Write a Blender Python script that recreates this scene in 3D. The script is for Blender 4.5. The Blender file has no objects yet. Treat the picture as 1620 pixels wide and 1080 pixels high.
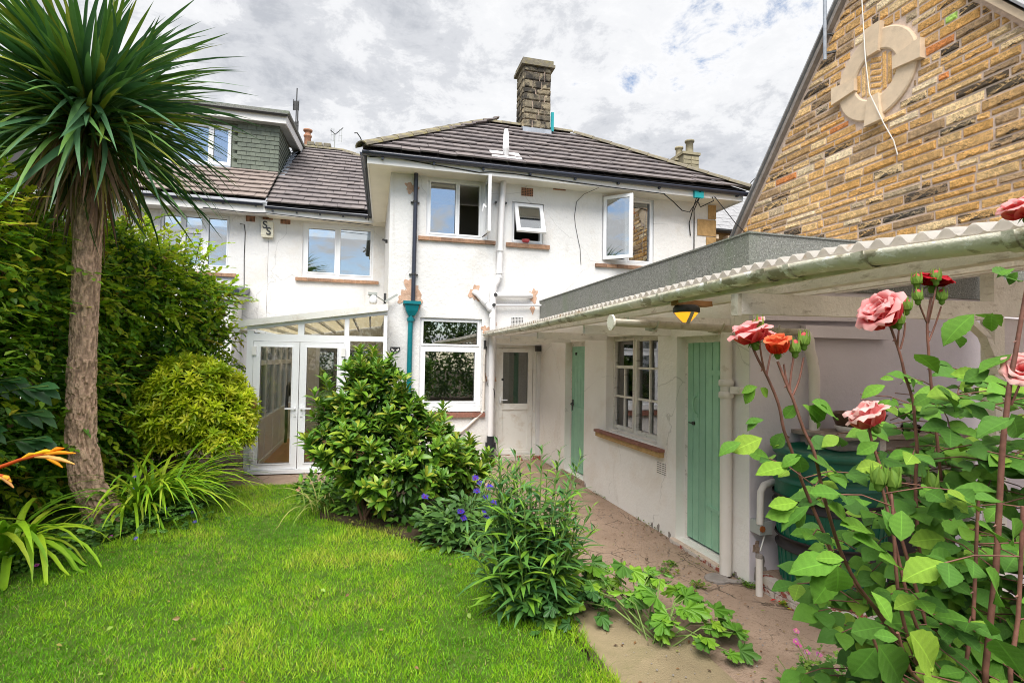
import bpy, math, random
import numpy as np
from mathutils import Vector, Matrix
random.seed(11); rng = np.random.default_rng(11)
sc = bpy.context.scene; COL = sc.collection
PI = math.pi

# ------------------------------------------------------------------ camera
cam_d = bpy.data.cameras.new('camera'); cam = bpy.data.objects.new('camera', cam_d); COL.objects.link(cam)
sc.camera = cam
cam_d.sensor_width = 36; cam_d.lens = 19.117; cam_d.clip_start = 0.02; cam_d.clip_end = 400
YAW, PITCH, ROLL, EYE = math.radians(14.484), math.radians(1.867), math.radians(0.948), 1.78
_f = Vector((math.sin(YAW)*math.cos(PITCH), math.cos(YAW)*math.cos(PITCH), math.sin(PITCH)))
_r = Vector((math.cos(YAW), -math.sin(YAW), 0)); _u = _r.cross(_f)
_r2 = _r*math.cos(ROLL)+_u*math.sin(ROLL); _u2 = _u*math.cos(ROLL)-_r*math.sin(ROLL)
cam.matrix_world = Matrix(((_r2.x, _u2.x, -_f.x, 0), (_r2.y, _u2.y, -_f.y, 0), (_r2.z, _u2.z, -_f.z, EYE), (0, 0, 0, 1)))
CAMV = np.array([0, 0, EYE])

# ------------------------------------------------------------------ sky, sun, exposure
SUN_EL, SUN_AZ = math.radians(56), math.radians(202)     # behind the photographer, a broad bright patch of thin cloud
w = bpy.data.worlds.new('World'); sc.world = w; w.use_nodes = True
nt = w.node_tree; nt.nodes.clear()
def _n(tree, t, **k):
    n = tree.nodes.new(t)
    for a, b in k.items(): setattr(n, a, b)
    return n
def _l(tree, a, b): tree.links.new(a, b)
out = _n(nt, 'ShaderNodeOutputWorld'); bg = _n(nt, 'ShaderNodeBackground'); bg.inputs['Strength'].default_value = 0.1
sky = _n(nt, 'ShaderNodeTexSky', sky_type='NISHITA', sun_disc=False, sun_elevation=SUN_EL, sun_rotation=SUN_AZ)
sky.air_density = 1.0; sky.dust_density = 0.6; sky.ozone_density = 1.5
tc = _n(nt, 'ShaderNodeTexCoord'); sx = _n(nt, 'ShaderNodeSeparateXYZ'); _l(nt, tc.outputs['Generated'], sx.inputs[0])
def _m(tree, op, a, b=None, clamp=False):
    n = _n(tree, 'ShaderNodeMath', operation=op, use_clamp=clamp)
    for i, v in enumerate((a, b)):
        if v is None: continue
        if isinstance(v, (int, float)): n.inputs[i].default_value = v
        else: _l(tree, v, n.inputs[i])
    return n.outputs[0]
zz = _m(nt, 'ADD', _m(nt, 'MAXIMUM', sx.outputs[2], 0.0), 0.22)
cx = _n(nt, 'ShaderNodeCombineXYZ'); _l(nt, _m(nt, 'DIVIDE', sx.outputs[0], zz), cx.inputs[0]); _l(nt, _m(nt, 'DIVIDE', sx.outputs[1], zz), cx.inputs[1])
def _noise(tree, vec, scale, detail=6, rough=.55, dist=0.0):
    n = _n(tree, 'ShaderNodeTexNoise'); n.inputs['Scale'].default_value = scale; n.inputs['Detail'].default_value = detail
    n.inputs['Roughness'].default_value = rough; n.inputs['Distortion'].default_value = dist
    if vec is not None: _l(tree, vec, n.inputs['Vector'])
    return n.outputs['Fac']
def _ramp(tree, fac, stops, interp='LINEAR'):
    n = _n(tree, 'ShaderNodeValToRGB'); n.color_ramp.interpolation = interp
    e = n.color_ramp.elements
    while len(e) < len(stops): e.new(.5)
    for i, (p, c) in enumerate(stops):
        e[i].position = p; e[i].color = (*c, 1) if len(c) == 3 else c
    _l(tree, fac, n.inputs[0]); return n.outputs[0]
big = _noise(nt, cx.outputs[0], 1.5, 5, .5, .4)
fine = _noise(nt, cx.outputs[0], 7.0, 9, .70, .25)
mixn = _m(nt, 'ADD', _m(nt, 'MULTIPLY', big, .55), _m(nt, 'MULTIPLY', fine, .45))
mixn = _m(nt, 'ADD', mixn, _m(nt, 'ADD', _m(nt, 'MULTIPLY', sx.outputs[1], .085), -.02))     # the cloud thins out towards the garden side
cover = _ramp(nt, mixn, [(.36, (0, 0, 0)), (.46, (1, 1, 1))], 'EASE')
shade = _ramp(nt, mixn, [(.40, (5.2, 5.2, 5.25)), (.51, (4.65, 4.7, 4.82)), (.57, (3.65, 3.74, 3.95)), (.66, (2.8, 2.92, 3.18))], 'EASE')
mx = _n(nt, 'ShaderNodeMix', data_type='RGBA'); _l(nt, cover, mx.inputs['Factor'])
_l(nt, sky.outputs[0], mx.inputs[6]); _l(nt, shade, mx.inputs[7])
_l(nt, mx.outputs[2], bg.inputs['Color']); _l(nt, bg.outputs[0], out.inputs[0])

sd = bpy.data.lights.new('sun', 'SUN'); sd.energy = 3.3; sd.angle = math.radians(48); sd.color = (1, .955, .88)
sun = bpy.data.objects.new('sun', sd); COL.objects.link(sun)
_sv = Vector((math.sin(SUN_AZ)*math.cos(SUN_EL), math.cos(SUN_AZ)*math.cos(SUN_EL), math.sin(SUN_EL)))
sun.rotation_euler = _sv.to_track_quat('Z', 'Y').to_euler(); sun.location = (-3, -6, 12)
vs = sc.view_settings; vs.view_transform = 'Standard'; vs.look = 'None'; vs.gamma = 1; vs.use_curve_mapping = False; vs.exposure = 1.0
sc.cycles.filter_width = 1.0; sc.cycles.max_bounces = 7; sc.cycles.transparent_max_bounces = 12; sc.cycles.caustics_reflective = False; sc.cycles.caustics_refractive = False

# ------------------------------------------------------------------ materials
MATS = {}
def M(name, col, rough=.7, var=.12, vs=5, bump=0, bs=40, spec=.3, metal=0, tint=False, stain=None, stain2=None, rand=0, emit=None, trans=0, coat=0, bdet=6):
    """procedural material: base colour varied by noise, optional stains with their own shape, fine relief, per-object variation"""
    m = bpy.data.materials.new(name); m.use_nodes = True; t = m.node_tree; t.nodes.clear()
    o = _n(t, 'ShaderNodeOutputMaterial'); b = _n(t, 'ShaderNodeBsdfPrincipled'); c = _n(t, 'ShaderNodeTexCoord')
    vec = c.outputs['Object']
    fac = _noise(t, vec, vs, 6, .6)
    lo = tuple(x*(1-var) for x in col); hi = tuple(min(1, x*(1+var)) for x in col)
    cur = _ramp(t, fac, [(.3, lo), (.7, hi)])
    def mult(a, b_):
        n = _n(t, 'ShaderNodeMix', data_type='RGBA', blend_type='MULTIPLY'); n.inputs['Factor'].default_value = 1
        _l(t, a, n.inputs[6]); _l(t, b_, n.inputs[7]); return n.outputs[2]
    if tint:
        a = _n(t, 'ShaderNodeAttribute', attribute_name='tint'); cur = mult(cur, a.outputs['Color'])
    if rand:
        oi = _n(t, 'ShaderNodeObjectInfo')
        cur = mult(cur, _ramp(t, oi.outputs['Random'], [(0, (1-rand, 1-rand, 1-rand*.9)), (.5, (1, 1, 1)), (1, (1+rand*.8, 1+rand*.7, 1+rand*.6))]))
    for st in (stain, stain2):
        if st:
            sc_, s_lo, s_hi, s_col, s_amt = st[:5]; vv = vec
            if len(st) > 5:
                mp = _n(t, 'ShaderNodeMapping'); mp.inputs['Scale'].default_value = st[5]; _l(t, vec, mp.inputs[0]); vv = mp.outputs[0]
            f2 = _noise(t, vv, sc_, 8, .65, .3)
            mk = _ramp(t, f2, [(s_lo, (0, 0, 0)), (s_hi, (s_amt,)*3)])
            n = _n(t, 'ShaderNodeMix', data_type='RGBA'); _l(t, mk, n.inputs['Factor']); _l(t, cur, n.inputs[6]); n.inputs[7].default_value = (*s_col, 1)
            cur = n.outputs[2]
    _l(t, cur, b.inputs['Base Color'])
    b.inputs['Roughness'].default_value = rough; b.inputs['Specular IOR Level'].default_value = spec; b.inputs['Metallic'].default_value = metal
    if coat: b.inputs['Coat Weight'].default_value = coat
    if emit:
        b.inputs['Emission Color'].default_value = (*emit[0], 1); b.inputs['Emission Strength'].default_value = emit[1]
    if bump:
        bn = _n(t, 'ShaderNodeBump'); bn.inputs['Strength'].default_value = bump; bn.inputs['Distance'].default_value = .02
        _l(t, _noise(t, vec, bs, bdet, .65), bn.inputs['Height']); _l(t, bn.outputs[0], b.inputs['Normal'])
    sh = b.outputs[0]
    if trans:
        tr = _n(t, 'ShaderNodeBsdfTranslucent'); _l(t, cur, tr.inputs['Color'])
        ms = _n(t, 'ShaderNodeMixShader'); ms.inputs[0].default_value = trans; _l(t, sh, ms.inputs[1]); _l(t, tr.outputs[0], ms.inputs[2]); sh = ms.outputs[0]
    _l(t, sh, o.inputs[0]); MATS[name] = m; return m

def glass(name, refl, tintc):
    m = bpy.data.materials.new(name); m.use_nodes = True; t = m.node_tree; t.nodes.clear()
    o = _n(t, 'ShaderNodeOutputMaterial'); tr = _n(t, 'ShaderNodeBsdfTransparent'); tr.inputs[0].default_value = (*tintc, 1)
    gl = _n(t, 'ShaderNodeBsdfGlossy'); gl.inputs['Roughness'].default_value = .015
    c = _n(t, 'ShaderNodeTexCoord'); bn = _n(t, 'ShaderNodeBump'); bn.inputs['Strength'].default_value = .05; bn.inputs['Distance'].default_value = .01
    _l(t, _noise(t, c.outputs['Object'], 2.2, 1), bn.inputs['Height']); _l(t, bn.outputs[0], gl.inputs['Normal'])
    fr = _n(t, 'ShaderNodeFresnel'); fr.inputs[0].default_value = 1.5
    fac = _m(t, 'ADD', _m(t, 'MULTIPLY', fr.outputs[0], .9), refl, True)
    ms = _n(t, 'ShaderNodeMixShader'); _l(t, fac, ms.inputs[0]); _l(t, tr.outputs[0], ms.inputs[1]); _l(t, gl.outputs[0], ms.inputs[2])
    _l(t, ms.outputs[0], o.inputs[0]); return m

GRIME = (.30, .24, .18)
m_render = M('white_render', (.72, .715, .71), .85, .05, 1.3, .6, 16, .15, stain=(1.6, .52, .76, (.58, .50, .40), .4), stain2=(3.4, .60, .76, (.44, .40, .36), .45, (1, 1, .14)))
m_render2 = M('stained_white_render', (.82, .79, .75), .85, .04, 1.6, .4, 25, .15, stain=(1.4, .5, .75, (.60, .48, .36), .45), stain2=(4.0, .62, .78, (.40, .33, .27), .5, (1, 1, .2)))
m_shadewhite = M('shade_tinted_white_paint', (.66, .61, .65), .8, .05, 2, .2, 30, .2, stain=(3, .6, .8, (.45, .4, .38), .4))  # white paint; the bluish lilac of the shade is put into its colour
m_upvc = M('white_upvc', (.82, .83, .85), .32, .02, 3, 0, 40, .45, stain=(7, .62, .85, (.55, .52, .46), .35))
m_white = M('white_paint', (.78, .77, .75), .55, .04, 4, .1, 40, .3, stain=(5, .6, .8, (.5, .46, .38), .35))
m_cream = M('cream_soffit_paint', (.76, .72, .62), .6, .04, 3)
m_oldwood = M('peeling_white_timber', (.76, .72, .67), .85, .10, 6, .5, 45, .15, stain=(9, .57, .66, (.36, .31, .26), .65, (1, 1, 3)), stain2=(2.5, .54, .74, (.55, .50, .44), .45))
m_black = M('black_plastic', (.022, .024, .032), .35, .1, 6, 0, 40, .5)
m_navy = M('black_gutter_plastic', (.03, .035, .055), .3, .15, 4, 0, 40, .5)
m_teal = M('teal_gloss_paint', (.0, .16, .19), .35, .12, 8, .1, 40, .5)
m_terra = M('terracotta_brick', (.42, .22, .14), .85, .2, 12, .4, 60, .15)
m_patch = M('bare_terracotta_patch', (.55, .36, .26), .9, .22, 10, .6, 40, .1, stain=(14, .55, .7, (.72, .60, .5), .6))
m_sill = M('brown_sill_brick', (.33, .20, .13), .85, .25, 14, .5, 50, .15, rand=.3, stain=(20, .6, .7, (.12, .09, .08), .6))
m_sillstone = M('tan_sill_stone', (.45, .29, .13), .85, .2, 10, .5, 50, .15, stain=(18, .6, .72, (.14, .1, .07), .6))
m_silltile = M('red_sill_tile', (.26, .12, .09), .7, .2, 14, .4, 60, .2)
m_tile = M('dark_concrete_tile', (.19, .168, .167), .8, .14, 9, .5, 120, .15, rand=.17, stain=(6, .60, .72, (.30, .27, .23), .5), stain2=(30, .66, .72, (.06, .06, .06), .6))
m_tile2 = M('brown_concrete_tile', (.26, .215, .195), .8, .1, 9, .5, 120, .15, rand=.1, stain=(8, .62, .75, (.42, .34, .28), .5))
m_under = M('roof_underlay', (.03, .028, .03), .9)
m_ridge = M('mossy_ridge_tile', (.20, .18, .14), .9, .2, 10, .7, 60, .1, rand=.15, stain=(9, .5, .66, (.30, .26, .10), .75), stain2=(24, .6, .7, (.07, .07, .06), .6))
m_shingle = M('green_grey_shingle', (.145, .165, .135), .85, .14, 14, .4, 60, .15, rand=.14)
m_lead = M('lead_flashing', (.30, .33, .38), .5, .2, 9, .2, 30, .4)
m_slate = M('far_slate', (.30, .30, .31), .7, .2, 14, .3, 60, .2)
m_stone = None
m_mortar = M('pinkish_mortar', (.66, .52, .43), .95, .15, 20, .6, 70, .1)
m_carved = M('carved_pale_stone', (.68, .54, .39), .85, .10, 7, .3, 60, .15, stain=(5, .6, .75, (.42, .32, .22), .6))
m_chim = M('sooty_chimney_stone', (.22, .19, .135), .9, .35, 9, .9, 35, .1, rand=.5, stain=(6, .46, .58, (.035, .033, .032), .9))
m_farstone = M('far_chimney_stone', (.28, .25, .17), .9, .2, 6, .5, 20, .1, rand=.2)
m_felt = M('mineral_felt', (.23, .235, .215), .95, .45, 70, .8, 160, .1, stain=(2.2, .5, .7, (.17, .21, .14), .6, (1, 1, .4)), stain2=(75, .58, .64, (.50, .50, .48), .85))
m_green = M('green_door_paint', (.29, .53, .37), .5, .10, 5, .25, 45, .35, rand=.10, stain=(10, .64, .76, (.30, .45, .33), .5), stain2=(6, .68, .76, (.2, .25, .17), .5, (4, 4, .4)))
m_upvcdirty = M('dirty_white_upvc', (.76, .75, .71), .4, .03, 3, 0, 40, .4, stain=(5, .52, .72, (.50, .40, .28), .55), stain2=(16, .62, .72, (.42, .33, .24), .5))
m_iron = M('blackened_iron', (.03, .03, .03), .5, .2, 9, .2, 50, .5)
m_rust = M('rusty_metal', (.30, .10, .03), .8, .4, 20, .4, 60, .2)
m_gutter = M('peeling_green_gutter_paint', (.64, .62, .51), .5, .12, 7, .5, 30, .3, stain=(9, .52, .58, (.21, .18, .10), .75, (1, .5, 1)), stain2=(15, .575, .595, (.85, .84, .80), .95, (1, .6, 1)))
m_gutter2 = M('grimy_gutter', (.50, .46, .38), .6, .15, 8, .3, 30, .3, stain=(7, .52, .62, (.28, .23, .16), .7))
m_sheet = M('weathered_corrugated_plastic', (.80, .77, .73), .5, .07, 6, .2, 40, .35, trans=.62, stain=(9, .58, .68, (.60, .40, .22), .7), stain2=(20, .66, .72, (.35, .27, .2), .5))
m_pipe = M('white_plastic_pipe', (.78, .77, .78), .4, .03, 3, 0, 40, .4, stain=(5, .6, .8, (.55, .5, .46), .4))
m_pipe2 = M('cream_iron_pipe', (.70, .65, .60), .5, .05, 4, .15, 30, .35, stain=(9, .62, .74, (.42, .32, .22), .6), stain2=(22, .70, .73, (.32, .12, .05), .9))
m_cable = M('black_cable', (.02, .02, .022), .6)
m_cablew = M('pale_cable', (.72, .70, .66), .6)
m_amber = M('amber_lamp_glass', (.9, .5, .04), .2, .05, 5, emit=((1, .40, .02), .6))
m_block = M('brown_mounting_wood', (.38, .20, .09), .8, .2, 9, .3, 40)
m_lampgrey = M('grey_lamp_plastic', (.36, .38, .36), .5)
m_conc = M('worn_concrete', (.43, .312, .235), .93, .14, 2.2, .9, 110, .12, stain=(1.5, .52, .74, (.31, .215, .155), .65), stain2=(38, .54, .66, (.24, .165, .115), .75), bdet=9)
m_slab = M('greenish_concrete_slab', (.33, .265, .165), .93, .16, 2.5, .8, 100, .1, stain=(2.5, .5, .7, (.20, .19, .09), .65), stain2=(80, .62, .68, (.40, .33, .22), .7), bdet=9)
m_soil = M('dark_soil', (.06, .045, .03), .95, .35, 8, 1, 40, .05)
m_turf = M('turf_thatch', (.075, .13, .022), .95, .35, 9, .9, 60, .05)
m_brickred = M('red_plinth_brick', (.30, .085, .06), .9, .25, 12, .6, 50, .1, stain=(8, .44, .50, (.62, .58, .52), .92), stain2=(6, .62, .70, (.13, .13, .06), .8))
m_butt = M('dark_green_plastic', (.006, .105, .062), .4, .12, 6, .1, 30, .45, stain=(9, .64, .76, (.12, .16, .13), .4))
m_barrelband = M('black_barrel_band', (.03, .025, .026), .6, .2, 8)
m_greystone = M('grey_flat_stone', (.27, .24, .22), .9, .2, 9, .6, 40)
m_laminate = M('brown_laminate_floor', (.50, .23, .10), .35, .12, 6, 0, 40, .4, rand=.12)
m_inner = M('inside_wall_paint', (.30, .27, .22), .9, .05, 3)
m_poly = M('striped_polycarbonate', (.80, .74, .60), .5, .08, 6, trans=.65)
m_fabric = M('pale_grey_fabric', (.55, .53, .52), .9, .08, 20, .3, 200)
m_brownpot = M('brown_glazed_pot', (.10, .055, .035), .4, .25, 9)
m_cone = M('pine_cone_brown', (.06, .04, .03), .8, .3, 20)
m_sign = M('cream_sign_plastic', (.74, .70, .56), .5, .06, 6, stain=(14, .6, .7, (.34, .28, .16), .5))
m_tealbox = M('teal_plastic_box', (.02, .30, .33), .4)
m_trunk = M('cordyline_bark', (.56, .37, .275), .95, .3, 22, .6, 80, .08, tint=True)
m_bark = M('shrub_bark', (.15, .09, .06), .9, .3, 20, .6, 60, .1)
m_rosestem = M('rose_stem', (.17, .075, .055), .55, .4, 30, .15, 40, .35)
m_greenstem = M('green_stem', (.16, .24, .06), .6, .2, 12)
def leafm(name, tr, rough=.45, spec=.4, var=.18, vsc=24, bump=.0, bs=60): return M(name, (1, 1, 1), rough, var, vsc, bump, bs, spec, tint=True, trans=tr)
m_leaf = leafm('leaf_green', .22)
m_leafg = leafm('glossy_leaf', .26, .36, .45, .25)
m_hedge = leafm('hedge_leaf', .45, .4, .4, .2)
m_roseleaf = leafm('rose_leaf', .20, .5, .28, .16, 30, .4, 70)
m_grass = leafm('grass_blade', .30, .55, .25, .1)
m_strap = leafm('strap_leaf', .25, .45, .35)
m_cord = leafm('cordyline_leaf', .12, .5, .35, .22, 12)
m_petal = leafm('petal', .42, .6, .2, .06, 30)
g_ref = glass('window_glass', .42, (.80, .86, .88))
g_mid = glass('dull_window_glass', .16, (.70, .74, .74))
g_clear = glass('conservatory_glass', .02, (.95, .97, .97))

# stone: colour and soot amount come from each stone itself (its 'tint' attribute)
def stone_mat():
    m = bpy.data.materials.new('rubble_stone'); m.use_nodes = True; t = m.node_tree; t.nodes.clear()
    o = _n(t, 'ShaderNodeOutputMaterial'); b = _n(t, 'ShaderNodeBsdfPrincipled'); c = _n(t, 'ShaderNodeTexCoord')
    vec = c.outputs['Object']; a = _n(t, 'ShaderNodeAttribute', attribute_name='tint')
    v = _ramp(t, _noise(t, vec, 11, 7, .65), [(.3, (.78, .76, .74)), (.5, (1.05, 1.03, 1)), (.72, (1.4, 1.35, 1.22))])
    n = _n(t, 'ShaderNodeMix', data_type='RGBA', blend_type='MULTIPLY'); n.inputs['Factor'].default_value = 1
    _l(t, a.outputs['Color'], n.inputs[6]); _l(t, v, n.inputs[7])
    mp = _n(t, 'ShaderNodeMapping'); mp.inputs['Scale'].default_value = (1, 1, 2.4); _l(t, vec, mp.inputs[0])
    s = _m(t, 'ADD', _noise(t, mp.outputs[0], 9, 9, .75, .6), _m(t, 'MULTIPLY', a.outputs['Alpha'], .5))
    mk = _ramp(t, s, [(.64, (0, 0, 0)), (.72, (.93,)*3)])
    n2 = _n(t, 'ShaderNodeMix', data_type='RGBA'); _l(t, mk, n2.inputs['Factor']); _l(t, n.outputs[2], n2.inputs[6]); n2.inputs[7].default_value = (.055, .052, .05, 1)
    n3 = _n(t, 'ShaderNodeMix', data_type='RGBA', blend_type='MULTIPLY'); n3.inputs['Factor'].default_value = 1; _l(t, n2.outputs[2], n3.inputs[6]); _l(t, _ramp(t, _noise(t, vec, 48, 6, .7), [(.32, (.55, .54, .52)), (.5, (1, 1, 1)), (.7, (1.3, 1.28, 1.22))]), n3.inputs[7])
    _l(t, n3.outputs[2], b.inputs['Base Color']); b.inputs['Roughness'].default_value = .9; b.inputs['Specular IOR Level'].default_value = .12
    bn = _n(t, 'ShaderNodeBump'); bn.inputs['Strength'].default_value = 1; bn.inputs['Distance'].default_value = .035
    _l(t, _noise(t, vec, 20, 10, .75), bn.inputs['Height']); _l(t, bn.outputs[0], b.inputs['Normal'])
    _l(t, b.outputs[0], o.inputs[0]); return m
m_stone = stone_mat()

# cracks in the concrete: thin dark recessed lines with a shape of their own
def add_cracks(m, scale, w0=.004, w1=.011, amt=.62):
    t = m.node_tree; b = next(n for n in t.nodes if n.type == 'BSDF_PRINCIPLED'); c = next(n for n in t.nodes if n.type == 'TEX_COORD')
    vn = _n(t, 'ShaderNodeTexNoise'); vn.inputs['Scale'].default_value = 2.2; vn.inputs['Detail'].default_value = 5; _l(t, c.outputs['Object'], vn.inputs['Vector'])
    ad = _n(t, 'ShaderNodeVectorMath', operation='MULTIPLY_ADD'); _l(t, vn.outputs['Color'], ad.inputs[0]); ad.inputs[1].default_value = (.5, .5, 0); _l(t, c.outputs['Object'], ad.inputs[2])
    vo = _n(t, 'ShaderNodeTexVoronoi', feature='DISTANCE_TO_EDGE'); vo.inputs['Scale'].default_value = scale; _l(t, ad.outputs[0], vo.inputs['Vector'])
    gate = _ramp(t, _noise(t, c.outputs['Object'], 1.1, 2), [(.44, (0, 0, 0)), (.52, (1, 1, 1))])
    line = _ramp(t, vo.outputs['Distance'], [(w0, (1, 1, 1)), (w1, (0, 0, 0))])
    mk = _m(t, 'MULTIPLY', _m(t, 'MULTIPLY', line, gate), amt)
    old = b.inputs['Base Color'].links[0].from_socket
    n = _n(t, 'ShaderNodeMix', data_type='RGBA'); _l(t, mk, n.inputs['Factor']); _l(t, old, n.inputs[6]); n.inputs[7].default_value = (.05, .04, .03, 1)
    _l(t, n.outputs[2], b.inputs['Base Color'])
add_cracks(m_conc, 1.1); add_cracks(m_conc, 2.6); add_cracks(m_render, .45, .0012, .0035, .28); add_cracks(m_render2, .6, .0015, .004, .3)

# ------------------------------------------------------------------ mesh helpers
WL = {}
def wloc(o): return WL.get(o.name, Vector((0, 0, 0))) if o else Vector((0, 0, 0))
def link(name, me, parent=None, loc=None, basis=None):
    """link a mesh object; loc is a world position"""
    o = bpy.data.objects.new(name, me); COL.objects.link(o)
    L = Vector(loc) if loc is not None else Vector((0, 0, 0))
    if parent: o.parent = parent
    if basis is not None:
        mm = basis.to_4x4() if len(basis) == 3 else basis.copy()
        mm.translation = L - wloc(parent); o.matrix_basis = mm
    else: o.location = L - wloc(parent)
    WL[o.name] = L
    return o
def tag(o, label=None, cat=None, group=None, kind=None):
    if label: o['label'] = label
    if cat: o['category'] = cat
    if group: o['group'] = group
    if kind: o['kind'] = kind
    return o
def thing(name, label, cat, loc, group=None):
    o = bpy.data.objects.new(name, None); COL.objects.link(o); o.location = loc; o.empty_display_size = .1
    WL[o.name] = Vector(loc); return tag(o, label, cat, group)
class MB:
    def __init__(s): s.v = []; s.f = []; s.mi = []; s.sm = []; s.t = []; s.cur = (1, 1, 1, 1); s.m = 0; s.smooth = False
    def add(s, vs, fs, smooth=None):
        o = len(s.v); s.v += [tuple(p) for p in vs]; s.t += [s.cur]*len(vs)
        for f in fs: s.f.append([i+o for i in f]); s.mi.append(s.m); s.sm.append(s.smooth if smooth is None else smooth)
    def box(s, x0, x1, y0, y1, z0, z1):
        if x0 > x1: x0, x1 = x1, x0
        if y0 > y1: y0, y1 = y1, y0
        s.add([(x0, y0, z0), (x1, y0, z0), (x1, y1, z0), (x0, y1, z0), (x0, y0, z1), (x1, y0, z1), (x1, y1, z1), (x0, y1, z1)],
              [(0, 3, 2, 1), (4, 5, 6, 7), (0, 1, 5, 4), (1, 2, 6, 5), (2, 3, 7, 6), (3, 0, 4, 7)])
    def bar(s, a, b, w, h, up=(0, 0, 1)):
        a, b = Vector(a), Vector(b); d = (b-a).normalized(); u = Vector(up); sd_ = d.cross(u)
        if sd_.length < 1e-4: sd_ = d.cross(Vector((1, 0, 0)))
        sd_.normalize(); u = sd_.cross(d); sd_ *= w/2; u *= h/2
        s.add([a-sd_-u, a+sd_-u, a+sd_+u, a-sd_+u, b-sd_-u, b+sd_-u, b+sd_+u, b-sd_+u], [(0, 1, 2, 3), (7, 6, 5, 4), (0, 4, 5, 1), (1, 5, 6, 2), (2, 6, 7, 3), (3, 7, 4, 0)])
    def quad(s, *p): s.add(p, [tuple(range(len(p)))])
    def prism(s, pts, vec):
        n = len(pts); vec = Vector(vec); p = [Vector(q) for q in pts]
        s.add(p+[q+vec for q in p], [tuple(range(n))[::-1], tuple(range(n, 2*n))]+[(i, (i+1) % n, n+(i+1) % n, n+i) for i in range(n)])
    def tube(s, pts, r, n=8, caps=True):
        pts = [Vector(p) for p in pts]; k = len(pts); rs = r if isinstance(r, (list, tuple)) else [r]*k
        vs = []; prev = None
        for i, p in enumerate(pts):
            d = (pts[min(i+1, k-1)]-pts[max(i-1, 0)]).normalized()
            if prev is None:
                ref = Vector((0, 0, 1)) if abs(d.z) < .9 else Vector((1, 0, 0)); a = d.cross(ref).normalized()
            else: a = (prev-d*prev.dot(d)).normalized()
            prev = a; b = d.cross(a)
            vs += [p+(a*math.cos(2*PI*j/n)+b*math.sin(2*PI*j/n))*rs[i] for j in range(n)]
        fs = [(i*n+j, i*n+(j+1) % n, (i+1)*n+(j+1) % n, (i+1)*n+j) for i in range(k-1) for j in range(n)]
        s.add(vs, fs, True)
        if caps: s.add(vs[:n], [tuple(range(n))[::-1]], False); s.add(vs[-n:], [tuple(range(n))], False)
    def lathe(s, prof, c, n=20, smooth=True):
        cx_, cy_, cz_ = c; vs = []; k = len(prof)
        for r, z in prof: vs += [(cx_+r*math.cos(2*PI*j/n), cy_+r*math.sin(2*PI*j/n), cz_+z) for j in range(n)]
        fs = [(i*n+j, i*n+(j+1) % n, (i+1)*n+(j+1) % n, (i+1)*n+j) for i in range(k-1) for j in range(n)]
        s.add(vs, fs, smooth)
    def mesh(s, name, mat):
        me = bpy.data.meshes.new(name); me.from_pydata(s.v, [], s.f)
        for m in (mat if isinstance(mat, (list, tuple)) else [mat]): me.materials.append(m)
        if any(s.mi): me.polygons.foreach_set('material_index', s.mi)
        me.polygons.foreach_set('use_smooth', s.sm)
        a = me.attributes.new('tint', 'FLOAT_COLOR', 'POINT'); a.data.foreach_set('color', np.array(s.t, np.float32).ravel())
        me.validate(); me.update(); return me
    def build(s, name, mat, parent=None, loc=None):
        """vertices are world coordinates; the origin is put at loc (or the parent's place)"""
        L = Vector(loc) if loc is not None else wloc(parent)
        s.v = [(p[0]-L.x, p[1]-L.y, p[2]-L.z) for p in s.v]
        return link(name, s.mesh(name, mat), parent, L)
# walls: pl = ('y', Y) faces -Y, ('x', X) faces -X; a runs along it, b is height, d stands out from it
def wp(pl, a, d, b): return (a, pl[1]-d, b) if pl[0] == 'y' else (pl[1]-d, a, b)
def wbox(mb, pl, a0, a1, d0, d1, b0, b1):
    p, q = wp(pl, a0, d0, b0), wp(pl, a1, d1, b1)
    mb.box(p[0], q[0], p[1], q[1], b0, b1)
def wquad(mb, pl, pts):   # pts in (a,d,b), ordered counter-clockwise seen from outside for 'y'
    q = [wp(pl, *p) for p in pts]
    mb.quad(*(q if pl[0] == 'y' else q[::-1]))
def holed(mb, pl, a0, a1, b0, b1, d0, d1, holes, back=False):
    """slab face at depth d1 with rectangular openings and their reveals down to d0"""
    A = sorted({a0, a1, *[h[0] for h in holes], *[h[1] for h in holes]}); B = sorted({b0, b1, *[h[2] for h in holes], *[h[3] for h in holes]})
    for i in range(len(A)-1):
        for j in range(len(B)-1):
            ca, cb = (A[i]+A[i+1])/2, (B[j]+B[j+1])/2
            if any(h[0] < ca < h[1] and h[2] < cb < h[3] for h in holes): continue
            for d in ((d1, d0) if back else (d1,)):
                wquad(mb, pl, [(A[i], d, B[j]), (A[i+1], d, B[j]), (A[i+1], d, B[j+1]), (A[i], d, B[j+1])])
    for (p, q, r, s_) in holes:
        wquad(mb, pl, [(p, d1, r), (p, d1, s_), (p, d0, s_), (p, d0, r)]); wquad(mb, pl, [(q, d0, r), (q, d0, s_), (q, d1, s_), (q, d1, r)])
        wquad(mb, pl, [(p, d0, r), (q, d0, r), (q, d1, r), (p, d1, r)]); wquad(mb, pl, [(p, d1, s_), (q, d1, s_), (q, d0, s_), (p, d0, s_)])
    for (p, q, r, s_) in ((a0, a1, b0, b1),):
        wquad(mb, pl, [(p, d0, r), (p, d0, s_), (p, d1, s_), (p, d1, r)]); wquad(mb, pl, [(q, d1, r), (q, d1, s_), (q, d0, s_), (q, d0, r)])
        wquad(mb, pl, [(p, d1, r), (q, d1, r), (q, d0, r), (p, d0, r)]); wquad(mb, pl, [(p, d0, s_), (q, d0, s_), (q, d1, s_), (p, d1, s_)])
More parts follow.
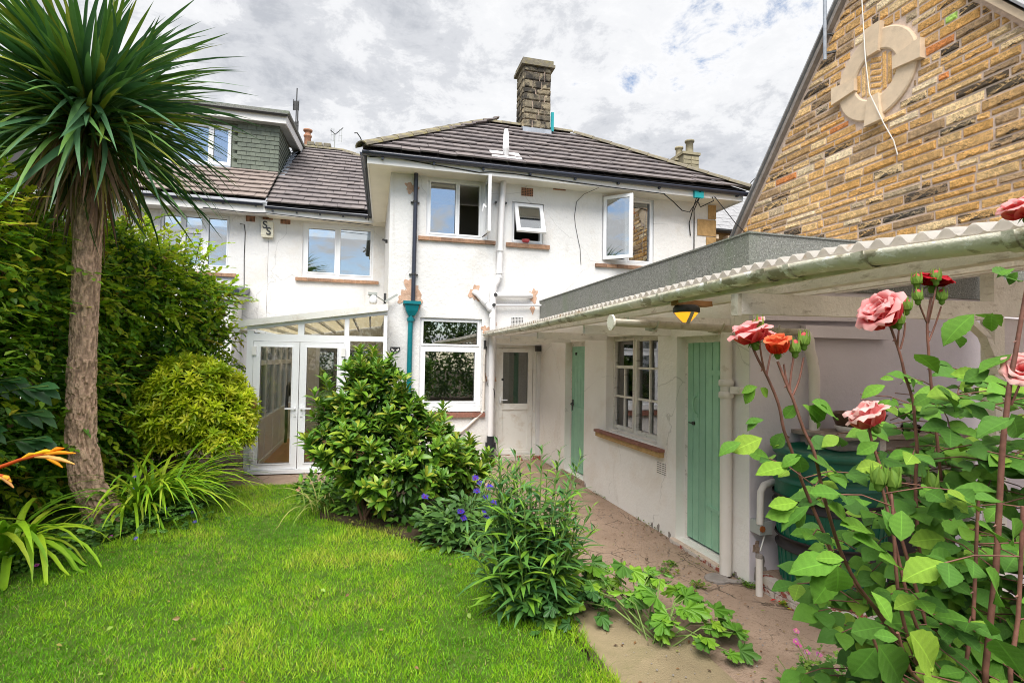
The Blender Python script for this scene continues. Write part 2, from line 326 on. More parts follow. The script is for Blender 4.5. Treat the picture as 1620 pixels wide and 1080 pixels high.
def pane(parent, pl, h, d, mat, over=.012):
    mb = MB(); wbox(mb, pl, h[0]-over, h[1]+over, d, d+.006, h[2]-over, h[3]+over); return mb.build('pane', mat, parent)
def window(parent, pl, a0, a1, b0, b1, lights, mat=None, gl=None, d0=-.13, d1=-.05, step=.014, panes=True):
    """a frame mesh with one pane per light; each light has its own slightly sunk sash rim"""
    mb = MB(); holed(mb, pl, a0, a1, b0, b1, d0, d1, lights)
    for h in lights:
        r = .024
        holed(mb, pl, h[0]-.001-r, h[1]+r+.001, h[2]-r-.001, h[3]+r+.001, d1-.004, d1+step, [(h[0]+.004, h[1]-.004, h[2]+.004, h[3]-.004)])
    f = mb.build('window', mat or m_upvc, parent)
    if panes:
        for h in lights: pane(f, pl, h, (d0+d1)/2, gl or g_ref)
    return f
def brick_row(parent, name, pl, a0, a1, b0, b1, d0, d1, n, mat, mortar=m_mortar):
    mb = MB(); wbox(mb, pl, a0+.004, a1-.004, d0-.01, d1-.012, b0+.004, b1-.004); s = mb.build(name, mortar, parent)
    st = (a1-a0)/n
    for i in range(n):
        b = MB(); j = random.uniform(-.003, .003); wbox(b, pl, a0+i*st+.003, a0+(i+1)*st-.003, d0, d1+j, b0+random.uniform(0, .003), b1-random.uniform(0, .004))
        b.build('brick', mat, s)
    return s
def clip_poly(pts, poly):
    """Sutherland-Hodgman against a convex counter-clockwise polygon"""
    for i in range(len(poly)):
        (x0, y0), (x1, y1) = poly[i], poly[(i+1) % len(poly)]
        o = []; n = len(pts)
        for k in range(n):
            p, q = pts[k], pts[(k+1) % n]
            dp = (x1-x0)*(p[1]-y0)-(y1-y0)*(p[0]-x0); dq = (x1-x0)*(q[1]-y0)-(y1-y0)*(q[0]-x0)
            if dp >= 0: o.append(p)
            if (dp >= 0) != (dq >= 0):
                t_ = dp/(dp-dq); o.append((p[0]+(q[0]-p[0])*t_, p[1]+(q[1]-p[1])*t_))
        pts = o
        if len(pts) < 3: return []
    return pts
def area(p): return .5*abs(sum(p[i][0]*p[(i+1) % len(p)][1]-p[(i+1) % len(p)][0]*p[i][1] for i in range(len(p))))
def tiles(parent, name, P0, U, V, poly, w_, g, mat, th=.024, lift=.030, lap=.06, stagger=.5, gap=.003):
    """lapped tiles in the plane P0 + u U + v V; every tile an object, whole ones share one mesh"""
    P0, U, V = Vector(P0), Vector(U).normalized(), Vector(V).normalized(); Nn = U.cross(V)
    B = Matrix((U, V, Nn)).transposed(); vmax = max(p[1] for p in poly); umin = min(p[0] for p in poly); umax = max(p[0] for p in poly)
    shared = None; cnt = 0
    for r in range(int(math.ceil(vmax/g))):
        off = (r % 2)*stagger*w_
        for c in range(-1, int((umax-umin)/w_)+2):
            u0 = umin+c*w_-off+gap; u1 = u0+w_-2*gap; v0 = r*g; v1 = v0+g+lap
            rect = [(u0, v0), (u1, v0), (u1, v1), (u0, v1)]; q = clip_poly(rect, poly)
            if not q or area(q) < .004: continue
            full = abs(area(q)-area(rect)) < 1e-6
            cu, cv = (u0+u1)/2, v0
            if full and shared: me = shared
            else:
                mb = MB(); n = len(q)
                hb = lambda v: lift*(1-(v-v0)/(g+lap))+.004
                bot = [(u-cu, v-cv, hb(v)) for u, v in q]; top = [(u-cu, v-cv, hb(v)+th) for u, v in q]
                mb.add(bot+top, [tuple(range(n))[::-1], tuple(range(n, 2*n))]+[(i, (i+1) % n, n+(i+1) % n, n+i) for i in range(n)])
                me = mb.mesh(name, mat)
                if full: shared = me
            rz = Matrix.Rotation(random.gauss(0, .009), 3, 'Z') @ Matrix.Rotation(random.gauss(0, .012), 3, 'Y')
            link(name, me, parent, P0+U*cu+V*cv+Nn*random.uniform(-.004, .006)+V*random.gauss(0, .004), B @ rz); cnt += 1
    return cnt
def ridge(parent, a, b, r, L, mat, name='ridge_tile'):
    """half-round ridge tiles laid from a up to b"""
    a, b = Vector(a), Vector(b); d = (b-a); n = max(1, round(d.length/L)); st = d/n; dn = d.normalized()
    sd_ = dn.cross(Vector((0, 0, 1))).normalized(); up = sd_.cross(dn)
    for i in range(n):
        mb = MB(); p0 = a+st*i-dn*.03; p1 = a+st*(i+1); k = 7; vs = []
        for p, rr in ((p0, r*1.05), (p1, r*.94)):
            for ro in (rr, rr-.02):
                for j in range(k+1):
                    t_ = PI*j/k; vs.append(p+sd_*math.cos(t_)*ro*1.15+up*(math.sin(t_)*ro*.75-.02))
        q = k+1; fs = []
        for j in range(k): fs += [(j, j+1, 2*q+j+1, 2*q+j), (q+j+1, q+j, 3*q+j, 3*q+j+1), (j+1, j, q+j, q+j+1), (2*q+j, 2*q+j+1, 3*q+j+1, 3*q+j)]
        mb.add(vs, fs); mb.build(name, mat, parent, (p0+p1)/2)
def gutter(parent, pts, r, mat, name='gutter', n=8, th=.008):
    """half-round open gutter along pts (world), hung level"""
    mb = MB(); pts = [Vector(p) for p in pts]; vs = []; k = len(pts)
    for i, p in enumerate(pts):
        d = (pts[min(i+1, k-1)]-pts[max(0, i-1)]); d.z = 0; d.normalize(); s_ = Vector((d.y, -d.x, 0))
        for rr in (r, r-th):
            for j in range(n+1):
                t_ = PI+PI*j/n; vs.append(p+s_*math.cos(t_)*rr+Vector((0, 0, math.sin(t_)*rr)))
    q = n+1; fs = []
    for i in range(k-1):
        o = i*2*q; e = (i+1)*2*q
        for j in range(n): fs += [(o+j, o+j+1, e+j+1, e+j), (o+q+j+1, o+q+j, e+q+j, e+q+j+1)]
        fs += [(o, e, e+q, o+q), (o+n, o+q+n, e+q+n, e+n)]
    mb.add(vs, fs, True); o = 0; e = (k-1)*2*q
    mb.add(vs[:q], [tuple(range(q))], False); mb.add(vs[e:e+q], [tuple(range(q))[::-1]], False)
    return mb.build(name, mat, parent)
def rounded_stone(mb, c, ax, ay, az, lx, ly, dep, proud, rnd):
    """pitched-face block: c is the centre of its bed face, ax/ay span it, az points out"""
    c, ax, ay, az = Vector(c), Vector(ax), Vector(ay), Vector(az); b = min(.016, ly*.22); vs = []
    def ring(sx, sy, h, j): return [c+ax*(x*sx+rnd.uniform(-j, j))+ay*(y*sy+rnd.uniform(-j, j))+az*h for x, y in ((-1, -1), (1, -1), (1, 1), (-1, 1))]
    j = min(.006, ly*.06)
    vs = ring(lx/2, ly/2, -dep, 0)+ring(lx/2-b*.2, ly/2-b*.2, proud*.55, j)+ring(lx/2-b*1.3, ly/2-b*1.1, proud*1.0, j)
    fs = [(8, 9, 10, 11)]+[(o+i, o+(i+1) % 4, o+4+(i+1) % 4, o+4+i) for o in (0, 4) for i in range(4)]
    mb.add(vs, fs)
# ================================================================== SETTING
def sheet(name, pts, z, mat, th=.0, holes=None):
    mb = MB()
    if th: mb.prism([(x, y, z-th) for x, y in pts], (0, 0, th))
    else: mb.quad(*[(x, y, z) for x, y in pts])
    return tag(mb.build(name, mat), kind='structure')
sheet('ground', [(-150, -60), (150, -60), (150, 200), (-150, 200)], -.06, m_soil)
PATHX = 1.38
def ground_sheet(name, x0, x1, y0, y1, nx, ny, zf, mat):
    mb = MB(); vs = [(x0+(x1-x0)*i/nx, y0+(y1-y0)*j/ny) for j in range(ny+1) for i in range(nx+1)]
    mb.add([(x, y, zf(x, y)) for x, y in vs], [(j*(nx+1)+i, j*(nx+1)+i+1, (j+1)*(nx+1)+i+1, (j+1)*(nx+1)+i) for j in range(ny) for i in range(nx)], True)
    return tag(mb.build(name, mat), kind='structure')
_h = rng.random((64, 64))
def vnoise(x, y, s):
    x = np.asarray(x, float)*s+20.3; y = np.asarray(y, float)*s+11.7
    i = np.floor(x).astype(int); j = np.floor(y).astype(int); fx = x-i; fy = y-j
    fx = fx*fx*(3-2*fx); fy = fy*fy*(3-2*fy); h = lambda a, b: _h[a % 64, b % 64]
    return (h(i, j)*(1-fx)+h(i+1, j)*fx)*(1-fy)+(h(i, j+1)*(1-fx)+h(i+1, j+1)*fx)*fy
def path_z(x, y): return float(.006*vnoise(x, y, 1.3)+.004*vnoise(x, y, 5))-.004
ground_sheet('path', PATHX, 5.45, -1.5, 9.4, 60, 120, path_z, m_conc)
sheet('house_front_path', [(-3.0, 8.0), (PATHX-.002, 8.0), (PATHX-.002, 9.4), (-3.0, 9.4)], .002, m_conc, .06)
sheet('paving_slab', [(PATHX-.08, -1.0), (1.97, -1.0), (2.0, 3.34), (1.72, 3.62), (PATHX-.02, 3.66)], .022, m_slab, .06)
LAWN = [(1.30, -1.5), (1.33, 3.2), (1.35, 3.66), (1.40, 4.2), (1.1, 4.9), (.6, 5.5), (-.1, 6.35), (-.62, 7.0), (-.9, 7.99), (-1.75, 7.99), (-1.72, 7.0), (-2.0, 6.4), (-2.35, 5.8), (-2.7, 5.0), (-3.0, 4.0), (-3.0, -1.5)]
def lawn_z(x, y): return float(.012+.02*vnoise(x, y, .9))
ground_sheet('lawn', -3.4, 1.28, -1.5, 7.98, 40, 70, lambda x, y: lawn_z(x, y)-(.05 if x < -3 else 0), m_turf)
bed = MB(); bed.prism([(-.5, 6.3, -.05), (.2, 5.6, -.05), (1.1, 4.6, -.05), (1.385, 4.2, -.05), (1.385, 7.6, -.05), (-.6, 7.6, -.05)], (0, 0, .095))
tag(bed.build('flower_bed', m_soil), kind='structure')

# ================================================================== WHITE HOUSE
FY = ('y', 9.4); WY = ('y', 13.4)
house = thing('white_house', 'white rendered house with dark tiled hip roof and stone chimney', 'house', (3.4, 11.2, 0))
W1 = (.86, 1.96, 3.89, 4.94); W2 = (2.39, 2.985, 3.88, 4.615); W3 = (4.14, 5.215, 3.64, 4.89); W4 = (.795, 1.875, .86, 2.475); DO = (2.15, 2.90, .02, 2.03)
mb = MB(); holed(mb, FY, .25, 6.55, -.06, 4.99, -.28, 0, [W1, W2, W3, W4, DO])
mb.box(.25, .53, 9.69, 13.39, -.06, 4.99); mb.box(6.27, 6.55, 9.69, 17, -.06, 4.99); mb.box(.25, 6.55, 16.8, 17, -.06, 4.99)
mb.build('wall', m_render, house)
mb = MB(); WW = (-1.61, -.01, 3.62, 4.87); PD = (-1.25, .1, 0, 2.1)
holed(mb, WY, -2.34, .25, -.06, 4.99, -.28, 0, [WW, PD]); mb.box(-2.34, -2.2, 13.69, 17, -.06, 4.99)
mb.build('wall', m_render, house)
mb = MB(); mb.box(.54, 6.26, 10.9, 11.0, -.05, 4.9); mb.box(.54, 6.26, 9.7, 10.9, 2.62, 2.75); mb.box(.54, 6.26, 9.7, 10.9, 4.94, 4.98); mb.box(2.14, 2.2, 9.7, 10.9, 2.76, 4.93); mb.box(3.4, 3.46, 9.7, 10.9, -.05, 4.93)
mb.build('inside_wall', m_inner, house)
mb = MB(); mb.box(-2.19, .24, 15, 15.1, -.05, 4.9); mb.build('inside_wall', m_inner, house)

# windows of the main block
f1 = window(house, FY, *W1, [(.935, 1.375, 3.955, 4.85), (1.44, 1.80, 3.955, 4.85)], panes=False)
pane(f1, FY, (.935, 1.375, 3.955, 4.85), -.09, g_ref)
# opened sash, hinged on its right side, standing nearly square to the wall
def opened_sash(parent, hinge, ax, L, H, fw, gl, name='open_sash', upv=Vector((0, 0, 1)), th=.05, handle=None):
    hinge = Vector(hinge); ax = Vector(ax).normalized(); nn = ax.cross(upv).normalized()*th
    mb = MB(); P = lambda a, b: hinge+ax*a+upv*b
    for (a0, a1, b0, b1) in ((0, fw, 0, H), (L-fw, L, 0, H), (fw, L-fw, 0, fw), (fw, L-fw, H-fw, H)):
        mb.prism([P(a0, b0)-nn/2, P(a1, b0)-nn/2, P(a1, b1)-nn/2, P(a0, b1)-nn/2], nn)
    s = mb.build(name, m_upvc, parent)
    mb = MB(); q = nn*.1
    mb.prism([P(fw-.008, fw-.008)-q/2, P(L-fw+.008, fw-.008)-q/2, P(L-fw+.008, H-fw+.008)-q/2, P(fw-.008, H-fw+.008)-q/2], q)
    mb.build('pane', gl, parent)
    return s
opened_sash(f1, (1.90, 9.40, 3.94), (-.02, -.42, 0), .47, .96, .055, g_ref)
mb = MB(); mb.bar((1.84, 9.02, 4.36), (1.80, 9.05, 4.42), .02, .02); mb.bar((1.80, 9.05, 4.42), (1.79, 9.06, 4.30), .018, .018); mb.build('window_handle', m_upvc, f1)
mb = MB(); mb.bar((1.86, 9.43, 3.935), (1.885, 9.06, 3.945), .02, .008); mb.build('window_stay', m_iron, f1)
f2 = window(house, FY, *W2, [(2.44, 2.935, 3.93, 4.56)], panes=False)
opened_sash(f2, (2.43, 9.42, 4.585), (1, 0, 0), .53, .60, .065, g_ref, upv=Vector((.0, -.40, -.917)))
f3 = window(house, FY, *W3, [(4.20, 4.625, 3.70, 4.83), (4.71, 5.15, 3.70, 4.83)], panes=False)
pane(f3, FY, (4.71, 5.15, 3.70, 4.83), -.09, g_ref)
opened_sash(f3, (4.17, 9.39, 3.67), (.36, -.36, 0), .56, 1.18, .06, g_ref)
window(house, FY, W4[0], W4[1], .95, W4[3], [(.855, 1.81, 2.02, 2.415), (.895, 1.77, 1.03, 1.895)], gl=g_ref)
mb = MB(); wbox(mb, FY, .80, 1.87, -.10, .03, .862, .945); mb.build('window_board', m_upvc, house)
brick_row(house, 'window_sill', FY, .73, 2.09, 3.80, 3.868, -.02, .05, 7, m_sill)
brick_row(house, 'window_sill', FY, 2.28, 3.10, 3.785, 3.862, -.02, .05, 4, m_sill)
brick_row(house, 'window_sill', FY, 4.0, 5.30, 3.525, 3.592, -.02, .05, 6, m_sill)
brick_row(house, 'window_sill', FY, .72, 1.95, .765, .845, -.02, .06, 5, m_silltile)
# back door
mb = MB(); holed(mb, FY, DO[0], DO[1], DO[2]+.06, DO[3], -.14, -.05, [(2.205, 2.845, .09, 1.985)]); mb.build('door_frame', m_upvcdirty, house)
mb = MB(); holed(mb, FY, 2.21, 2.84, .095, 1.98, -.13, -.07, [(2.29, 2.755, .985, 1.905), (2.29, 2.755, .17, .875)]); door = mb.build('door', m_upvcdirty, house)
pane(door, FY, (2.29, 2.755, .985, 1.905), -.11, g_mid)
mb = MB(); wbox(mb, FY, 2.28, 2.765, -.12, -.088, .16, .885); mb.build('door_panel', m_upvcdirty, door)
mb = MB(); wbox(mb, FY, 2.235, 2.255, -.07, -.03, 1.0, 1.1); wbox(mb, FY, 2.24, 2.37, -.04, -.025, 1.045, 1.062); wbox(mb, FY, 2.238, 2.252, -.07, -.065, .92, .96); mb.build('door_handle', m_upvc, door)
mb = MB(); wbox(mb, FY, 2.13, 2.96, -.15, .10, -.02, .075); mb.build('doorstep', m_brickred, house)

# airbricks and vents
def airbrick(parent, pl, a0, a1, b0, b1, nx, ny, mat, name='airbrick', d=.012):
    ca, cb = (a1-a0)/nx, (b1-b0)/ny
    holes = [(a0+ca*(i+.17), a0+ca*(i+.87), b0+cb*(j+.17), b0+cb*(j+.87)) for i in range(nx) for j in range(ny)]
    mb = MB(); A0, A1 = a0, a1
    holed(mb, pl, a0, a1, b0, b1, -.05, d, holes)
    mb.m = 1; wquad(mb, pl, [(a0, -.003+.004, b0), (a1, .001, b0), (a1, .001, b1), (a0, .001, b1)])  # dark sheet behind the grid stands in for the shade in its holes
    return mb.build(name, [mat, m_iron], parent)
airbrick(house, FY, 2.555, 2.775, 4.735, 4.88, 7, 5, m_terra)
airbrick(house, FY, 3.16, 3.40, 4.90, 4.945, 8, 1, m_terra)
airbrick(house, FY, 2.405, 2.625, 2.385, 2.53, 8, 6, m_render, 'wall_vent')
airbrick(house, WY, -2.48, -2.265, 4.885, 4.955, 7, 3, m_terra)
airbrick(house, WY, -2.10, -1.885, 4.81, 4.94, 7, 5, m_terra)

# bare patches where the render has come off
def patch(parent, pl, c, rx, rz, seed, mat=m_patch, n=44, d=None):
    r = random.Random(seed); pts = []; d = .004+.0007*seed if d is None else d
    for i in range(n):
        t_ = 2*PI*i/n; k = .80+.20*math.sin(3*t_+seed)+.13*math.sin(7*t_+seed*2)+r.uniform(-.07, .07); pts.append((c[0]+rx*k*math.cos(t_), c[1]+rz*k*math.sin(t_)))
    mb = MB(); a = [wp(pl, p[0], d, p[1]) for p in pts]; b = [wp(pl, p[0], -.02, p[1]) for p in pts]
    mb.add(a+b, [tuple(range(n))]+[(i, n+i, n+(i+1) % n, (i+1) % n) for i in range(n)])
    return mb.build('bare_patch', mat, parent)
for c, rx, rz, sd_ in (((.60, 4.69), .13, .11, 1), ((.63, 2.90), .17, .24, 2), ((.52, 2.80), .12, .14, 3), ((.76, 2.72), .07, .14, 13), ((1.74, 2.93), .12, .16, 4), ((2.80, 2.93), .11, .14, 5), ((2.80, 2.68), .05, .08, 6), ((1.95, 2.28), .10, .10, 7), ((2.10, 1.42), .05, .10, 8), ((1.95, 1.44), .04, .10, 9), ((2.10, 2.42), .05, .06, 10)):
    patch(house, FY, c, rx, rz, sd_)

# quoins at the right corner of the main block
for z0, z1, a0, m in ((4.62, 4.90, 6.40, m_sillstone), (4.28, 4.60, 6.16, m_sillstone), (3.93, 4.26, 6.36, m_sillstone), (3.60, 3.91, 6.16, m_sillstone), (3.25, 3.58, 6.36, m_sillstone)):
    mb = MB(); wbox(mb, FY, a0, 6.575, -.2, .018, z0, z1); mb.build('quoin', m, house)

# eaves: fascia, soffit, gutter
E0, E1, EB, EBL = (-.17, 8.95), (6.90, 8.95), 13.12, -.05
mb = MB(); mb.box(-.14, 6.87, 8.99, 9.015, 4.90, 5.07); mb.build('fascia', m_white, house)
mb = MB(); mb.prism([(-.14, 9.02, 4.90), (-.116, 9.02, 4.90), (-.02, 13.0, 4.90), (-.044, 13.0, 4.90)], (0, 0, .17)); mb.build('fascia', m_white, house)
mb = MB(); mb.box(6.87, 6.895, 8.99, 13.1, 4.90, 5.07); mb.build('fascia', m_white, house)
mb = MB(); mb.prism([(-.115, 9.016, 4.925), (6.868, 9.016, 4.925), (6.868, 13.1, 4.925), (-.02, 13.1, 4.925)], (0, 0, .02)); mb.build('soffit', m_cream, house)
gutter(house, [(-.22, 8.935, 5.07), (3.3, 8.935, 5.06), (6.96, 8.935, 5.05)], .062, m_navy)
gutter(house, [(-.20, 8.99, 5.07), (-.09, 13.0, 5.07)], .06, m_navy)
for i in range(9):
    mb = MB(); x = .1+i*.83; mb.box(x-.018, x+.018, 8.93, 8.99, 4.968, 5.0); mb.build('gutter_bracket', m_navy, house)
# hip roof
EZ = 5.10; R1 = Vector((2.15, 11.0, 6.66)); R2 = Vector((4.11, 11.0, 6.66))
sl = math.hypot(11-8.92, 6.66-EZ); V = Vector((0, 11-8.92, 6.66-EZ)).normalized()
mb = MB(); A = Vector((-.2, 8.92, EZ)); B_ = Vector((6.93, 8.92, EZ)); C_ = Vector((6.93, 13.1, EZ)); D_ = Vector((-.06, 13.1, EZ))
dz = Vector((0, 0, -.012))
mb.quad(A+dz, B_+dz, R2+dz, R1+dz); mb.quad(D_+dz, A+dz, R1+dz); mb.quad(B_+dz, C_+dz, R2+dz); mb.quad(C_+dz, D_+dz, R1+dz, R2+dz)
mb.quad(A+Vector((0, 0, -.03)), D_+Vector((0, 0, -.03)), C_+Vector((0, 0, -.03)), B_+Vector((0, 0, -.03)))
roof = mb.build('roof', m_under, house)
poly = [(0, 0), (7.13, 0), (R2.x+.2, sl), (R1.x+.2, sl)]
tiles(roof, 'roof_tile', A, (1, 0, 0), V, poly, .30, .262, m_tile, lift=.045, th=.028)
# left hip slope (edge-on from the garden)
Vl = Vector((2.35, 0, 6.66-EZ)).normalized(); 
tiles(roof, 'side_roof_tile', D_, (-.03, -1, 0), Vl, [(0, 0), (4.18, 0), (2.1, (R1-A).length*.9), (2.0, (R1-A).length*.9)], .40, .30, m_tile)
ridge(roof, A+Vector((-.02, -.02, .05)), R1+Vector((-.04, -.04, .025)), .115, .40, m_ridge, 'hip_tile')
ridge(roof, B_+Vector((.02, -.02, .05)), R2+Vector((.05, -.04, .025)), .115, .40, m_ridge, 'hip_tile')
ridge(roof, R1+Vector((.02, 0, .045)), R2+Vector((-.02, 0, .045)), .115, .42, m_ridge)
for x, s_ in ((-.2, -1), (6.93, 1)):
    mb = MB(); mb.tube([(x, 8.92, 5.15), (x+s_*.05, 8.86, 5.25), (x+s_*.10, 8.84, 5.31), (x+s_*.14, 8.83, 5.30)], .009, 6); mb.build('hip_iron', m_iron, roof)
# chimney
ch = MB(); ch.box(2.965, 3.525, 10.78, 11.3, 6.3, 7.93); chim = ch.build('chimney', m_mortar, house)
mb = MB(); mb.prism([(2.88, 10.70, 7.92), (3.61, 10.70, 7.92), (3.61, 11.38, 7.92), (2.88, 11.38, 7.92)], (0, 0, .06)); mb.prism([(2.91, 10.73, 7.98), (3.58, 10.73, 7.98), (3.58, 11.35, 7.98), (2.91, 11.35, 7.98)], (0, 0, .09)); mb.build('chimney_cap', m_ridge, chim)
z = 6.62; r_ = random.Random(5); k = 0
while z < 7.9:
    h = min(r_.uniform(.10, .20), 7.92-z)
    if 7.92-(z+h) < .07: h = 7.92-z
    cut = sorted([2.95, 3.54]+([3.14, 3.33] if k % 3 == 0 else [3.22+r_.uniform(-.06, .08)]+([3.40] if r_.random() < .4 else [])))
    for a, b in zip(cut[:-1], cut[1:]):
        mb = MB(); rounded_stone(mb, ((a+b)/2, 10.775, z+h/2), (1, 0, 0), (0, 0, 1), (0, -1, 0), b-a-.012, h-.012, .02, .03, r_); mb.build('chimney_stone', m_chim, chim)
    for a, b in ((10.77, 11.02+r_.uniform(-.08, .08)), (0, 11.31)):
        a = a or last
        mb = MB(); rounded_stone(mb, (2.96, (a+b)/2, z+h/2), (0, -1, 0), (0, 0, 1), (-1, 0, 0), b-a-.012, h-.012, .02, .03, r_); mb.build('chimney_stone', m_chim, chim); last = b
    z += h; k += 1
mb = MB(); mb.box(2.95, 3.55, 10.72, 10.768, 6.48, 6.60); mb.prism([(2.93, 10.72, 6.45), (2.93, 11.3, 6.75), (2.93, 11.3, 6.90), (2.93, 10.72, 6.60)], (.02, 0, 0)); mb.build('flashing', m_lead, chim)
mb = MB(); mb.box(3.545, 3.60, 10.72, 10.775, 6.58, 6.98); mb.build('green_flashing_strip', m_tealbox, chim)
# vent pipe through the roof
vp = thing('vent_pipe', 'white vent pipe standing on a flat collar on the tiled roof above the gutter', 'pipe', (2.19, 9.12, 5.2))
mb = MB(); mb.lathe([(.0, -.02), (.052, -.02), (.052, .20), (.060, .21), (.060, .27), (.052, .28), (.052, .47), (.045, .50), (.030, .57), (.0, .575)], (2.19, 9.12, 5.22), 14); mb.build('pipe', m_pipe, vp)
mb = MB(); mb.prism([(1.93, 9.02, 5.235), (2.46, 9.02, 5.235), (2.46, 9.30, 5.445), (1.93, 9.30, 5.445)], (0, -.012, .014)); mb.build('collar', m_pipe, vp)

# ------------------------------------------------------------------ rear wing (behind the conservatory)
fw = window(house, WY, *WW, [(-1.49, -.89, 3.74, 4.77), (-.77, -.08, 3.72, 4.80)], gl=g_ref)
brick_row(house, 'window_sill', WY, -1.74, .13, 3.515, 3.59, -.02, .06, 7, m_sill)
mb = MB(); holed(mb, WY, PD[0], PD[1], 0, 2.1, -.12, -.03, [(-1.17, -.60, .12, 2.02), (-.52, .02, .12, 2.02)]); pdw = mb.build('patio_door', m_upvc, house)
for h in ((-1.17, -.60, .12, 2.02), (-.52, .02, .12, 2.02)): pane(pdw, WY, h, -.08, g_ref)
mb = MB(); mb.box(-2.34, -.02, 13.0, 13.025, 4.90, 5.08); mb.build('fascia', m_white, house)
mb = MB(); mb.box(-2.34, .248, 13.026, 13.398, 4.915, 4.935); mb.build('soffit', m_cream, house)
gutter(house, [(-2.36, 12.945, 5.08), (-.08, 12.945, 5.05)], .06, m_navy)
for i in range(5):
    mb = MB(); x = -2.2+i*.5; mb.box(x-.018, x+.018, 12.94, 13.0, 4.975, 5.0); mb.build('gutter_bracket', m_navy, house)
WP0 = Vector((-2.33, 12.93, 5.12)); WV = Vector((0, 1, .7)).normalized(); wk = math.hypot(1, .7)
wpoly = [(0, 0), (2.27, 0), (2.27, 3.42*wk), (1.97, 3.63*wk), (1.40, 3.95*wk), (.34, 3.93*wk), (.0, 1.57*wk)]
mb = MB(); mb.quad(*[WP0+Vector((1, 0, 0))*u+WV*v+Vector((0, 0, -.01)) for u, v in wpoly])
mb.quad(*[WP0+Vector((1, 0, 0))*u+WV*v+Vector((0, 0, -.05)) for u, v in [(0, 0), (2.5, 0), (2.5, 3.4*wk), (0, 3.9*wk)]])
roof2 = mb.build('roof', m_under, house)
tiles(roof2, 'roof_tile', WP0, (1, 0, 0), WV, wpoly, .30, .285, m_tile, lift=.045, th=.028)
wpt = lambda u, v: WP0+Vector((1, 0, 0))*u+WV*v*wk
ridge(roof2, wpt(.30, 3.93)+Vector((0, 0, .03)), wpt(1.40, 3.95)+Vector((0, 0, .03)), .12, .42, m_ridge)
ridge(roof2, wpt(2.3, 3.35)+Vector((0, 0, .03)), wpt(1.40, 3.95)+Vector((0, 0, .03)), .12, .42, m_ridge, 'hip_tile')
# stepped lead along the junction of the wing roof and the overhanging eave
for i in range(9):
    mb = MB(); y = 12.98+i*.36; zz_ = 5.12+.7*(y-12.93); mb.bar((-.055+i*.002, y, zz_+.05), (-.053+i*.002, y+.34, zz_+.05+.24), .13, .02); mb.build('step_flashing', m_navy, roof2)

# ================================================================== NEIGHBOURING HOUSE
nb = thing('neighbouring_house', 'adjoining white house with brown tiles and a green shingled dormer, partly behind the palm', 'house', (-5, 15, 0))
NW = (-4.55, -3.16, 3.70, 4.90)
mb = MB(); holed(mb, WY, -9, -2.346, -.06, 4.99, -.28, 0, [NW]); mb.box(-9, -8.8, 13.69, 18, -.06, 5); mb.box(-9, -2.346, 14.6, 14.7, -.05, 4.9); mb.build('wall', m_render, nb)
window(nb, WY, *NW, [(-4.5, -4.16, 3.77, 4.83), (-4.06, -3.735, 4.59, 4.83), (-4.06, -3.735, 3.77, 4.47), (-3.60, -3.22, 3.77, 4.83)], gl=g_ref)
brick_row(nb, 'window_sill', WY, -4.7, -2.99, 3.52, 3.60, -.02, .06, 6, m_sill)
airbrick(nb, WY, -2.83, -2.64, 4.81, 4.945, 7, 5, m_terra)
mb = MB(); mb.box(-9, -2.345, 12.98, 13.005, 4.93, 5.16); mb.build('fascia', m_white, nb)
mb = MB(); mb.box(-9, -2.345, 13.006, 13.398, 4.94, 4.96); mb.build('soffit', m_white, nb)
gutter(nb, [(-9, 12.93, 5.17), (-2.40, 12.93, 5.13)], .06, m_navy)
for i in range(7):
    mb = MB(); x = -2.55-i*.65; mb.box(x-.018, x+.018, 12.93, 12.98, 5.05, 5.08); mb.build('gutter_bracket', m_navy, nb)
NP0 = Vector((-8.4, 12.90, 5.20)); mb = MB()
mb.quad(*[NP0+Vector((1, 0, 0))*u+WV*v+Vector((0, 0, -.01)) for u, v in ((-.6, 0), (6.05, 0), (6.05, 2.0), (-.6, 2.0))]); nroof = mb.build('roof', m_under, nb)
tiles(nroof, 'roof_tile', NP0, (1, 0, 0), WV, [(2.2, 0), (6.06, 0), (6.06, 1.57*wk), (2.2, 1.57*wk)], .33, .285, m_tile2, lift=.045, th=.028)
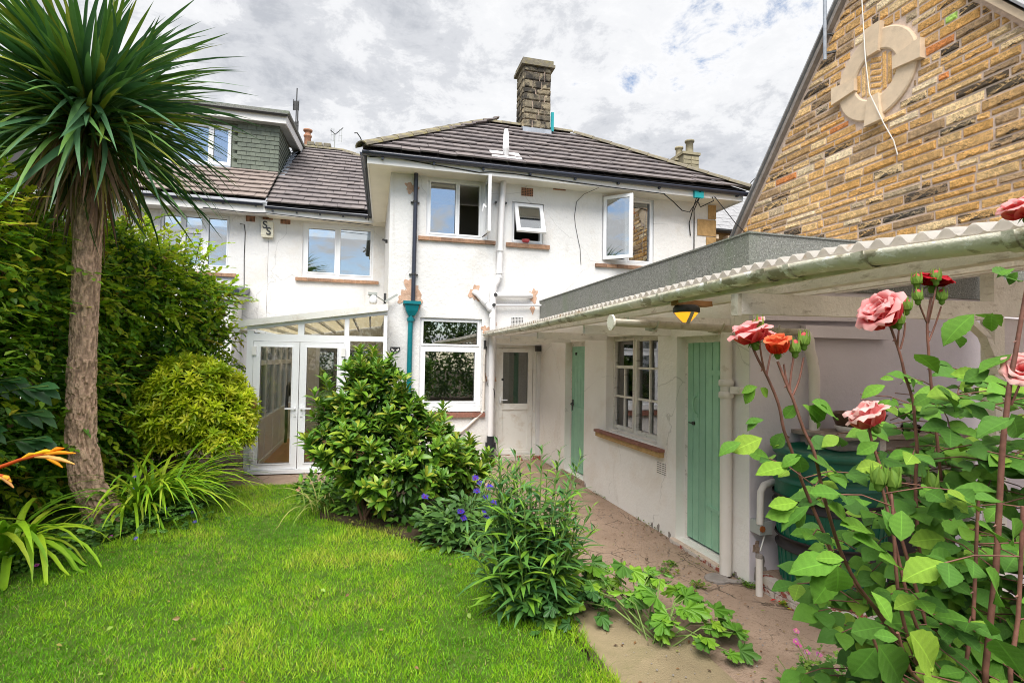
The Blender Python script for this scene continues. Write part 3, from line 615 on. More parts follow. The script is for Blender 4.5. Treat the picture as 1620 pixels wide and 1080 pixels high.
# dormer
DY = ('y', 14.45); DW = (-5.3, -3.44, 6.36, 7.36)
mb = MB(); holed(mb, DY, -8, -2.36, 6.05, 7.52, -.2, -.03, [DW]); mb.prism([(-2.375, 14.48, 6.05), (-2.375, 14.48, 7.52), (-2.375, 16.6, 7.60), (-2.375, 16.5, 7.55)], (.01, 0, 0)); mb.box(-8, -2.4, 15.6, 15.7, 6, 7.5)
dorm = mb.build('dormer', m_shingle, nb)
row = .108; z = 6.12; i = 0
while z < 7.5:
    x = -2.345; j = 0
    while x > -6.2:
        wd = .21 if (i % 2 == 0 or j) else .105; x0 = x-wd
        a0, a1 = x0, x
        if not (a1 > DW[0]-.0 and a0 < DW[1]+.0 and z+row > DW[2]-.12 and z < DW[3]+.02) or a0 >= DW[1]-.05:
            a0 = max(a0, DW[1]+.005) if (z+row > DW[2]-.12 and z < DW[3]+.02 and a1 > DW[1]) else a0
            if a1-a0 > .03:
                mb = MB(); h = row+.03; y0 = 14.45-.03
                mb.add([(a0+.003, y0-.024, z), (a1-.003, y0-.024, z), (a1-.003, y0-.004, z+h), (a0+.003, y0-.004, z+h), (a0+.003, y0, z), (a1-.003, y0, z), (a1-.003, y0+.01, z+h), (a0+.003, y0+.01, z+h)],
                       [(0, 1, 2, 3), (0, 4, 5, 1), (0, 3, 7, 4), (1, 5, 6, 2), (3, 2, 6, 7)]); mb.build('shingle', m_shingle, dorm)
        x = x0; j += 1
    # cheek course
    y1 = 12.93+(min(z+row*.5, 7.55)-5.12)/.7
    if y1 > 14.5:
        n_ = max(1, int((y1-14.42)/.21))
        for q in range(n_):
            ya, yb = 14.42+(y1-14.42)*q/n_, 14.42+(y1-14.42)*(q+1)/n_
            mb = MB(); h = row+.03
            mb.add([(-2.33, ya+.002, z), (-2.33, yb-.002, z), (-2.352, yb-.002, z+h), (-2.352, ya+.002, z+h), (-2.36, ya+.002, z), (-2.36, yb-.002, z)], [(0, 1, 2, 3), (0, 4, 5, 1), (0, 3, 4), (1, 5, 2)]); mb.build('shingle', m_shingle, dorm)
    z += row; i += 1
fr = MB(); holed(fr, DY, DW[0], DW[1], DW[2], DW[3], -.10, .0, [(-5.2, -3.94, 6.44, 7.28), (-3.83, -3.51, 6.46, 7.26)]); wn = fr.build('window', m_upvc, nb)
for h in ((-5.2, -3.94, 6.44, 7.28), (-3.83, -3.51, 6.46, 7.26)): pane(wn, DY, h, -.05, g_ref)
mb = MB(); wbox(mb, DY, -5.35, -3.42, -.05, .07, 6.25, 6.355); mb.build('window_sill', m_lead, nb)
mb = MB(); 
for i in range(5): mb.tube([(-3.60+.035*i, 14.62+.012*(i % 2), 6.42), (-3.585+.028*i, 14.62+.012*(i % 2), 7.3)], .018, 6)
mb.build('curtain', m_fabric, wn)
mb = MB(); mb.box(-8.2, -2.16, 14.19, 14.22, 7.47, 7.69); mb.bar((-2.17, 14.22, 7.58), (-2.08, 16.75, 7.72), .03, .22); mb.build('dormer_fascia', m_white, nb)
mb = MB(); mb.box(-8.2, -2.18, 14.225, 14.44, 7.475, 7.49); mb.prism([(-2.345, 14.44, 7.475), (-2.185, 14.44, 7.475), (-2.10, 16.7, 7.62), (-2.30, 16.7, 7.62)], (0, 0, .015)); mb.build('soffit', m_lampgrey, nb)
mb = MB(); mb.prism([(-8.3, 14.12, 7.70), (-2.09, 14.12, 7.70), (-2.03, 16.9, 7.86), (-8.3, 16.9, 7.86)], (0, 0, .07)); mb.build('dormer_roof', m_felt, nb)
gutter(nb, [(-8.2, 14.13, 7.70), (-2.12, 14.13, 7.68)], .05, m_iron)
for i in range(8):
    mb = MB(); y = 14.5+i*.27; mb.bar((-2.28, y, 5.17+.7*(y-12.93)+.01), (-2.24+i*.005, y+.26, 5.17+.7*(y+.26-12.93)), .13, .015); mb.build('step_flashing', m_lead, nb)
# party chimney with one pot, behind the ridge
mb = MB(); mb.box(-2.25, -1.35, 17.6, 18.3, 7.6, 8.25); nch = mb.build('chimney', m_farstone, nb)
r_ = random.Random(3)
for i in range(4):
    mb = MB(); rounded_stone(mb, (-2.14+i*.22, 17.6, 8.18), (1, 0, 0), (0, 0, 1), (0, -1, 0), .20, .16, .02, .06, r_); mb.build('chimney_stone', m_ridge, nch)
for i in range(3):
    mb = MB(); rounded_stone(mb, (-1.96+i*.24, 17.7, 8.32), (1, 0, 0), (0, 1, 0), (0, 0, 1), .22, .3, .06, .05, r_); mb.build('chimney_stone', m_ridge, nch)
mb = MB(); mb.lathe([(.10, 0), (.10, .34), (.125, .36), (.125, .40), (.09, .42), (.085, .52), (.135, .53), (.14, .58), (.02, .62), (0, .62)], (-2.10, 18, 8.30), 14); mb.build('chimney_pot', m_terra, nch)
# ================================================================== CONSERVATORY
CY = ('y', 8.8)
con = thing('conservatory', 'white framed lean-to conservatory with glazed double doors and sloping clear roof', 'conservatory', (-.8, 9, 0))
sl_ = (2.455-2.15)/(.23+1.79); zt = lambda x: 2.15+(x+1.79)*sl_
mb = MB()
def vb(x0, x1, z0, z1, y0=8.80, y1=8.87): mb.box(x0, x1, y0, y1, z0, z1)
vb(-1.79, -1.70, .02, 2.14); vb(-.41, -.32, .08, 2.02); vb(.18, .235, .08, 2.44); vb(-1.70, -.41, 1.99, 2.10, 8.795, 8.875); vb(-.41, .18, 2.02, 2.10)
for a, b in ((-1.085, -.995), (-.41, -.34)): mb.prism([(a, 8.80, 2.1), (b, 8.80, 2.1), (b, 8.80, zt(b)), (a, 8.80, zt(a))], (0, .07, 0))
mb.prism([(-1.79, 8.796, zt(-1.79)), (.235, 8.796, zt(.235)), (.235, 8.796, zt(.235)+.06), (-1.79, 8.796, zt(-1.79)+.06)], (0, .08, 0))
vb(-1.73, .2, .02, .075, 8.75, 8.90)
mb.build('frame', m_upvc, con)
mb = MB(); mb.prism([(-1.90, 8.74, zt(-1.90)+.055), (.24, 8.74, zt(.24)+.055), (.24, 8.74, zt(.24)+.165), (-1.90, 8.74, zt(-1.9)+.145)], (0, .05, 0)); mb.build('roof_trim', m_upvcdirty, con)
# sloping roof of strips
for i in range(8):
    xa, xb = -1.86+i*.262, -1.86+(i+1)*.262
    mb = MB(); mb.prism([(xa, 8.80, zt(xa)+.07), (xb-.02, 8.80, zt(xb)+.068), (xb-.02, 13.38, zt(xb)+.068), (xa, 13.38, zt(xa)+.07)], (0, 0, .02)); mb.build('roof_panel', m_poly, con)
    mb = MB(); mb.bar((xb-.01, 8.86, zt(xb)+.04), (xb-.01, 13.38, zt(xb)+.04), .03, .05); mb.build('roof_bar', m_upvc, con)
gutter(con, [(-1.93, 8.76, 2.16), (-1.93, 13.3, 2.16)], .05, m_pipe)
def cdoor(a0, a1, hx, hs):
    mb = MB(); holed(mb, CY, a0, a1, .08, 1.985, -.06, .012, [(a0+.10, a1-.10, .17, 1.905)]); d = mb.build('door', m_upvc, con)
    mb = MB(); holed(mb, CY, a0+.085, a1-.085, .155, 1.92, -.02, .022, [(a0+.10, a1-.10, .17, 1.905)]); mb.build('glazing_bead', m_upvc, d)
    pane(d, CY, (a0+.10, a1-.10, .17, 1.905), -.03, g_clear)
    mb = MB(); wbox(mb, CY, hx-.016, hx+.016, .012, .022, .86, 1.04); wbox(mb, CY, hx-.012 if hs > 0 else hx-.14, hx+.14 if hs > 0 else hx+.012, .045, .06, .975, .995); wbox(mb, CY, hx-.01, hx+.01, .022, .05, .972, .998); wbox(mb, CY, hx-.006, hx+.006, .022, .026, .885, .915); mb.build('door_handle', m_upvc, d)
    xh = a0+.012 if hs < 0 else a1-.012
    for zh in (.22, 1.05, 1.78):
        mb = MB(); wbox(mb, CY, xh-.03, xh+.03, .0, .03, zh, zh+.13); mb.build('hinge', m_white, d)
cdoor(-1.695, -1.055, -1.095, -1); cdoor(-1.045, -.405, -1.005, 1)
for h in ((-1.68, -1.09, 2.11, 2.2), (-.99, -.415, 2.11, 2.3), (-.335, .175, 2.11, 2.38)):
    mb = MB(); mb.prism([(h[0], 8.83, 2.095), (h[1], 8.83, 2.095), (h[1], 8.83, zt(h[1])+.01), (h[0], 8.83, zt(h[0])+.01)], (0, .006, 0)); mb.build('pane', g_clear, con)
pane(con, CY, (-.32, .18, .10, 2.02), -.03, g_clear)
# left side of the conservatory: dado panels, tall lights and top lights
SX = ('x', -1.72)   # faces -X
ys = [8.9+i*(13.36-8.9)/6 for i in range(7)]
hol = []
for a, b in zip(ys[:-1], ys[1:]): hol += [(a+.04, b-.04, .78, 1.62), (a+.04, b-.04, 1.70, 2.02)]
mb = MB(); holed(mb, SX, 8.88, 13.38, .02, 2.12, -.06, 0, hol, back=True)
for a, b in zip(ys[:-1], ys[1:]):
    mb.box(-1.665, -1.652, a+.005, a+.045, .1, 2.1)
mb.box(-1.665, -1.645, 8.9, 13.38, .02, .12); mb.box(-1.665, -1.648, 8.9, 13.38, .70, .77)
side = mb.build('side_frame', m_upvc, con)
for a, b in zip(ys[:-1], ys[1:]):
    pane(side, SX, (a+.04, b-.04, .78, 1.62), -.03, g_clear); pane(side, SX, (a+.04, b-.04, 1.70, 2.02), -.03, g_clear)
# laminate boards
mb = MB(); mb.box(-1.66, .245, 8.88, 13.38, -.03, .035); fl = mb.build('floor', m_under, con)
for i in range(11):
    x = -1.65+i*.17; y = 8.89-(i*37 % 5)*.25
    while y < 13.37:
        y2 = min(y+1.25, 13.37); a = max(y, 8.89)
        if y2-a > .05:
            mb = MB(); mb.box(x, x+.168, a, y2-.002, .036, .046); mb.build('floor_board', m_laminate, fl)
        y += 1.25
# things inside
arm = thing('armchair', 'pale high-backed chair seen through the conservatory glass behind the laurel', 'chair', (.0, 9.75, .05))
mb = MB(); mb.prism([(-.20, 9.95, .5), (.20, 9.95, .5), (.20, 10.05, 1.72), (.16, 10.06, 1.80), (-.12, 10.06, 1.80), (-.18, 10.05, 1.74)], (0, .10, 0)); mb.build('backrest', m_fabric, arm)
mb = MB(); mb.box(-.22, .22, 9.45, 9.95, .42, .55); mb.build('seat', m_fabric, arm)
for x in (-.19, .19):
    for y in (9.49, 9.98):
        mb = MB(); mb.box(x-.02, x+.02, y-.02, y+.02, .047, .42); mb.build('leg', m_block, arm)
mb = MB(); mb.tube([(-1.58, 11.4, .1), (-1.52, 11.1, .45), (-1.50, 10.9, .40), (-1.49, 10.8, .5), (-1.50, 10.85, .9), (-1.52, 11.1, 1.2), (-1.53, 11.3, 1.25), (-1.54, 11.45, 1.0)], .028, 8)
tag(mb.build('vacuum_hose', m_black, None, (-1.5, 11, .1)), 'black looped hose hanging inside the glazed left side of the conservatory', 'hose')

# blue-capped lean-to end of the next door porch
po = thing('porch_roof', 'blue and grey capped porch roof end showing beside the hedge', 'porch', (-3.2, 12.6, 2.9))
mb = MB(); mb.prism([(-2.70, 12.4, 3.02), (-2.70, 13.38, 3.16), (-3.9, 13.38, 3.3), (-3.9, 12.4, 3.2)], (0, 0, .13)); mb.build('capping', m_navy, po)
mb = MB(); mb.prism([(-2.72, 12.42, 2.90), (-2.72, 13.38, 3.03), (-3.9, 13.38, 3.18), (-3.9, 12.42, 3.08)], (0, 0, .10)); mb.build('fascia', m_lampgrey, po)
mb = MB(); mb.box(-3.85, -2.85, 12.55, 13.38, -.05, 2.9); mb.build('wall', m_render, po)

# ================================================================== OUTBUILDING
OX = ('x', 2.967); Y0o, Y1o = 3.79, 9.40
ob = thing('outbuilding', 'low white outbuilding with two green doors and a felted parapet', 'outbuilding', (4.2, 6.5, 0))
FD = (7.30, 8.10, .07, 2.06); WI = (5.24, 6.55, .875, 2.09); ND = (4.09, 4.87, .04, 2.03)
mb = MB(); holed(mb, OX, Y0o, 9.398, -.06, 2.6, -.20, 0, [FD, WI, ND]); mb.build('wall', m_render2, ob)
mb = MB(); mb.box(2.9695, 6.96, 3.778, 3.99, -.06, 2.6); mb.build('end_wall', m_shadewhite, ob)
mb = MB(); mb.box(3.9, 4.0, 4.0, 9.39, -.05, 2.6); mb.box(2.98, 6.96, 9.2, 9.39, -.05, 2.6); mb.box(3.17, 3.9, 4.98, 5.06, -.05, 2.5); mb.box(3.17, 3.9, 6.75, 6.83, -.05, 2.5); mb.build('inside_wall', m_inner, ob)
mb = MB(); mb.box(2.97, 6.96, 3.8, 9.398, 2.601, 2.66); mb.build('flat_roof', m_felt, ob)
mb = MB(); mb.box(2.935, 3.06, 3.755, 9.396, 2.40, 2.83); mb.box(3.061, 6.96, 3.755, 3.88, 2.40, 2.83); mb.build('parapet', m_felt, ob)
mb = MB(); mb.box(2.925, 3.07, 3.745, 9.396, 2.831, 2.845); mb.box(3.071, 6.96, 3.745, 3.89, 2.831, 2.845); mb.build('parapet_edge', m_felt, ob)
# painted plank doors
def plank_door(D, n, hinge_far, extra):
    y0, y1, z0, z1 = D; d = -.12
    mb = MB(); wbox(mb, OX, y0+.03, y1-.03, d-.03, d-.006, z0+.02, z1-.02); dr = mb.build('door', m_green, ob)
    st = (y1-y0-.06)/n
    for i in range(n):
        mb = MB(); a, b = y0+.03+i*st+.004, y0+.03+(i+1)*st-.004
        pr = [(a, d), (a, d+.014), (a+.004, d+.018), (b-.004, d+.018), (b, d+.014), (b, d)]
        mb.prism([wp(OX, p[0], p[1], z0+.03) for p in pr], (0, 0, z1-z0-.06)); mb.build('plank', m_green, dr)
    return dr, d+.018
dr, dd = plank_door(ND, 7, True, None)
for z in (.40, 1.66):
    mb = MB(); wbox(mb, OX, 4.12, 4.47, dd, dd+.008, z, z+.05) if z > 1 else mb.prism([wp(OX, 4.12, dd, z-.02), wp(OX, 4.50, dd, z+.035), wp(OX, 4.50, dd, z+.055), wp(OX, 4.12, dd, z+.045)], (-.012, 0, 0)); mb.build('hinge_strap', m_green, dr)
mb = MB(); mb.tube([wp(OX, 4.67, dd, 1.46), wp(OX, 4.67, dd+.035, 1.43), wp(OX, 4.67, dd+.045, 1.38), wp(OX, 4.67, dd+.035, 1.31), wp(OX, 4.67, dd, 1.28)], .007, 6); wbox(mb, OX, 4.658, 4.682, dd, dd+.005, 1.45, 1.49); wbox(mb, OX, 4.658, 4.682, dd, dd+.005, 1.25, 1.29); mb.build('pull_handle', m_green, dr)
mb = MB(); wbox(mb, OX, 4.70, 4.74, dd, dd+.012, 1.17, 1.20); wbox(mb, OX, 4.72, 4.80, dd+.004, dd+.01, 1.18, 1.19); mb.build('latch', m_iron, dr)
mb = MB(); holed(mb, OX, ND[0], ND[1], ND[2], ND[3], -.19, -.10, [(ND[0]+.03, ND[1]-.045, ND[2]+.005, ND[3]-.06)]); mb.build('door_frame', m_oldwood, ob)
mb = MB(); wbox(mb, OX, 4.05, 4.90, -.18, .05, -.03, .035); sill_n = mb.build('doorstep', m_mortar, ob)
for i in range(5):
    mb = MB(); wbox(mb, OX, 4.06+i*.168, 4.06+i*.168+.16, .0, .062+random.uniform(-.006, .006), -.03, .03); mb.build('brick', m_brickred, sill_n)
dr2, dd2 = plank_door(FD, 6, True, None)
for z in (.22, .98, 1.08, 1.90):
    mb = MB(); wbox(mb, OX, FD[0]+.03, FD[1]-.03, dd2, dd2+.006, z, z+(.09 if z in (.98,) else .008)); mb.build('ledge', m_green, dr2)
mb = MB(); wbox(mb, OX, 7.98, 8.03, dd2, dd2+.01, 1.0, 1.17); wbox(mb, OX, 7.90, 8.02, dd2+.025, dd2+.04, 1.09, 1.11); wbox(mb, OX, 7.995, 8.015, dd2+.01, dd2+.03, 1.08, 1.12); mb.build('door_handle', m_iron, dr2)
for y in (7.45, 7.88):
    mb = MB(); wbox(mb, OX, y-.012, y+.012, dd2, dd2+.02, 1.86, 1.90); mb.build('hook', m_iron, dr2)
mb = MB(); holed(mb, OX, FD[0], FD[1], FD[2], FD[3], -.19, -.10, [(FD[0]+.03, FD[1]-.03, FD[2]+.005, FD[3]-.07)]); mb.build('door_frame', m_oldwood, ob)
mb = MB(); wbox(mb, OX, 7.25, 8.15, -.18, .035, -.03, .068); mb.build('doorstep', m_conc, ob)
# twelve-light timber window
y0, y1, z0, z1 = WI; mid = 5.93
lights = []
za = [.965, 1.335, 1.70, 2.03]
for (c0, c1, cc) in ((y0+.07, mid-.05, True), (mid+.05, y1-.07, False)):
    m2 = (c0+c1)/2
    for j in range(3):
        if not cc and j == 2: lights.append((c0, c1, za[2]+.025, za[3])); continue
        lights += [(c0, m2-.012, za[j]+(.0 if j == 0 else .012), za[j+1]-.012), (m2+.012, c1, za[j]+(.0 if j == 0 else .012), za[j+1]-.012)]
mb = MB(); holed(mb, OX, y0, y1, z0+.03, z1, -.16, -.10, lights)
for a, b in ((y0+.055, mid-.035), (mid+.035, y1-.055)): holed(mb, OX, a, b, z0+.06, z1-.03, -.11, -.085, [(a+.014, b-.014, za[0]-.004, za[3]+.004)])
fw_ = mb.build('window', m_oldwood, ob)
for h in lights: pane(fw_, OX, h, -.13, g_mid, .006)
mb = MB(); wbox(mb, OX, y0-.01, y1+.01, -.14, -.02, .873, .905); mb.build('window_board', m_oldwood, ob)
mb = MB(); wbox(mb, OX, 5.10, 6.76, -.1, .055, .785, .842); sl2 = mb.build('window_sill', m_sillstone, ob)
for i in range(8):
    mb = MB(); a = 5.085+i*.211; wbox(mb, OX, a+.002, a+.209, -.1, .075+random.uniform(-.003, .003), .843, .872); mb.build('sill_tile', m_silltile, sl2)
# slotted vent below the sill
mb = MB(); wbox(mb, OX, 5.04, 5.24, 0, .008, .60, .74)
vt = mb.build('slotted_vent', m_render2, ob)
for j in range(6):
    for a in (5.05, 5.145):
        mb = MB(); wbox(mb, OX, a, a+.085, .002, .0085, .612+j*.021, .619+j*.021); mb.build('slot', m_iron, vt)
# chipped foot of the wall
for y, w_, h_, s_ in ((4.98, .03, .04, 31), (5.2, .03, .05, 32), (5.33, .02, .035, 33), (7.22, .02, .03, 34), (3.95, .04, .03, 35)): patch(ob, OX, (y, h_*.8), w_, h_, s_, m_greystone, 10, .004)
patch(ob, ('y', 3.778), (3.07, .12), .07, .12, 41, m_greystone, 22, .005); patch(ob, ('y', 3.778), (3.03, .30), .04, .07, 42, m_conc, 14, .004)

# ================================================================== LEAN-TO CANOPY
ca = thing('canopy', 'long corrugated plastic canopy on peeling white timbers along the outbuilding', 'canopy', (2.4, 5, 2.2))
GX = 1.93
gz = [(9.35, 2.195), (8.2, 2.19), (6.6, 2.185), (5.2, 2.20), (3.72, 2.215), (3.0, 2.225), (2.38, 2.232), (1.95, 2.222), (1.70, 2.21), (1.45, 2.192), (1.23, 2.178), (.7, 2.17)]
def gzi(y): return float(np.interp(y, [p[0] for p in gz[::-1]], [p[1] for p in gz[::-1]]))
gutter(ca, [(GX, y, z+.02) for y, z in gz], .056, m_gutter, n=10)
for y in (8.6, 7.5, 6.3, 5.1, 4.2, 3.3, 2.75, 2.28, 2.12, 1.72, 1.2):
    mb = MB(); n = 10; z = gzi(y)+.02; wd = .035 if y not in (2.28, 1.72) else .06
    pts = [(GX+.0625*math.cos(PI+PI*j/n), z+.0625*math.sin(PI+PI*j/n)) for j in range(n+1)]
    mb.add([(p[0], y, p[1]) for p in pts]+[(p[0], y+wd, p[1]) for p in pts], [(j, j+1, n+2+j, n+1+j) for j in range(n)], True)
    mb.build('gutter_joint', m_gutter, ca)
lam, amp = .088, .0165
def csheet(ya, yb, xr, mat=m_sheet):
    n = max(4, int((yb-ya)/lam*8)); mb = MB(); vs = []
    for th in (0, .003):
        for s_ in (0, .33, .66, 1):
            for i in range(n+1):
                y = ya+(yb-ya)*i/n; x = GX-.02+(xr-GX+.02)*s_
                vs.append((x, y, gzi(y)+.052+(x-GX)*.13+amp*math.sin(2*PI*y/lam)+th))
    k = n+1; fs = []
    for l in (0, 1):
        for a in range(3): fs += [(l*4*k+a*k+i, l*4*k+a*k+i+1, l*4*k+(a+1)*k+i+1, l*4*k+(a+1)*k+i) for i in range(n)]
    for a in (0, 3): fs += [(a*k+i, a*k+i+1, 4*k+a*k+i+1, 4*k+a*k+i) for i in range(n)]
    mb.add(vs, fs, True); return mb.build('roof_sheet', mat, ca)
y = .6
while y < 9.35:
    yb = min(y+.80, 9.38); csheet(y, yb+.0, 2.93 if y > 3.7 else 5.4); y = yb
def beam(name, a, b, w_, h_, mat=m_oldwood):
    mb = MB(); mb.bar(a, b, w_, h_); return mb.build(name, mat, ca)
# eaves board behind the gutter, purlins, cross rafters, main beam, post and brace
beam('eaves_board', (GX+.075, .7, 2.215), (GX+.075, 9.38, 2.21), .02, .07)
for x, z in ((2.28, 2.285), (2.60, 2.335)): beam('purlin', (x, .7, z-.06), (x, 9.38, z-.06), .045, .09)
beam('purlin', (3.3, .7, 2.365), (3.3, 3.7, 2.365), .045, .10); beam('purlin', (3.75, .7, 2.42), (3.75, 3.7, 2.42), .045, .10); beam('purlin', (4.2, .7, 2.48), (4.2, 3.7, 2.48), .045, .10)
for y in (8.9, 7.9, 6.55, 5.0): beam('rafter', (GX+.09, y, 2.085), (2.965, y, 2.085), .045, .085)
beam('rafter', (GX+.09, 4.05, 2.10), (2.965, 4.05, 2.12), .045, .08)
beam('main_beam', (GX+.02, 2.58, 2.105), (3.83, 2.58, 2.135), .05, .115)
beam('beam_end_plate', (GX-.005, 2.58, 2.10), (GX+.02, 2.58, 2.10), .055, .12, m_gutter2)
beam('post', (3.88, 2.62, -.01), (3.88, 2.62, 2.52), .085, .085)
mb = MB(); pts = [(3.50, 2.575, 2.075), (3.62, 2.575, 2.06), (3.74, 2.575, 1.98), (3.81, 2.575, 1.85), (3.835, 2.575, 1.74)]
for p, q in zip(pts[:-1], pts[1:]): mb.bar(p, q, .035, .055, (0, 1, 0))
mb.build('curved_brace', m_oldwood, ca)
# boarded screen right of the post
for i in range(6):
    mb = MB(); x = 3.94+i*.16; mb.box(x, x+.156, 2.63+.004*(i % 2), 2.65+.004*(i % 2), .02, 2.10); mb.build('screen_board', m_shadewhite, ca)
mb = MB(); mb.box(3.925, 5.0, 2.60, 2.63, 2.11, 2.35); mb.build('screen_board', m_oldwood, ca)
# second gutter across the end of the outbuilding, with its pipe into the water butt
g2 = thing('cross_gutter', 'short grimy gutter crossing under the canopy with a pipe down to the water butt', 'gutter', (2.6, 3.7, 2.05))
gutter(g2, [(1.70, 3.66, 2.085), (2.6, 3.67, 2.07), (3.40, 3.68, 2.06)], .052, m_gutter2, n=10)
mb = MB(); mb.tube([(1.685, 3.66, 2.06), (1.70, 3.66, 2.06)], .06, 10); mb.build('end_cap', m_gutter, g2)
mb = MB(); mb.tube([(3.36, 3.68, 2.03), (3.42, 3.68, 2.02), (3.46, 3.69, 1.97), (3.47, 3.70, 1.9), (3.50, 3.70, 1.82), (3.52, 3.70, 1.7), (3.52, 3.70, 1.13)], .042, 10); mb.build('down_pipe', m_pipe2, g2)
for x in (2.05, 2.6, 3.1):
    mb = MB(); mb.bar((x, 3.66, 2.01), (x, 3.79, 2.03), .03, .02); mb.tube([(x, 3.60, 2.08), (x, 3.62, 2.04), (x, 3.66, 2.015), (x, 3.70, 2.035)], .008, 5); mb.build('bracket', m_gutter2, g2)
beam('wall_plate', (2.94, 3.735, 2.16), (4.3, 3.735, 2.19), .05, .07, m_shadewhite)
mb = MB(); mb.box(3.44, 4.32, 3.70, 3.76, 2.00, 2.10); mb.build('bracket_board', m_shadewhite, ca)

# lit amber lamp under the canopy
lp = thing('amber_lamp', 'lit amber lamp with a dark cone shade under the canopy gutter', 'lamp', (2.04, 3.30, 2.16))
mb = MB(); mb.box(1.99, 2.26, 3.26, 3.34, 2.165, 2.20); mb.build('mounting_block', m_block, lp)
mb = MB(); mb.lathe([(.0, .0), (.075, .0), (.09, -.02), (.09, -.045), (.08, -.05)], (2.075, 3.29, 2.165), 18); mb.build('shade', m_iron, lp)
mb = MB(); mb.lathe([(.08, 0), (.06, -.028), (.032, -.058), (.02, -.066), (0, -.066)], (2.075, 3.29, 2.116), 18); mb.build('glass', m_amber, lp)
mb = MB()
for j in range(3):
    t_ = 2*PI*j/3+.5; mb.bar((2.075+.083*math.cos(t_), 3.29+.083*math.sin(t_), 2.12), (2.075+.022*math.cos(t_), 3.29+.022*math.sin(t_), 2.046), .026, .006)
mb.build('cage', m_lampgrey, lp)

# ================================================================== PIPES, LAMPS AND SIGNS ON THE WALLS
dp = thing('black_downpipe', 'black rainwater pipe running from the eaves into a teal hopper', 'drainpipe', (.66, 9.32, 2.75))
mb = MB(); mb.tube([(.67, 9.33, 5.02), (.665, 9.33, 2.74)], .036, 12); mb.build('pipe', m_navy, dp)
for z in (4.42, 3.18):
    mb = MB(); mb.tube([(.665, 9.33, z), (.665, 9.33, z+.03)], .041, 12); mb.bar((.59, 9.375, z+.015), (.74, 9.375, z+.015), .03, .02); mb.build('pipe_clip', m_iron, dp)
tp = thing('teal_downpipe', 'glossy teal iron downpipe with a square hopper head behind the laurel', 'drainpipe', (.63, 9.32, 0))
mb = MB(); 
def frus(z0, z1, w0, w1, d0, d1, cx_=.645):
    mb.add([(cx_-w0, 9.395-2*d0, z0), (cx_+w0, 9.395-2*d0, z0), (cx_+w0, 9.395, z0), (cx_-w0, 9.395, z0), (cx_-w1, 9.395-2*d1, z1), (cx_+w1, 9.395-2*d1, z1), (cx_+w1, 9.395, z1), (cx_-w1, 9.395, z1)], [(3, 2, 1, 0), (0, 1, 5, 4), (1, 2, 6, 5), (2, 3, 7, 6), (3, 0, 4, 7), (4, 5, 6, 7)])
frus(2.68, 2.73, .145, .145, .085, .085); frus(2.57, 2.68, .10, .12, .065, .075); frus(2.49, 2.57, .055, .10, .05, .065)
mb.build('hopper', m_teal, tp)
mb = MB(); mb.tube([(.635, 9.34, 2.50), (.63, 9.34, 2.40), (.625, 9.34, .02)], .042, 12); mb.build('pipe', m_teal, tp)
mb = MB(); mb.tube([(.632, 9.34, 2.395), (.632, 9.34, 2.45)], .058, 12); mb.tube([(.57, 9.36, 2.42), (.70, 9.36, 2.42)], .022, 8); mb.build('pipe_collar', m_teal, tp)
sp = thing('soil_pipe', 'white plastic soil pipe with side branches between the window and the back door', 'drainpipe', (2.04, 9.3, 0))
mb = MB(); mb.tube([(2.20, 9.32, 4.92), (2.17, 9.32, 4.2), (2.155, 9.32, 3.30), (2.15, 9.31, 3.22), (2.07, 9.30, 3.08), (2.05, 9.30, 3.0), (2.045, 9.30, .42)], .054, 14); mb.build('stack', m_pipe, sp)
for x, z, h in ((2.16, 3.68, .04), (2.155, 3.28, .05), (2.05, 2.98, .06), (2.045, 2.50, .07), (2.045, 1.42, .05), (2.15, 3.20, .03)):
    mb = MB(); mb.tube([(x, 9.31, z), (x, 9.31, z+h)], .062, 14); mb.build('pipe_collar', m_pipe, sp)
mb = MB(); mb.tube([(1.73, 9.40, 2.95), (1.78, 9.33, 2.91), (2.03, 9.30, 2.63)], .054, 14); mb.build('branch', m_pipe, sp)
mb = MB(); mb.tube([(1.87, 9.315, 2.81), (1.92, 9.31, 2.755)], .063, 14); mb.tube([(1.975, 9.305, 2.69), (2.01, 9.30, 2.65)], .063, 14); mb.build('pipe_collar', m_pipe, sp)
mb = MB(); mb.tube([(2.08, 9.30, 2.90), (2.60, 9.30, 2.92), (2.72, 9.32, 2.925), (2.76, 9.40, 2.925)], .05, 14); mb.build('branch', m_pipe, sp)
mb = MB(); mb.tube([(2.06, 9.30, 2.72), (2.95, 9.31, 2.755)], .019, 8); mb.build('waste_pipe', m_pipe, sp)
mb = MB(); mb.tube([(2.08, 9.24, 2.90), (2.08, 9.26, 2.90)], .034, 12); mb.tube([(2.05, 9.22, 2.72), (2.05, 9.26, 2.72)], .03, 12); mb.build('access_cap', m_iron, sp)
mb = MB(); mb.tube([(2.045, 9.30, .44), (2.045, 9.30, .0)], .068, 14); mb.box(1.955, 2.135, 9.27, 9.33, .22, .33); mb.build('drain_connector', m_black, sp)
for z in (4.56, 1.42):
    for dx in (-.09, .09):
        mb = MB(); mb.tube([(2.17+dx, 9.38, z), (2.17+dx, 9.345, z)], .022, 8); mb.build('pipe_clip', m_iron, sp)
wpp = thing('waste_pipe', 'thin cream waste pipe with a bend beside the ground floor window', 'pipe', (1.93, 9.35, .6))
mb = MB(); mb.tube([(1.925, 9.36, 1.95), (1.92, 9.36, .92), (1.90, 9.36, .84), (1.62, 9.36, .58), (1.3, 9.36, .35)], .024, 8); mb.build('pipe', m_pipe2, wpp)
for z in (1.68, 1.38, .86):
    mb = MB(); mb.tube([(1.922, 9.36, z), (1.922, 9.36, z+.03)], .03, 8); mb.build('pipe_clip', m_pipe2, wpp)
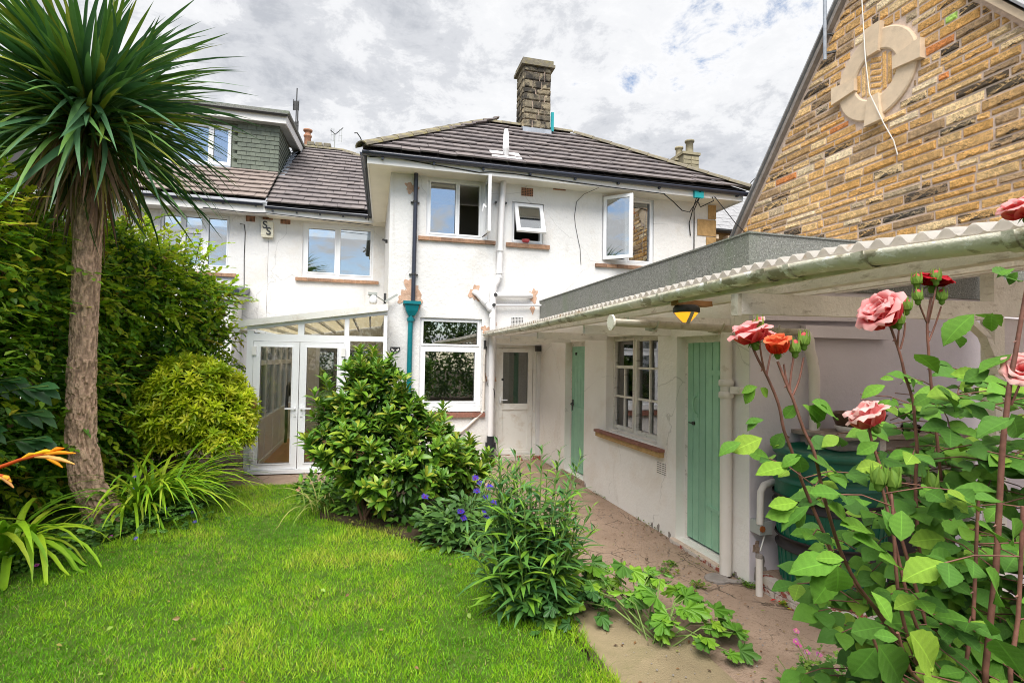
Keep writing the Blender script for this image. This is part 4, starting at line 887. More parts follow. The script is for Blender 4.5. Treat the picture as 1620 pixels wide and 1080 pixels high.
mb = MB(); mb.tube([(1.93, 9.35, 2.10), (1.925, 9.35, 1.95)], .022, 8); mb.build('tap', m_iron, wpp)
fp = thing('front_downpipe', 'cream iron downpipe at the near corner of the outbuilding by the green door', 'drainpipe', (2.9, 4.0, 0))
mb = MB(); mb.tube([(2.90, 3.99, 2.04), (2.90, 3.99, .02)], .048, 16); mb.build('pipe', m_pipe2, fp)
for z in (1.50, 1.60):
    mb = MB(); mb.lathe([(.05, 0), (.062, .01), (.062, .05), (.05, .06)], (2.90, 3.99, z-.02), 16); mb.build('pipe_collar', m_pipe2, fp)
mb = MB(); mb.bar((2.90, 3.93, 1.555), (2.965, 3.86, 1.555), .05, .06); mb.tube([(2.945, 3.84, 1.555), (2.945, 3.90, 1.555)], .03, 8); mb.build('pipe_lug', m_pipe2, fp)
mb = MB(); mb.lathe([(.0, -.02), (.10, -.02), (.10, .015), (.085, .026), (0, .03)], (2.79, 3.95, .0), 12, False); mb.lathe([(.05, .0), (.10, .0), (.11, .02), (.06, .03)], (2.92, 3.93, -.005), 12, False)
tag(mb.build('gully_stone', m_greystone, None, (2.83, 3.95, 0)), 'flat grey stones round the foot of the cream downpipe', 'stone')
st_ = thing('stub_pipe', 'short white pipe with a dark cap standing by the outbuilding corner', 'pipe', (2.93, 3.62, 0))
mb = MB(); mb.tube([(2.93, 3.62, -.01), (2.93, 3.62, .285)], .026, 12); mb.build('pipe', m_pipe2, st_)
mb = MB(); mb.tube([(2.93, 3.62, .285), (2.93, 3.62, .31)], .028, 12); mb.build('cap', m_greystone, st_)
cd = thing('conduit', 'grey elbow conduit running from a box on the end wall', 'conduit', (3.0, 3.7, .6))
mb = MB(); mb.tube([(3.30, 3.72, .83), (3.10, 3.70, .835), (3.03, 3.69, .82), (2.99, 3.68, .77), (2.985, 3.68, .52)], .027, 10); mb.build('pipe', m_pipe2, cd)
mb = MB(); mb.box(2.97, 3.08, 3.66, 3.79, .44, .54); mb.build('box', m_lampgrey, cd)
mb = MB(); mb.tube([(2.985, 3.655, .49), (2.985, 3.648, .49)], .025, 8); mb.build('rusty_screw', m_rust, cd)
mb = MB(); mb.tube([(3.05, 3.70, .44), (2.97, 3.66, .32)], .006, 5); mb.build('wire', m_cablew, cd)

wl = thing('corner_lamp', 'white outdoor lamp on a thin arm beside a grey sensor bar at the house corner', 'lamp', (.23, 9.3, 2.8))
mb = MB(); mb.lathe([(.0, 0), (.06, 0), (.06, -.12), (.045, -.135), (0, -.135)], (.01, 8.93, 2.76), 14); mb.build('lamp_body', m_upvc, wl)
mb = MB(); mb.box(-.07, .07, 8.87, 8.99, 2.762, 2.805); mb.build('lamp_cap', m_lampgrey, wl)
mb = MB(); mb.tube([(.05, 8.95, 2.76), (.12, 9.1, 2.73), (.19, 9.3, 2.71)], .008, 6); mb.build('arm', m_lampgrey, wl)
mb = MB(); mb.box(.18, .22, 9.26, 9.39, 2.62, 2.84); mb.build('bracket', m_iron, wl)
mb = MB(); mb.bar((.20, 9.25, 2.70), (.40, 9.28, 2.83), .03, .035); mb.build('sensor_bar', m_lampgrey, wl)
pq = thing('cat_plaque', 'small black wall plaque with a pale face motif beside the teal pipe', 'plaque', (.39, 9.4, 1.91))
mb = MB(); mb.prism([(.31, 9.385, 1.955), (.47, 9.385, 1.955), (.475, 9.385, 1.90), (.42, 9.385, 1.855), (.39, 9.385, 1.845), (.36, 9.385, 1.855), (.305, 9.385, 1.90)], (0, .014, 0)); mb.build('plate', m_iron, pq)
mb = MB()
for s_ in (-1, 1):
    mb.prism([(.39+s_*.012, 9.380, 1.90), (.39+s_*.06, 9.380, 1.935), (.39+s_*.065, 9.380, 1.90), (.39+s_*.03, 9.380, 1.88)], (0, .004, 0))
mb.prism([(.375, 9.38, 1.872), (.405, 9.38, 1.872), (.39, 9.38, 1.86)], (0, .004, 0)); mb.build('motif', m_white, pq)
# alarm box with the letters S S
ab = thing('alarm_box', 'cream wall box with two black S letters under the eaves', 'alarm box', (-2.36, 13.3, 4.65))
mb = MB(); mb.prism([(-2.485, 13.28, 4.50), (-2.235, 13.28, 4.50), (-2.235, 13.28, 4.81), (-2.485, 13.28, 4.81)], (0, .118, 0)); mb.prism([(-2.475, 13.29, 4.46), (-2.245, 13.29, 4.46), (-2.235, 13.285, 4.50), (-2.485, 13.285, 4.50)], (0, .10, 0)); mb.build('case', m_sign, ab)
def letter(ch_, x, y, z, size, mat, parent, name='letter'):
    cu = bpy.data.curves.new(name, 'FONT'); cu.body = ch_; cu.size = size; cu.extrude = .004; cu.offset = .004; cu.align_x = 'CENTER'; cu.align_y = 'CENTER'
    t_ = bpy.data.objects.new('tmp', cu); COL.objects.link(t_); dg = bpy.context.evaluated_depsgraph_get(); dg.update()
    me = bpy.data.meshes.new_from_object(t_.evaluated_get(dg)); bpy.data.objects.remove(t_); me.materials.clear(); me.materials.append(mat)
    return link(name, me, parent, (x, y, z), Matrix.Rotation(PI/2, 3, 'X'))
letter('S', -2.405, 13.274, 4.725, .235, m_iron, ab); letter('S', -2.325, 13.268, 4.585, .235, m_iron, ab)
# cables
def cable(name, label, pts, r, mat=m_cable, n=5):
    mb = MB(); mb.tube(pts, r, n); return tag(mb.build(name, mat, None, pts[0]), label, 'cable')
cable('eaves_cable', 'thin black cable draped along the white fascia of the main block', [(-.13, 12.9, 4.92), (-.16, 9.4, 4.93), (-.10, 8.985, 5.0), (.15, 8.98, 5.045), (.8, 8.98, 4.99), (1.7, 8.98, 4.93), (1.9, 8.98, 4.96), (2.3, 8.98, 4.97), (3.4, 8.98, 4.93), (4.2, 8.98, 4.91), (5.2, 8.98, 4.89)], .009)
cable('hanging_cable', 'black cable looping from the eaves down the white wall right of the small window', [(3.93, 9.1, 4.92), (3.75, 9.37, 4.86), (3.62, 9.39, 4.72), (3.58, 9.39, 4.45), (3.60, 9.39, 4.28), (3.65, 9.39, 4.05), (3.70, 9.39, 3.85), (3.71, 9.39, 3.7), (3.72, 9.39, 3.55)], .0045)
cable('wing_cable', 'thin cable running along the eaves above the conservatory wing window', [(-3.6, 12.97, 4.945), (-2.7, 12.97, 4.91), (-2.35, 12.97, 4.93), (-1.6, 12.97, 4.90), (-.8, 12.97, 4.86), (-.04, 12.97, 4.83)], .010)
cable('party_cable', 'thin clipped cable down the white wall left of the lettered box', [(-2.95, 13.39, 4.74), (-2.86, 13.39, 4.73), (-2.835, 13.39, 4.55), (-2.84, 13.39, 4.0), (-2.82, 13.39, 3.24)], .008)
jb = thing('junction_box', 'teal junction box with dangling black wires under the right end of the eaves', 'junction box', (6.0, 9.0, 4.85))
mb = MB(); mb.box(5.80, 5.99, 8.93, 8.985, 4.87, 5.0); mb.build('box', m_tealbox, jb)
mb = MB()
for pts in ([(5.2, 9.0, 4.89), (5.45, 9.1, 4.80), (5.7, 9.2, 4.68), (5.86, 9.2, 4.66), (5.93, 9.0, 4.88)], [(5.86, 8.97, 4.87), (5.90, 9.15, 4.70), (5.97, 9.38, 4.50), (6.0, 9.38, 4.25)], [(5.92, 8.97, 4.87), (5.99, 9.25, 4.72), (6.08, 9.38, 4.60), (6.08, 9.38, 3.9)], [(6.2, 8.97, 4.92), (6.25, 9.0, 4.86), (6.1, 9.2, 4.78), (5.92, 9.0, 4.80)]): mb.tube(pts, .010, 5)
mb.build('wires', m_cable, jb)
cable('overhead_wire', 'thin dark wire sagging from the eaves towards the stone gable', [(6.25, 8.97, 4.93), (6.7, 8.95, 4.45), (6.9, 8.9, 4.25), (7.05, 8.9, 4.18), (7.1, 8.85, 4.3)], .008)
cable('door_cable', 'thin brown cable looping beside the soil pipe', [(1.96, 9.36, 2.0), (1.93, 9.34, 1.8), (1.93, 9.32, 1.5), (1.99, 9.32, 1.3), (2.08, 9.24, 1.25), (2.11, 9.3, 1.1)], .006)
cn = MB(); cn.box(.205, .245, 10.4, 10.5, 3.93, 3.98); cn.tube([(.16, 10.3, 3.95), (.22, 10.42, 3.96)], .02, 8); tag(cn.build('side_camera', m_iron, None, (.22, 10.45, 3.95)), 'tiny black camera on the side wall right of the wing window', 'camera')
for q, (x, z) in enumerate(((2.86, 1.93),)):
    mb = MB(); mb.box(x-.0, x+.09, 9.31, 9.40, z, z+.10); tag(mb.build('door_sensor', m_iron, None, (x, 9.35, z)), 'small black sensor cube at the top right of the back door', 'sensor')
bw = MB(); bw.lathe([(.0, 0), (.05, 0), (.075, .04), (.07, .055), (.0, .05)], (2.66, 9.43, 3.895), 12); tag(bw.build('soap_dish', M('coral_plastic', (.75, .12, .14), .4), None, (2.66, 9.43, 3.895)), 'coral dish on the sill of the small open window', 'dish')
wb = thing('wooden_box', 'small pale box with two dark openings inside the right upstairs window', 'box', (4.92, 9.55, 3.70))
mb = MB(); holed(mb, ('y', 9.52), 4.80, 5.06, 3.68, 3.86, -.06, 0, [(4.86, 4.91, 3.72, 3.82), (4.95, 5.0, 3.72, 3.82)], True); mb.build('case', m_cream, wb)

# ================================================================== STONE GABLE
SK = 7.0/5.5; SXX = 7.0      # the gable stands well back beyond the outbuilding
sg = thing('stone_building', 'golden rubble stone gable with a carved stone roundel', 'building', (9, 6.2, 0))
AP = (4.9*SK, EYE+(6.68-EYE)*SK); SL = 1.25
gp = [(AP[0]-4.0, -.06), (AP[0]+4.0, -.06), (AP[0]+4.0, AP[1]-SL*4), AP, (AP[0]-4.0, AP[1]-SL*4)]
mb = MB(); mb.prism([(SXX, y, z) for y, z in gp], (6, 0, 0)); mb.build('wall', m_mortar, sg)
RC, RO, RI = (4.87*SK, EYE+(5.08-EYE)*SK), .50*SK, .265*SK
palette = [(.72, .45, .19), (.65, .41, .18), (.76, .53, .27), (.56, .36, .17), (.80, .61, .36), (.43, .30, .18), (.70, .41, .15), (.66, .27, .10), (.56, .45, .31), (.82, .68, .47)]
pw = [5, 5, 4, 4, 3, 3, 4, .5, 2, 1.6]
r_ = random.Random(21); stones = []; z = 2.40; gap = .020
gable = [(2.2, 2.2), (8.05, 2.2), (8.05, AP[1]-SL*3.15+.0), (AP[0], AP[1]-.06), (2.2, AP[1]-SL*2.7-.06)]
inset = [(2.4, 2.2), (AP[0]+3.9, 2.2), (AP[0]+3.9, AP[1]-SL*3.9-.1), (AP[0], AP[1]-.1), (2.4, AP[1]-SL*(AP[0]-2.4)-.1)]
while z < 7.85:
    h = r_.choice([.095, .105, .115, .125, .135, .15]) ; y = 3.1+r_.uniform(-.3, 0)
    while y < 10.0:
        L = r_.uniform(.22, .64) if r_.random() > .12 else r_.uniform(.09, .18)
        segs = [(y, y+L)]
        dzc = z+h/2-RC[1]
        if abs(dzc) < RO+.04:
            hw = math.sqrt(max(0, (RO+.015)**2-max(0, abs(dzc)-h/2)**2))
            a, b = RC[0]-hw, RC[0]+hw; ns = []
            for p, q in segs:
                if q <= a or p >= b: ns.append((p, q))
                else:
                    if p < a: ns.append((p, a))
                    if q > b: ns.append((b, q))
            segs = ns
        for p, q in segs:
            rect = [(p+gap/2, z+gap/2), (q-gap/2, z+gap/2), (q-gap/2, z+h-gap/2), (p+gap/2, z+h-gap/2)]
            cl = clip_poly(rect, inset)
            if cl and area(cl) > .0016: stones.append((cl, z, h))
        y += L
    z += h
def stone_mesh(mb, cl, rr):
    n = len(cl); cy_ = sum(p[0] for p in cl)/n; cz_ = sum(p[1] for p in cl)/n; pr = rr.uniform(.010, .028)
    hh = max(p[1] for p in cl)-min(p[1] for p in cl); b1 = min(.008, hh*.1); b2 = min(.022, hh*.22)
    def ring(ins, d, j):
        o = []
        for y, z in cl:
            vy, vz = cy_-y, cz_-z; l = math.hypot(vy, vz) or 1
            sy = min(ins, abs(vy)*.8)*(1 if vy > 0 else -1); sz = min(ins, abs(vz)*.8)*(1 if vz > 0 else -1)
            o.append((SXX-d-rr.uniform(-j, j), y+sy+rr.uniform(-j, j), z+sz+rr.uniform(-j, j)))
        return o
    vs = ring(0, -.01, .005)+ring(b1, pr*.6, .005)+ring(b2, pr, .006)
    fs = [tuple(2*n+i for i in range(n))]+[(o+i, o+(i+1) % n, o+n+(i+1) % n, o+n+i) for o in (0, n) for i in range(n)]
    mb.add(vs, fs, False)
def seen(cl):
    cy_ = sum(p[0] for p in cl)/len(cl); cz_ = sum(p[1] for p in cl)/len(cl); d = math.sqrt(SXX**2+cy_**2+(cz_-EYE)**2)
    vis = 1 if (4.15 < cy_ and cz_ > 3.15+max(0, cy_-4.4)*.2) else .05
    return vis*area(cl)/d**2
stones.sort(key=lambda s: -seen(s[0]))
gi = min(range(280), key=lambda i: (sum(p[0] for p in stones[i][0])/len(stones[i][0])-4.13*SK)**2+(stones[i][1]+stones[i][2]/2-(EYE+3.39*SK))**2)
rest = MB()
for i, (cl, z, h) in enumerate(stones):
    hi = z > 5.75
    col = r_.choices(palette, pw)[0]; k = r_.uniform(.82, 1.15); col = tuple(c*k for c in col)
    rv = r_.random(); soot = r_.uniform(-.15, .06) if rv < .68 else (r_.uniform(.10, .24) if rv < .89 else r_.uniform(.30, .50))
    if hi and r_.random() < .38: soot = min(.5, soot+.2)
    if i == gi: col = (.50, .80, .20); soot = 0
    t_ = (*col, soot)
    if i < 300:
        mb = MB(); mb.cur = t_; stone_mesh(mb, cl, r_); cy_ = sum(p[0] for p in cl)/len(cl)
        mb.build('stone', m_stone, sg, (SXX, cy_, z+h/2))
    else: rest.cur = t_; stone_mesh(rest, cl, r_)
tag(rest.build('stonework', m_stone, sg), kind='stuff')
# carved roundel: ring of four segments, four keystones, recessed basket-laid stones
ro = MB(); n = 40
mbk = MB(); vs = [(SXX-.01, RC[0]+RI*1.02*math.cos(2*PI*i/n), RC[1]+RI*1.02*math.sin(2*PI*i/n)) for i in range(n)]; mbk.add(vs, [tuple(range(n))])
rond = mbk.build('roundel', m_mortar, sg)
for q in range(4):
    mb = MB(); k = 12; t0, t1 = q*PI/2+.0, (q+1)*PI/2; vs = []
    for i in range(k+1):
        t_ = t0+(t1-t0)*i/k; c, s_ = math.cos(t_), math.sin(t_)
        for rr, d in ((RI, -.06), (RI, .03), (RI+.02, .045), (RO-.02, .045), (RO, .03), (RO, -.02)): vs.append((SXX-d, RC[0]+rr*c, RC[1]+rr*s_))
    mb.add(vs, [(i*6+j, i*6+j+1, (i+1)*6+j+1, (i+1)*6+j) for i in range(k) for j in range(5)]); mb.build('ring_segment', m_carved, rond)
    c, s_ = math.cos(t0), math.sin(t0); P = lambda r2, w2, d: (SXX-d, RC[0]+r2*c-w2*s_, RC[1]+r2*s_+w2*c)
    mb = MB(); vs = [P(RI-.03, -.085, -.02), P(RI-.03, .085, -.02), P(RO+.08, .135, -.02), P(RO+.08, -.135, -.02), P(RI-.03, -.085, .085), P(RI-.03, .085, .085), P(RO+.08, .135, .10), P(RO+.08, -.135, .10)]
    mb.add(vs, [(4, 5, 6, 7), (0, 1, 5, 4), (1, 2, 6, 5), (2, 3, 7, 6), (3, 0, 4, 7)]); mb.build('keystone', m_carved, rond)
r_ = random.Random(8)
def infill(a, b, wd):
    mb = MB(); mb.cur = (*r_.choice(palette[:3]), .05); A_, B2 = Vector((SXX-.01, *a)), Vector((SXX-.01, *b)); d = (B2-A_); 
    rounded_stone(mb, (A_+B2)/2, d.normalized(), d.normalized().cross(Vector((-1, 0, 0))), (-1, 0, 0), d.length, wd, .01, .014, r_); mb.build('infill_stone', m_stone, rond)
for s_ in (-1, 1):
    for i in range(3):
        o = .13+i*.08; L = math.sqrt(max(.0, .325**2-o**2))
        infill((RC[0]+s_*o, RC[1]-L*.9), (RC[0]+s_*(o-.0), RC[1]+L*.9), .062)
for i in range(6):
    zz_ = RC[1]-.25+i*.095; infill((RC[0]-.085, zz_-.03), (RC[0]+.085, zz_+.03), .068)
# verge boards and roof edge
for s_, y1 in ((1, AP[0]+4.1), (-1, AP[0]-4.1)):
    z1 = AP[1]-SL*abs(y1-AP[0])
    mb = MB(); mb.prism([(SXX-.09, y1, z1), (SXX-.09, AP[0], AP[1]), (SXX-.09, AP[0], AP[1]+.11), (SXX-.09, y1, z1+.11)], (.10, 0, 0)); mb.build('verge_board', m_greystone if s_ > 0 else m_carved, sg)
    mb = MB(); mb.prism([(SXX-.13, y1+s_*.05, z1+.10), (SXX-.13, AP[0], AP[1]+.16), (SXX-.13, AP[0], AP[1]+.20), (SXX-.13, y1+s_*.05, z1+.14)], (6.2, 0, 0)); mb.build('roof', m_slate, sg)
ae = thing('aerial_pole', 'grey metal pole bracketed to the edge of the stone gable', 'pole', (6.873, 7.025, 6.642))
mb = MB(); mb.tube([(6.873, 7.000, 6.616), (6.873, 7.000, 9.187)], .028, 8); mb.build('pole', m_lead, ae)
mb = MB(); mb.bar((6.873, 7.000, 6.718), (6.987, 6.898, 6.718), .03, .03); mb.tube([(6.873, 6.987, 7.024), (8.858, 6.745, 6.833), (6.975, 6.682, 6.667)], .008, 5); mb.bar((6.873, 7.000, 7.024), (6.987, 6.936, 7.024), .02, .02); mb.build('bracket', m_iron, ae)
cable('roundel_cable', 'pale cable hanging down across the carved roundel', [(6.873, 6.389, 7.787), (6.873, 6.325, 7.151), (6.860, 6.262, 6.260), (6.860, 6.198, 5.700), (6.898, 6.007, 5.178), (6.924, 5.880, 4.885), (6.962, 5.855, 4.682)], .008, m_cablew, 6)

# ================================================================== FAR ROOFS AND AERIALS
fh = thing('slate_roofed_house', 'grey slate roofed stone house seen between the white house and the stone gable', 'house', (16, 24, 0))
mb = MB(); mb.prism([(13, 22.0, 7.92), (24, 22.0, 7.92), (24, 26.0, 11.6), (13, 26.0, 11.6)], (0, 0, .06)); mb.prism([(13, 30.0, 7.92), (13, 26.0, 11.6), (24, 26.0, 11.6), (24, 30.0, 7.92)], (0, 0, .06)); roof3 = mb.build('roof', m_slate, fh)
tiles(roof3, 'slate', (14.2, 21.95, 8.0), (1, 0, 0), (0, 4, 3.68), [(0, 0), (6, 0), (6, 5.4), (0, 5.4)], .5, .36, m_slate, th=.02, lift=.012)
ridge(roof3, (13, 26, 11.66), (24, 26, 11.66), .14, .8, m_slate)
mb = MB(); mb.box(13.2, 23.8, 22.4, 29.6, 0, 7.95); mb.build('wall', m_sillstone, fh)
for i in range(8):
    mb = MB(); x = 14.2+i*.62; mb.box(x, x+.12, 22.0, 22.39, 7.55, 7.75); mb.build('corbel', m_carved, fh)
gutter(fh, [(13, 21.9, 7.95), (24, 21.9, 7.95)], .09, m_iron)
fc = thing('far_chimney', 'stone chimney stack with pots rising behind the right end of the hip roof', 'chimney', (14, 22.3, 9.9))
mb = MB(); mb.box(13.62, 14.42, 21.9, 22.9, 7, 11.3); mb.box(13.42, 13.61, 22.3, 22.9, 7, 11.1); body = mb.build('stack', m_farstone, fc); r_ = random.Random(2)
for j in range(9):
    for i in range(2):
        mb = MB(); x = 13.62+i*.40+(j % 2)*.0; rounded_stone(mb, (x+.20, 21.9, 9.62+j*.19), (1, 0, 0), (0, 0, 1), (0, -1, 0), .385, .175, .02, .03, r_); mb.build('chimney_stone', m_farstone, body)
mb = MB(); mb.box(13.56, 14.48, 21.84, 22.95, 11.3, 11.42); mb.box(13.38, 13.555, 22.2, 22.9, 11.1, 11.2); mb.build('cap', m_farstone, fc)
for x, y, h, r2 in ((14.12, 22.2, .66, .20), (13.82, 22.6, .46, .18)):
    mb = MB(); mb.lathe([(r2, 0), (r2*.88, .08), (r2*.84, h-.1), (r2*1.1, h-.08), (r2*1.1, h), (r2*.7, h), (r2*.7, h-.2)], (x, y, 11.42), 14); mb.build('chimney_pot', m_farstone, fc)
t1 = thing('mast_aerial', 'tall thin mast with two stacked aerial arrays behind the dormer', 'aerial', (-2.4, 17.6, 7.4))
mb = MB(); mb.tube([(-2.42, 17.6, 7.3), (-2.40, 17.6, 9.98)], .018, 6); mb.tube([(-2.36, 17.6, 8.9), (-2.36, 17.6, 9.55)], .02, 6); mb.build('mast', m_iron, t1)
for z in (9.5, 9.35, 8.85, 8.72):
    mb = MB(); mb.bar((-2.50, 17.6, z), (-2.34, 17.6, z+.02), .02, .14); mb.tube([(-2.49, 17.55, z-.08), (-2.49, 17.55, z+.1)], .01, 5); mb.tube([(-2.33, 17.55, z-.08), (-2.33, 17.55, z+.1)], .01, 5); mb.build('element', m_iron, t1)
t2 = thing('television_aerial', 'small television aerial on a short mast behind the wing roof', 'aerial', (-1.3, 18, 7.9))
mb = MB(); mb.tube([(-1.30, 18, 7.8), (-1.29, 18, 8.85)], .015, 6); mb.build('mast', m_lampgrey, t2)
mb = MB(); mb.tube([(-1.42, 17.9, 8.92), (-1.28, 18, 8.84), (-1.06, 18.2, 9.16)], .014, 6); mb.build('boom', m_iron, t2)
mb = MB()
for x in (-1.40, -1.16):
    for dx in (0, .08):
        mb.tube([(x+dx, 17.95, 8.6), (x+dx, 17.95, 9.0)], .006, 4)
    for z in (8.62, 8.8, 8.98): mb.tube([(x-.01, 17.95, z), (x+.10, 17.95, z)], .005, 4)
mb.build('reflector', m_lampgrey, t2)

# ================================================================== WATER BUTT, PLINTH, BENCH
pl_ = thing('brick_plinth', 'low plinth of red bricks with flaking white paint under the water butt', 'plinth', (3.4, 3.4, 0))
mb = MB(); mb.box(3.08, 3.78, 3.10, 3.785, -.03, .115); mb.build('fill', m_conc, pl_)
def pbrick(x0, x1, y0, y1, z0, z1):
    mb = MB(); j = lambda: random.uniform(-.006, .006); c = ((x0+x1)/2, (y0+y1)/2); mb.box(x0+.004+j(), x1-.004+j(), y0+.004+j(), y1-.004+j(), z0, z1+j()); mb.build('brick', m_brickred, pl_)
for l in range(2):
    for i in range(3):
        a = 3.07+i*.235-(l % 2)*.05; pbrick(2.99+.01*l, 3.085+.01*l, a, a+.23, -.02+l*.07, .045+l*.07)
    for i in range(4):
        a = 3.02+i*.225-(l % 2)*.06; pbrick(a, a+.22, 3.0, 3.095, -.02+l*.07, .04+l*.07)
bt = thing('water_butt', 'large dark green ribbed water butt on the white flaking plinth', 'water butt', (3.37, 3.40, .13))
prof = [(0, 0), (.31, 0), (.325, .02), (.36, .30), (.372, .31)]
mb = MB(); mb.lathe([(0, 0), (.315, 0), (.33, .015), (.352, .285)], (3.37, 3.40, .135), 40); mb.lathe([(.352, .35), (.375, .60)], (3.37, 3.40, .135), 40); mb.lathe([(.375, .655), (.372, .78)], (3.37, 3.40, .135), 40); mb.lathe([(.37, .84), (.36, .92), (.355, .98)], (3.37, 3.40, .135), 40)
body = mb.build('barrel', m_butt, bt)
for z0, z1, r0 in ((.28, .355, .348), (.595, .66, .368), (.775, .845, .366)):
    mb = MB(); mb.lathe([(r0+.02, z0-.012), (r0+.024, z0), (r0, z0+.012), (r0+.002, z1-.012), (r0+.026, z1), (r0+.022, z1+.012)], (3.37, 3.40, .135), 40); mb.build('rib', m_barrelband if z0 < .7 else m_butt, bt)
mb = MB()
for i in range(36):
    t_ = 2*PI*i/36
    for z0, z1, r0, r1 in ((.03, .27, .334, .351), (.37, .58, .356, .374)): mb.bar((3.37+r0*math.cos(t_), 3.40+r0*math.sin(t_), .135+z0), (3.37+r1*math.cos(t_), 3.40+r1*math.sin(t_), .135+z1), .012, .008)
mb.build('fluting', m_butt, bt)
mb = MB(); mb.lathe([(.38, .96), (.39, .975), (.385, 1.0), (.30, 1.015), (.28, .99), (0, .985)], (3.37, 3.40, .135), 40); mb.build('lid', m_butt, bt)
m_benchwood = M('weathered_bench_wood', (.34, .28, .24), .85, .2, 12, .5, 50, .15, stain=(8, .5, .65, (.5, .46, .42), .6, (.3, 1, 1)))
be = thing('potting_bench', 'weathered wooden potting bench against the shade-tinted white end wall', 'bench', (4.1, 3.55, 0))
mb = MB(); mb.box(3.36, 4.75, 3.30, 3.775, 1.215, 1.245); mb.build('top', m_benchwood, be)
for x in (3.80, 4.70):
    mb = MB(); mb.box(x-.03, x+.03, 3.33, 3.39, -.01, 1.214); mb.build('leg', m_oldwood, be)
for i in range(5):
    mb = MB(); x = 3.84+i*.165; mb.box(x, x+.16, 3.40, 3.42, .86, 1.12); mb.build('panel_board', m_benchwood, be)
mb = MB(); mb.box(3.42, 4.7, 3.36, 3.74, 1.13, 1.2); mb.build('rail', m_benchwood, be)
sk = MB(); sk.box(3.86, 4.66, 3.44, 3.76, .02, .80); sk.box(3.84, 4.68, 3.42, 3.77, .80, .83); tag(sk.build('void_block', m_black, None, (4.2, 3.6, 0)), 'black block standing in for the dark void under the potting bench', 'dark block')  # black block added where only a dark void lies below the bench top
pt = thing('shallow_pot', 'brown shallow glazed pot on the potting bench', 'pot', (3.75, 3.5, 1.245))
mb = MB(); mb.lathe([(0, 0), (.12, 0), (.16, .06), (.19, .14), (.20, .15), (.18, .155), (.14, .07), (0, .05)], (3.75, 3.5, 1.246), 20); mb.build('bowl', m_brownpot, pt)
mb = MB(); mb.lathe([(.125, .0), (.145, .0), (.168, .045), (.16, .05)], (3.75, 3.5, 1.247), 20); mb.build('bark_band', m_oldwood, pt)
PCL = ['brown pine cone nearest the shallow pot on the bench front', 'second brown pine cone from the pot along the bench front', 'third brown pine cone from the pot along the bench front', 'brown pine cone farthest from the pot on the bench front', 'brown pine cone nearest the pot in the back row on the bench', 'middle brown pine cone of the back row on the bench', 'brown pine cone farthest from the pot in the back row on the bench']
for i in range(7):
    x = 4.12+(i % 4)*.12+random.uniform(-.02, .02); y = 3.42+(i//4)*.12; mb = MB()
    for k in range(7):
        rr = .032*math.sin(PI*(k+1)/8.2); mb.lathe([(rr*.6, 0), (rr*1.1, .007), (rr*.6, .010)], (x, y, 1.246+k*.009), 10, False)
    tag(mb.build('pine_cone', m_cone, None, (x, y, 1.246)), PCL[i], 'pine cone', 'pine cones on the bench')
# ================================================================== PLANTS
def template(nseg, prof, curl=0., fold=.12, wave=0.):
    """leaf along +x (length 1), width along y by prof(t), lifted edges (fold), drooping tip (curl)"""
    V = []; F = []
    rib = []; L = []; R = []
    for i in range(nseg+1):
        t_ = i/nseg; z = -curl*t_*t_; rib.append(len(V)); V.append((t_, 0, z))
        if 0 < i < nseg or prof(t_) > .02:
            w_ = prof(t_)/2; zz_ = z+fold*w_*2+wave*math.sin(t_*9)*.02
            L.append(len(V)); V.append((t_, w_, zz_)); R.append(len(V)); V.append((t_, -w_, zz_-2*wave*math.sin(t_*9)*.02))
        else: L.append(rib[-1]); R.append(rib[-1])
    for i in range(nseg):
        for S, flip in ((L, 0), (R, 1)):
            q = [rib[i], rib[i+1], S[i+1], S[i]]; o = []
            for k in q:
                if k not in o: o.append(k)
            if len(o) > 2: F.append(o[::-1] if flip else o)
    return np.array(V, float), F
lens = lambda w_, p=.45: (lambda t_: w_*(math.sin(PI*min(1, max(0, t_))**(math.log(.5)/math.log(p))) if 0 < t_ < 1 else 0))
T_tiny = template(2, lens(.55, .45), .12, .15)
T_hedge = template(3, lens(.62, .42), .18, .14, .6)
T_beech = template(2, lens(.66, .45), .16, .16)
T_lance = template(3, lens(.30, .5), .30, .18)
T_laurel = template(4, lens(.36, .55), .22, .20)
T_narrow = template(4, lens(.17, .4), .42, .14)
def strap_t(w_, n, curl): return template(n, lambda t_: w_*(min(1, .55+t_*1.4) if t_ < .35 else (1-((t_-.35)/.65)**2.2)) if t_ < 1 else 0, curl, .22)
T_strap = strap_t(.045, 7, .0)
def serr(t_):
    b = lens(.74, .44)(t_); return b*(1+.05*math.sin(t_*60)) if 0 < t_ < 1 else 0
T_rose = template(9, serr, .16, .16, .5)
T_rose2 = template(9, serr, .30, .05, .9)
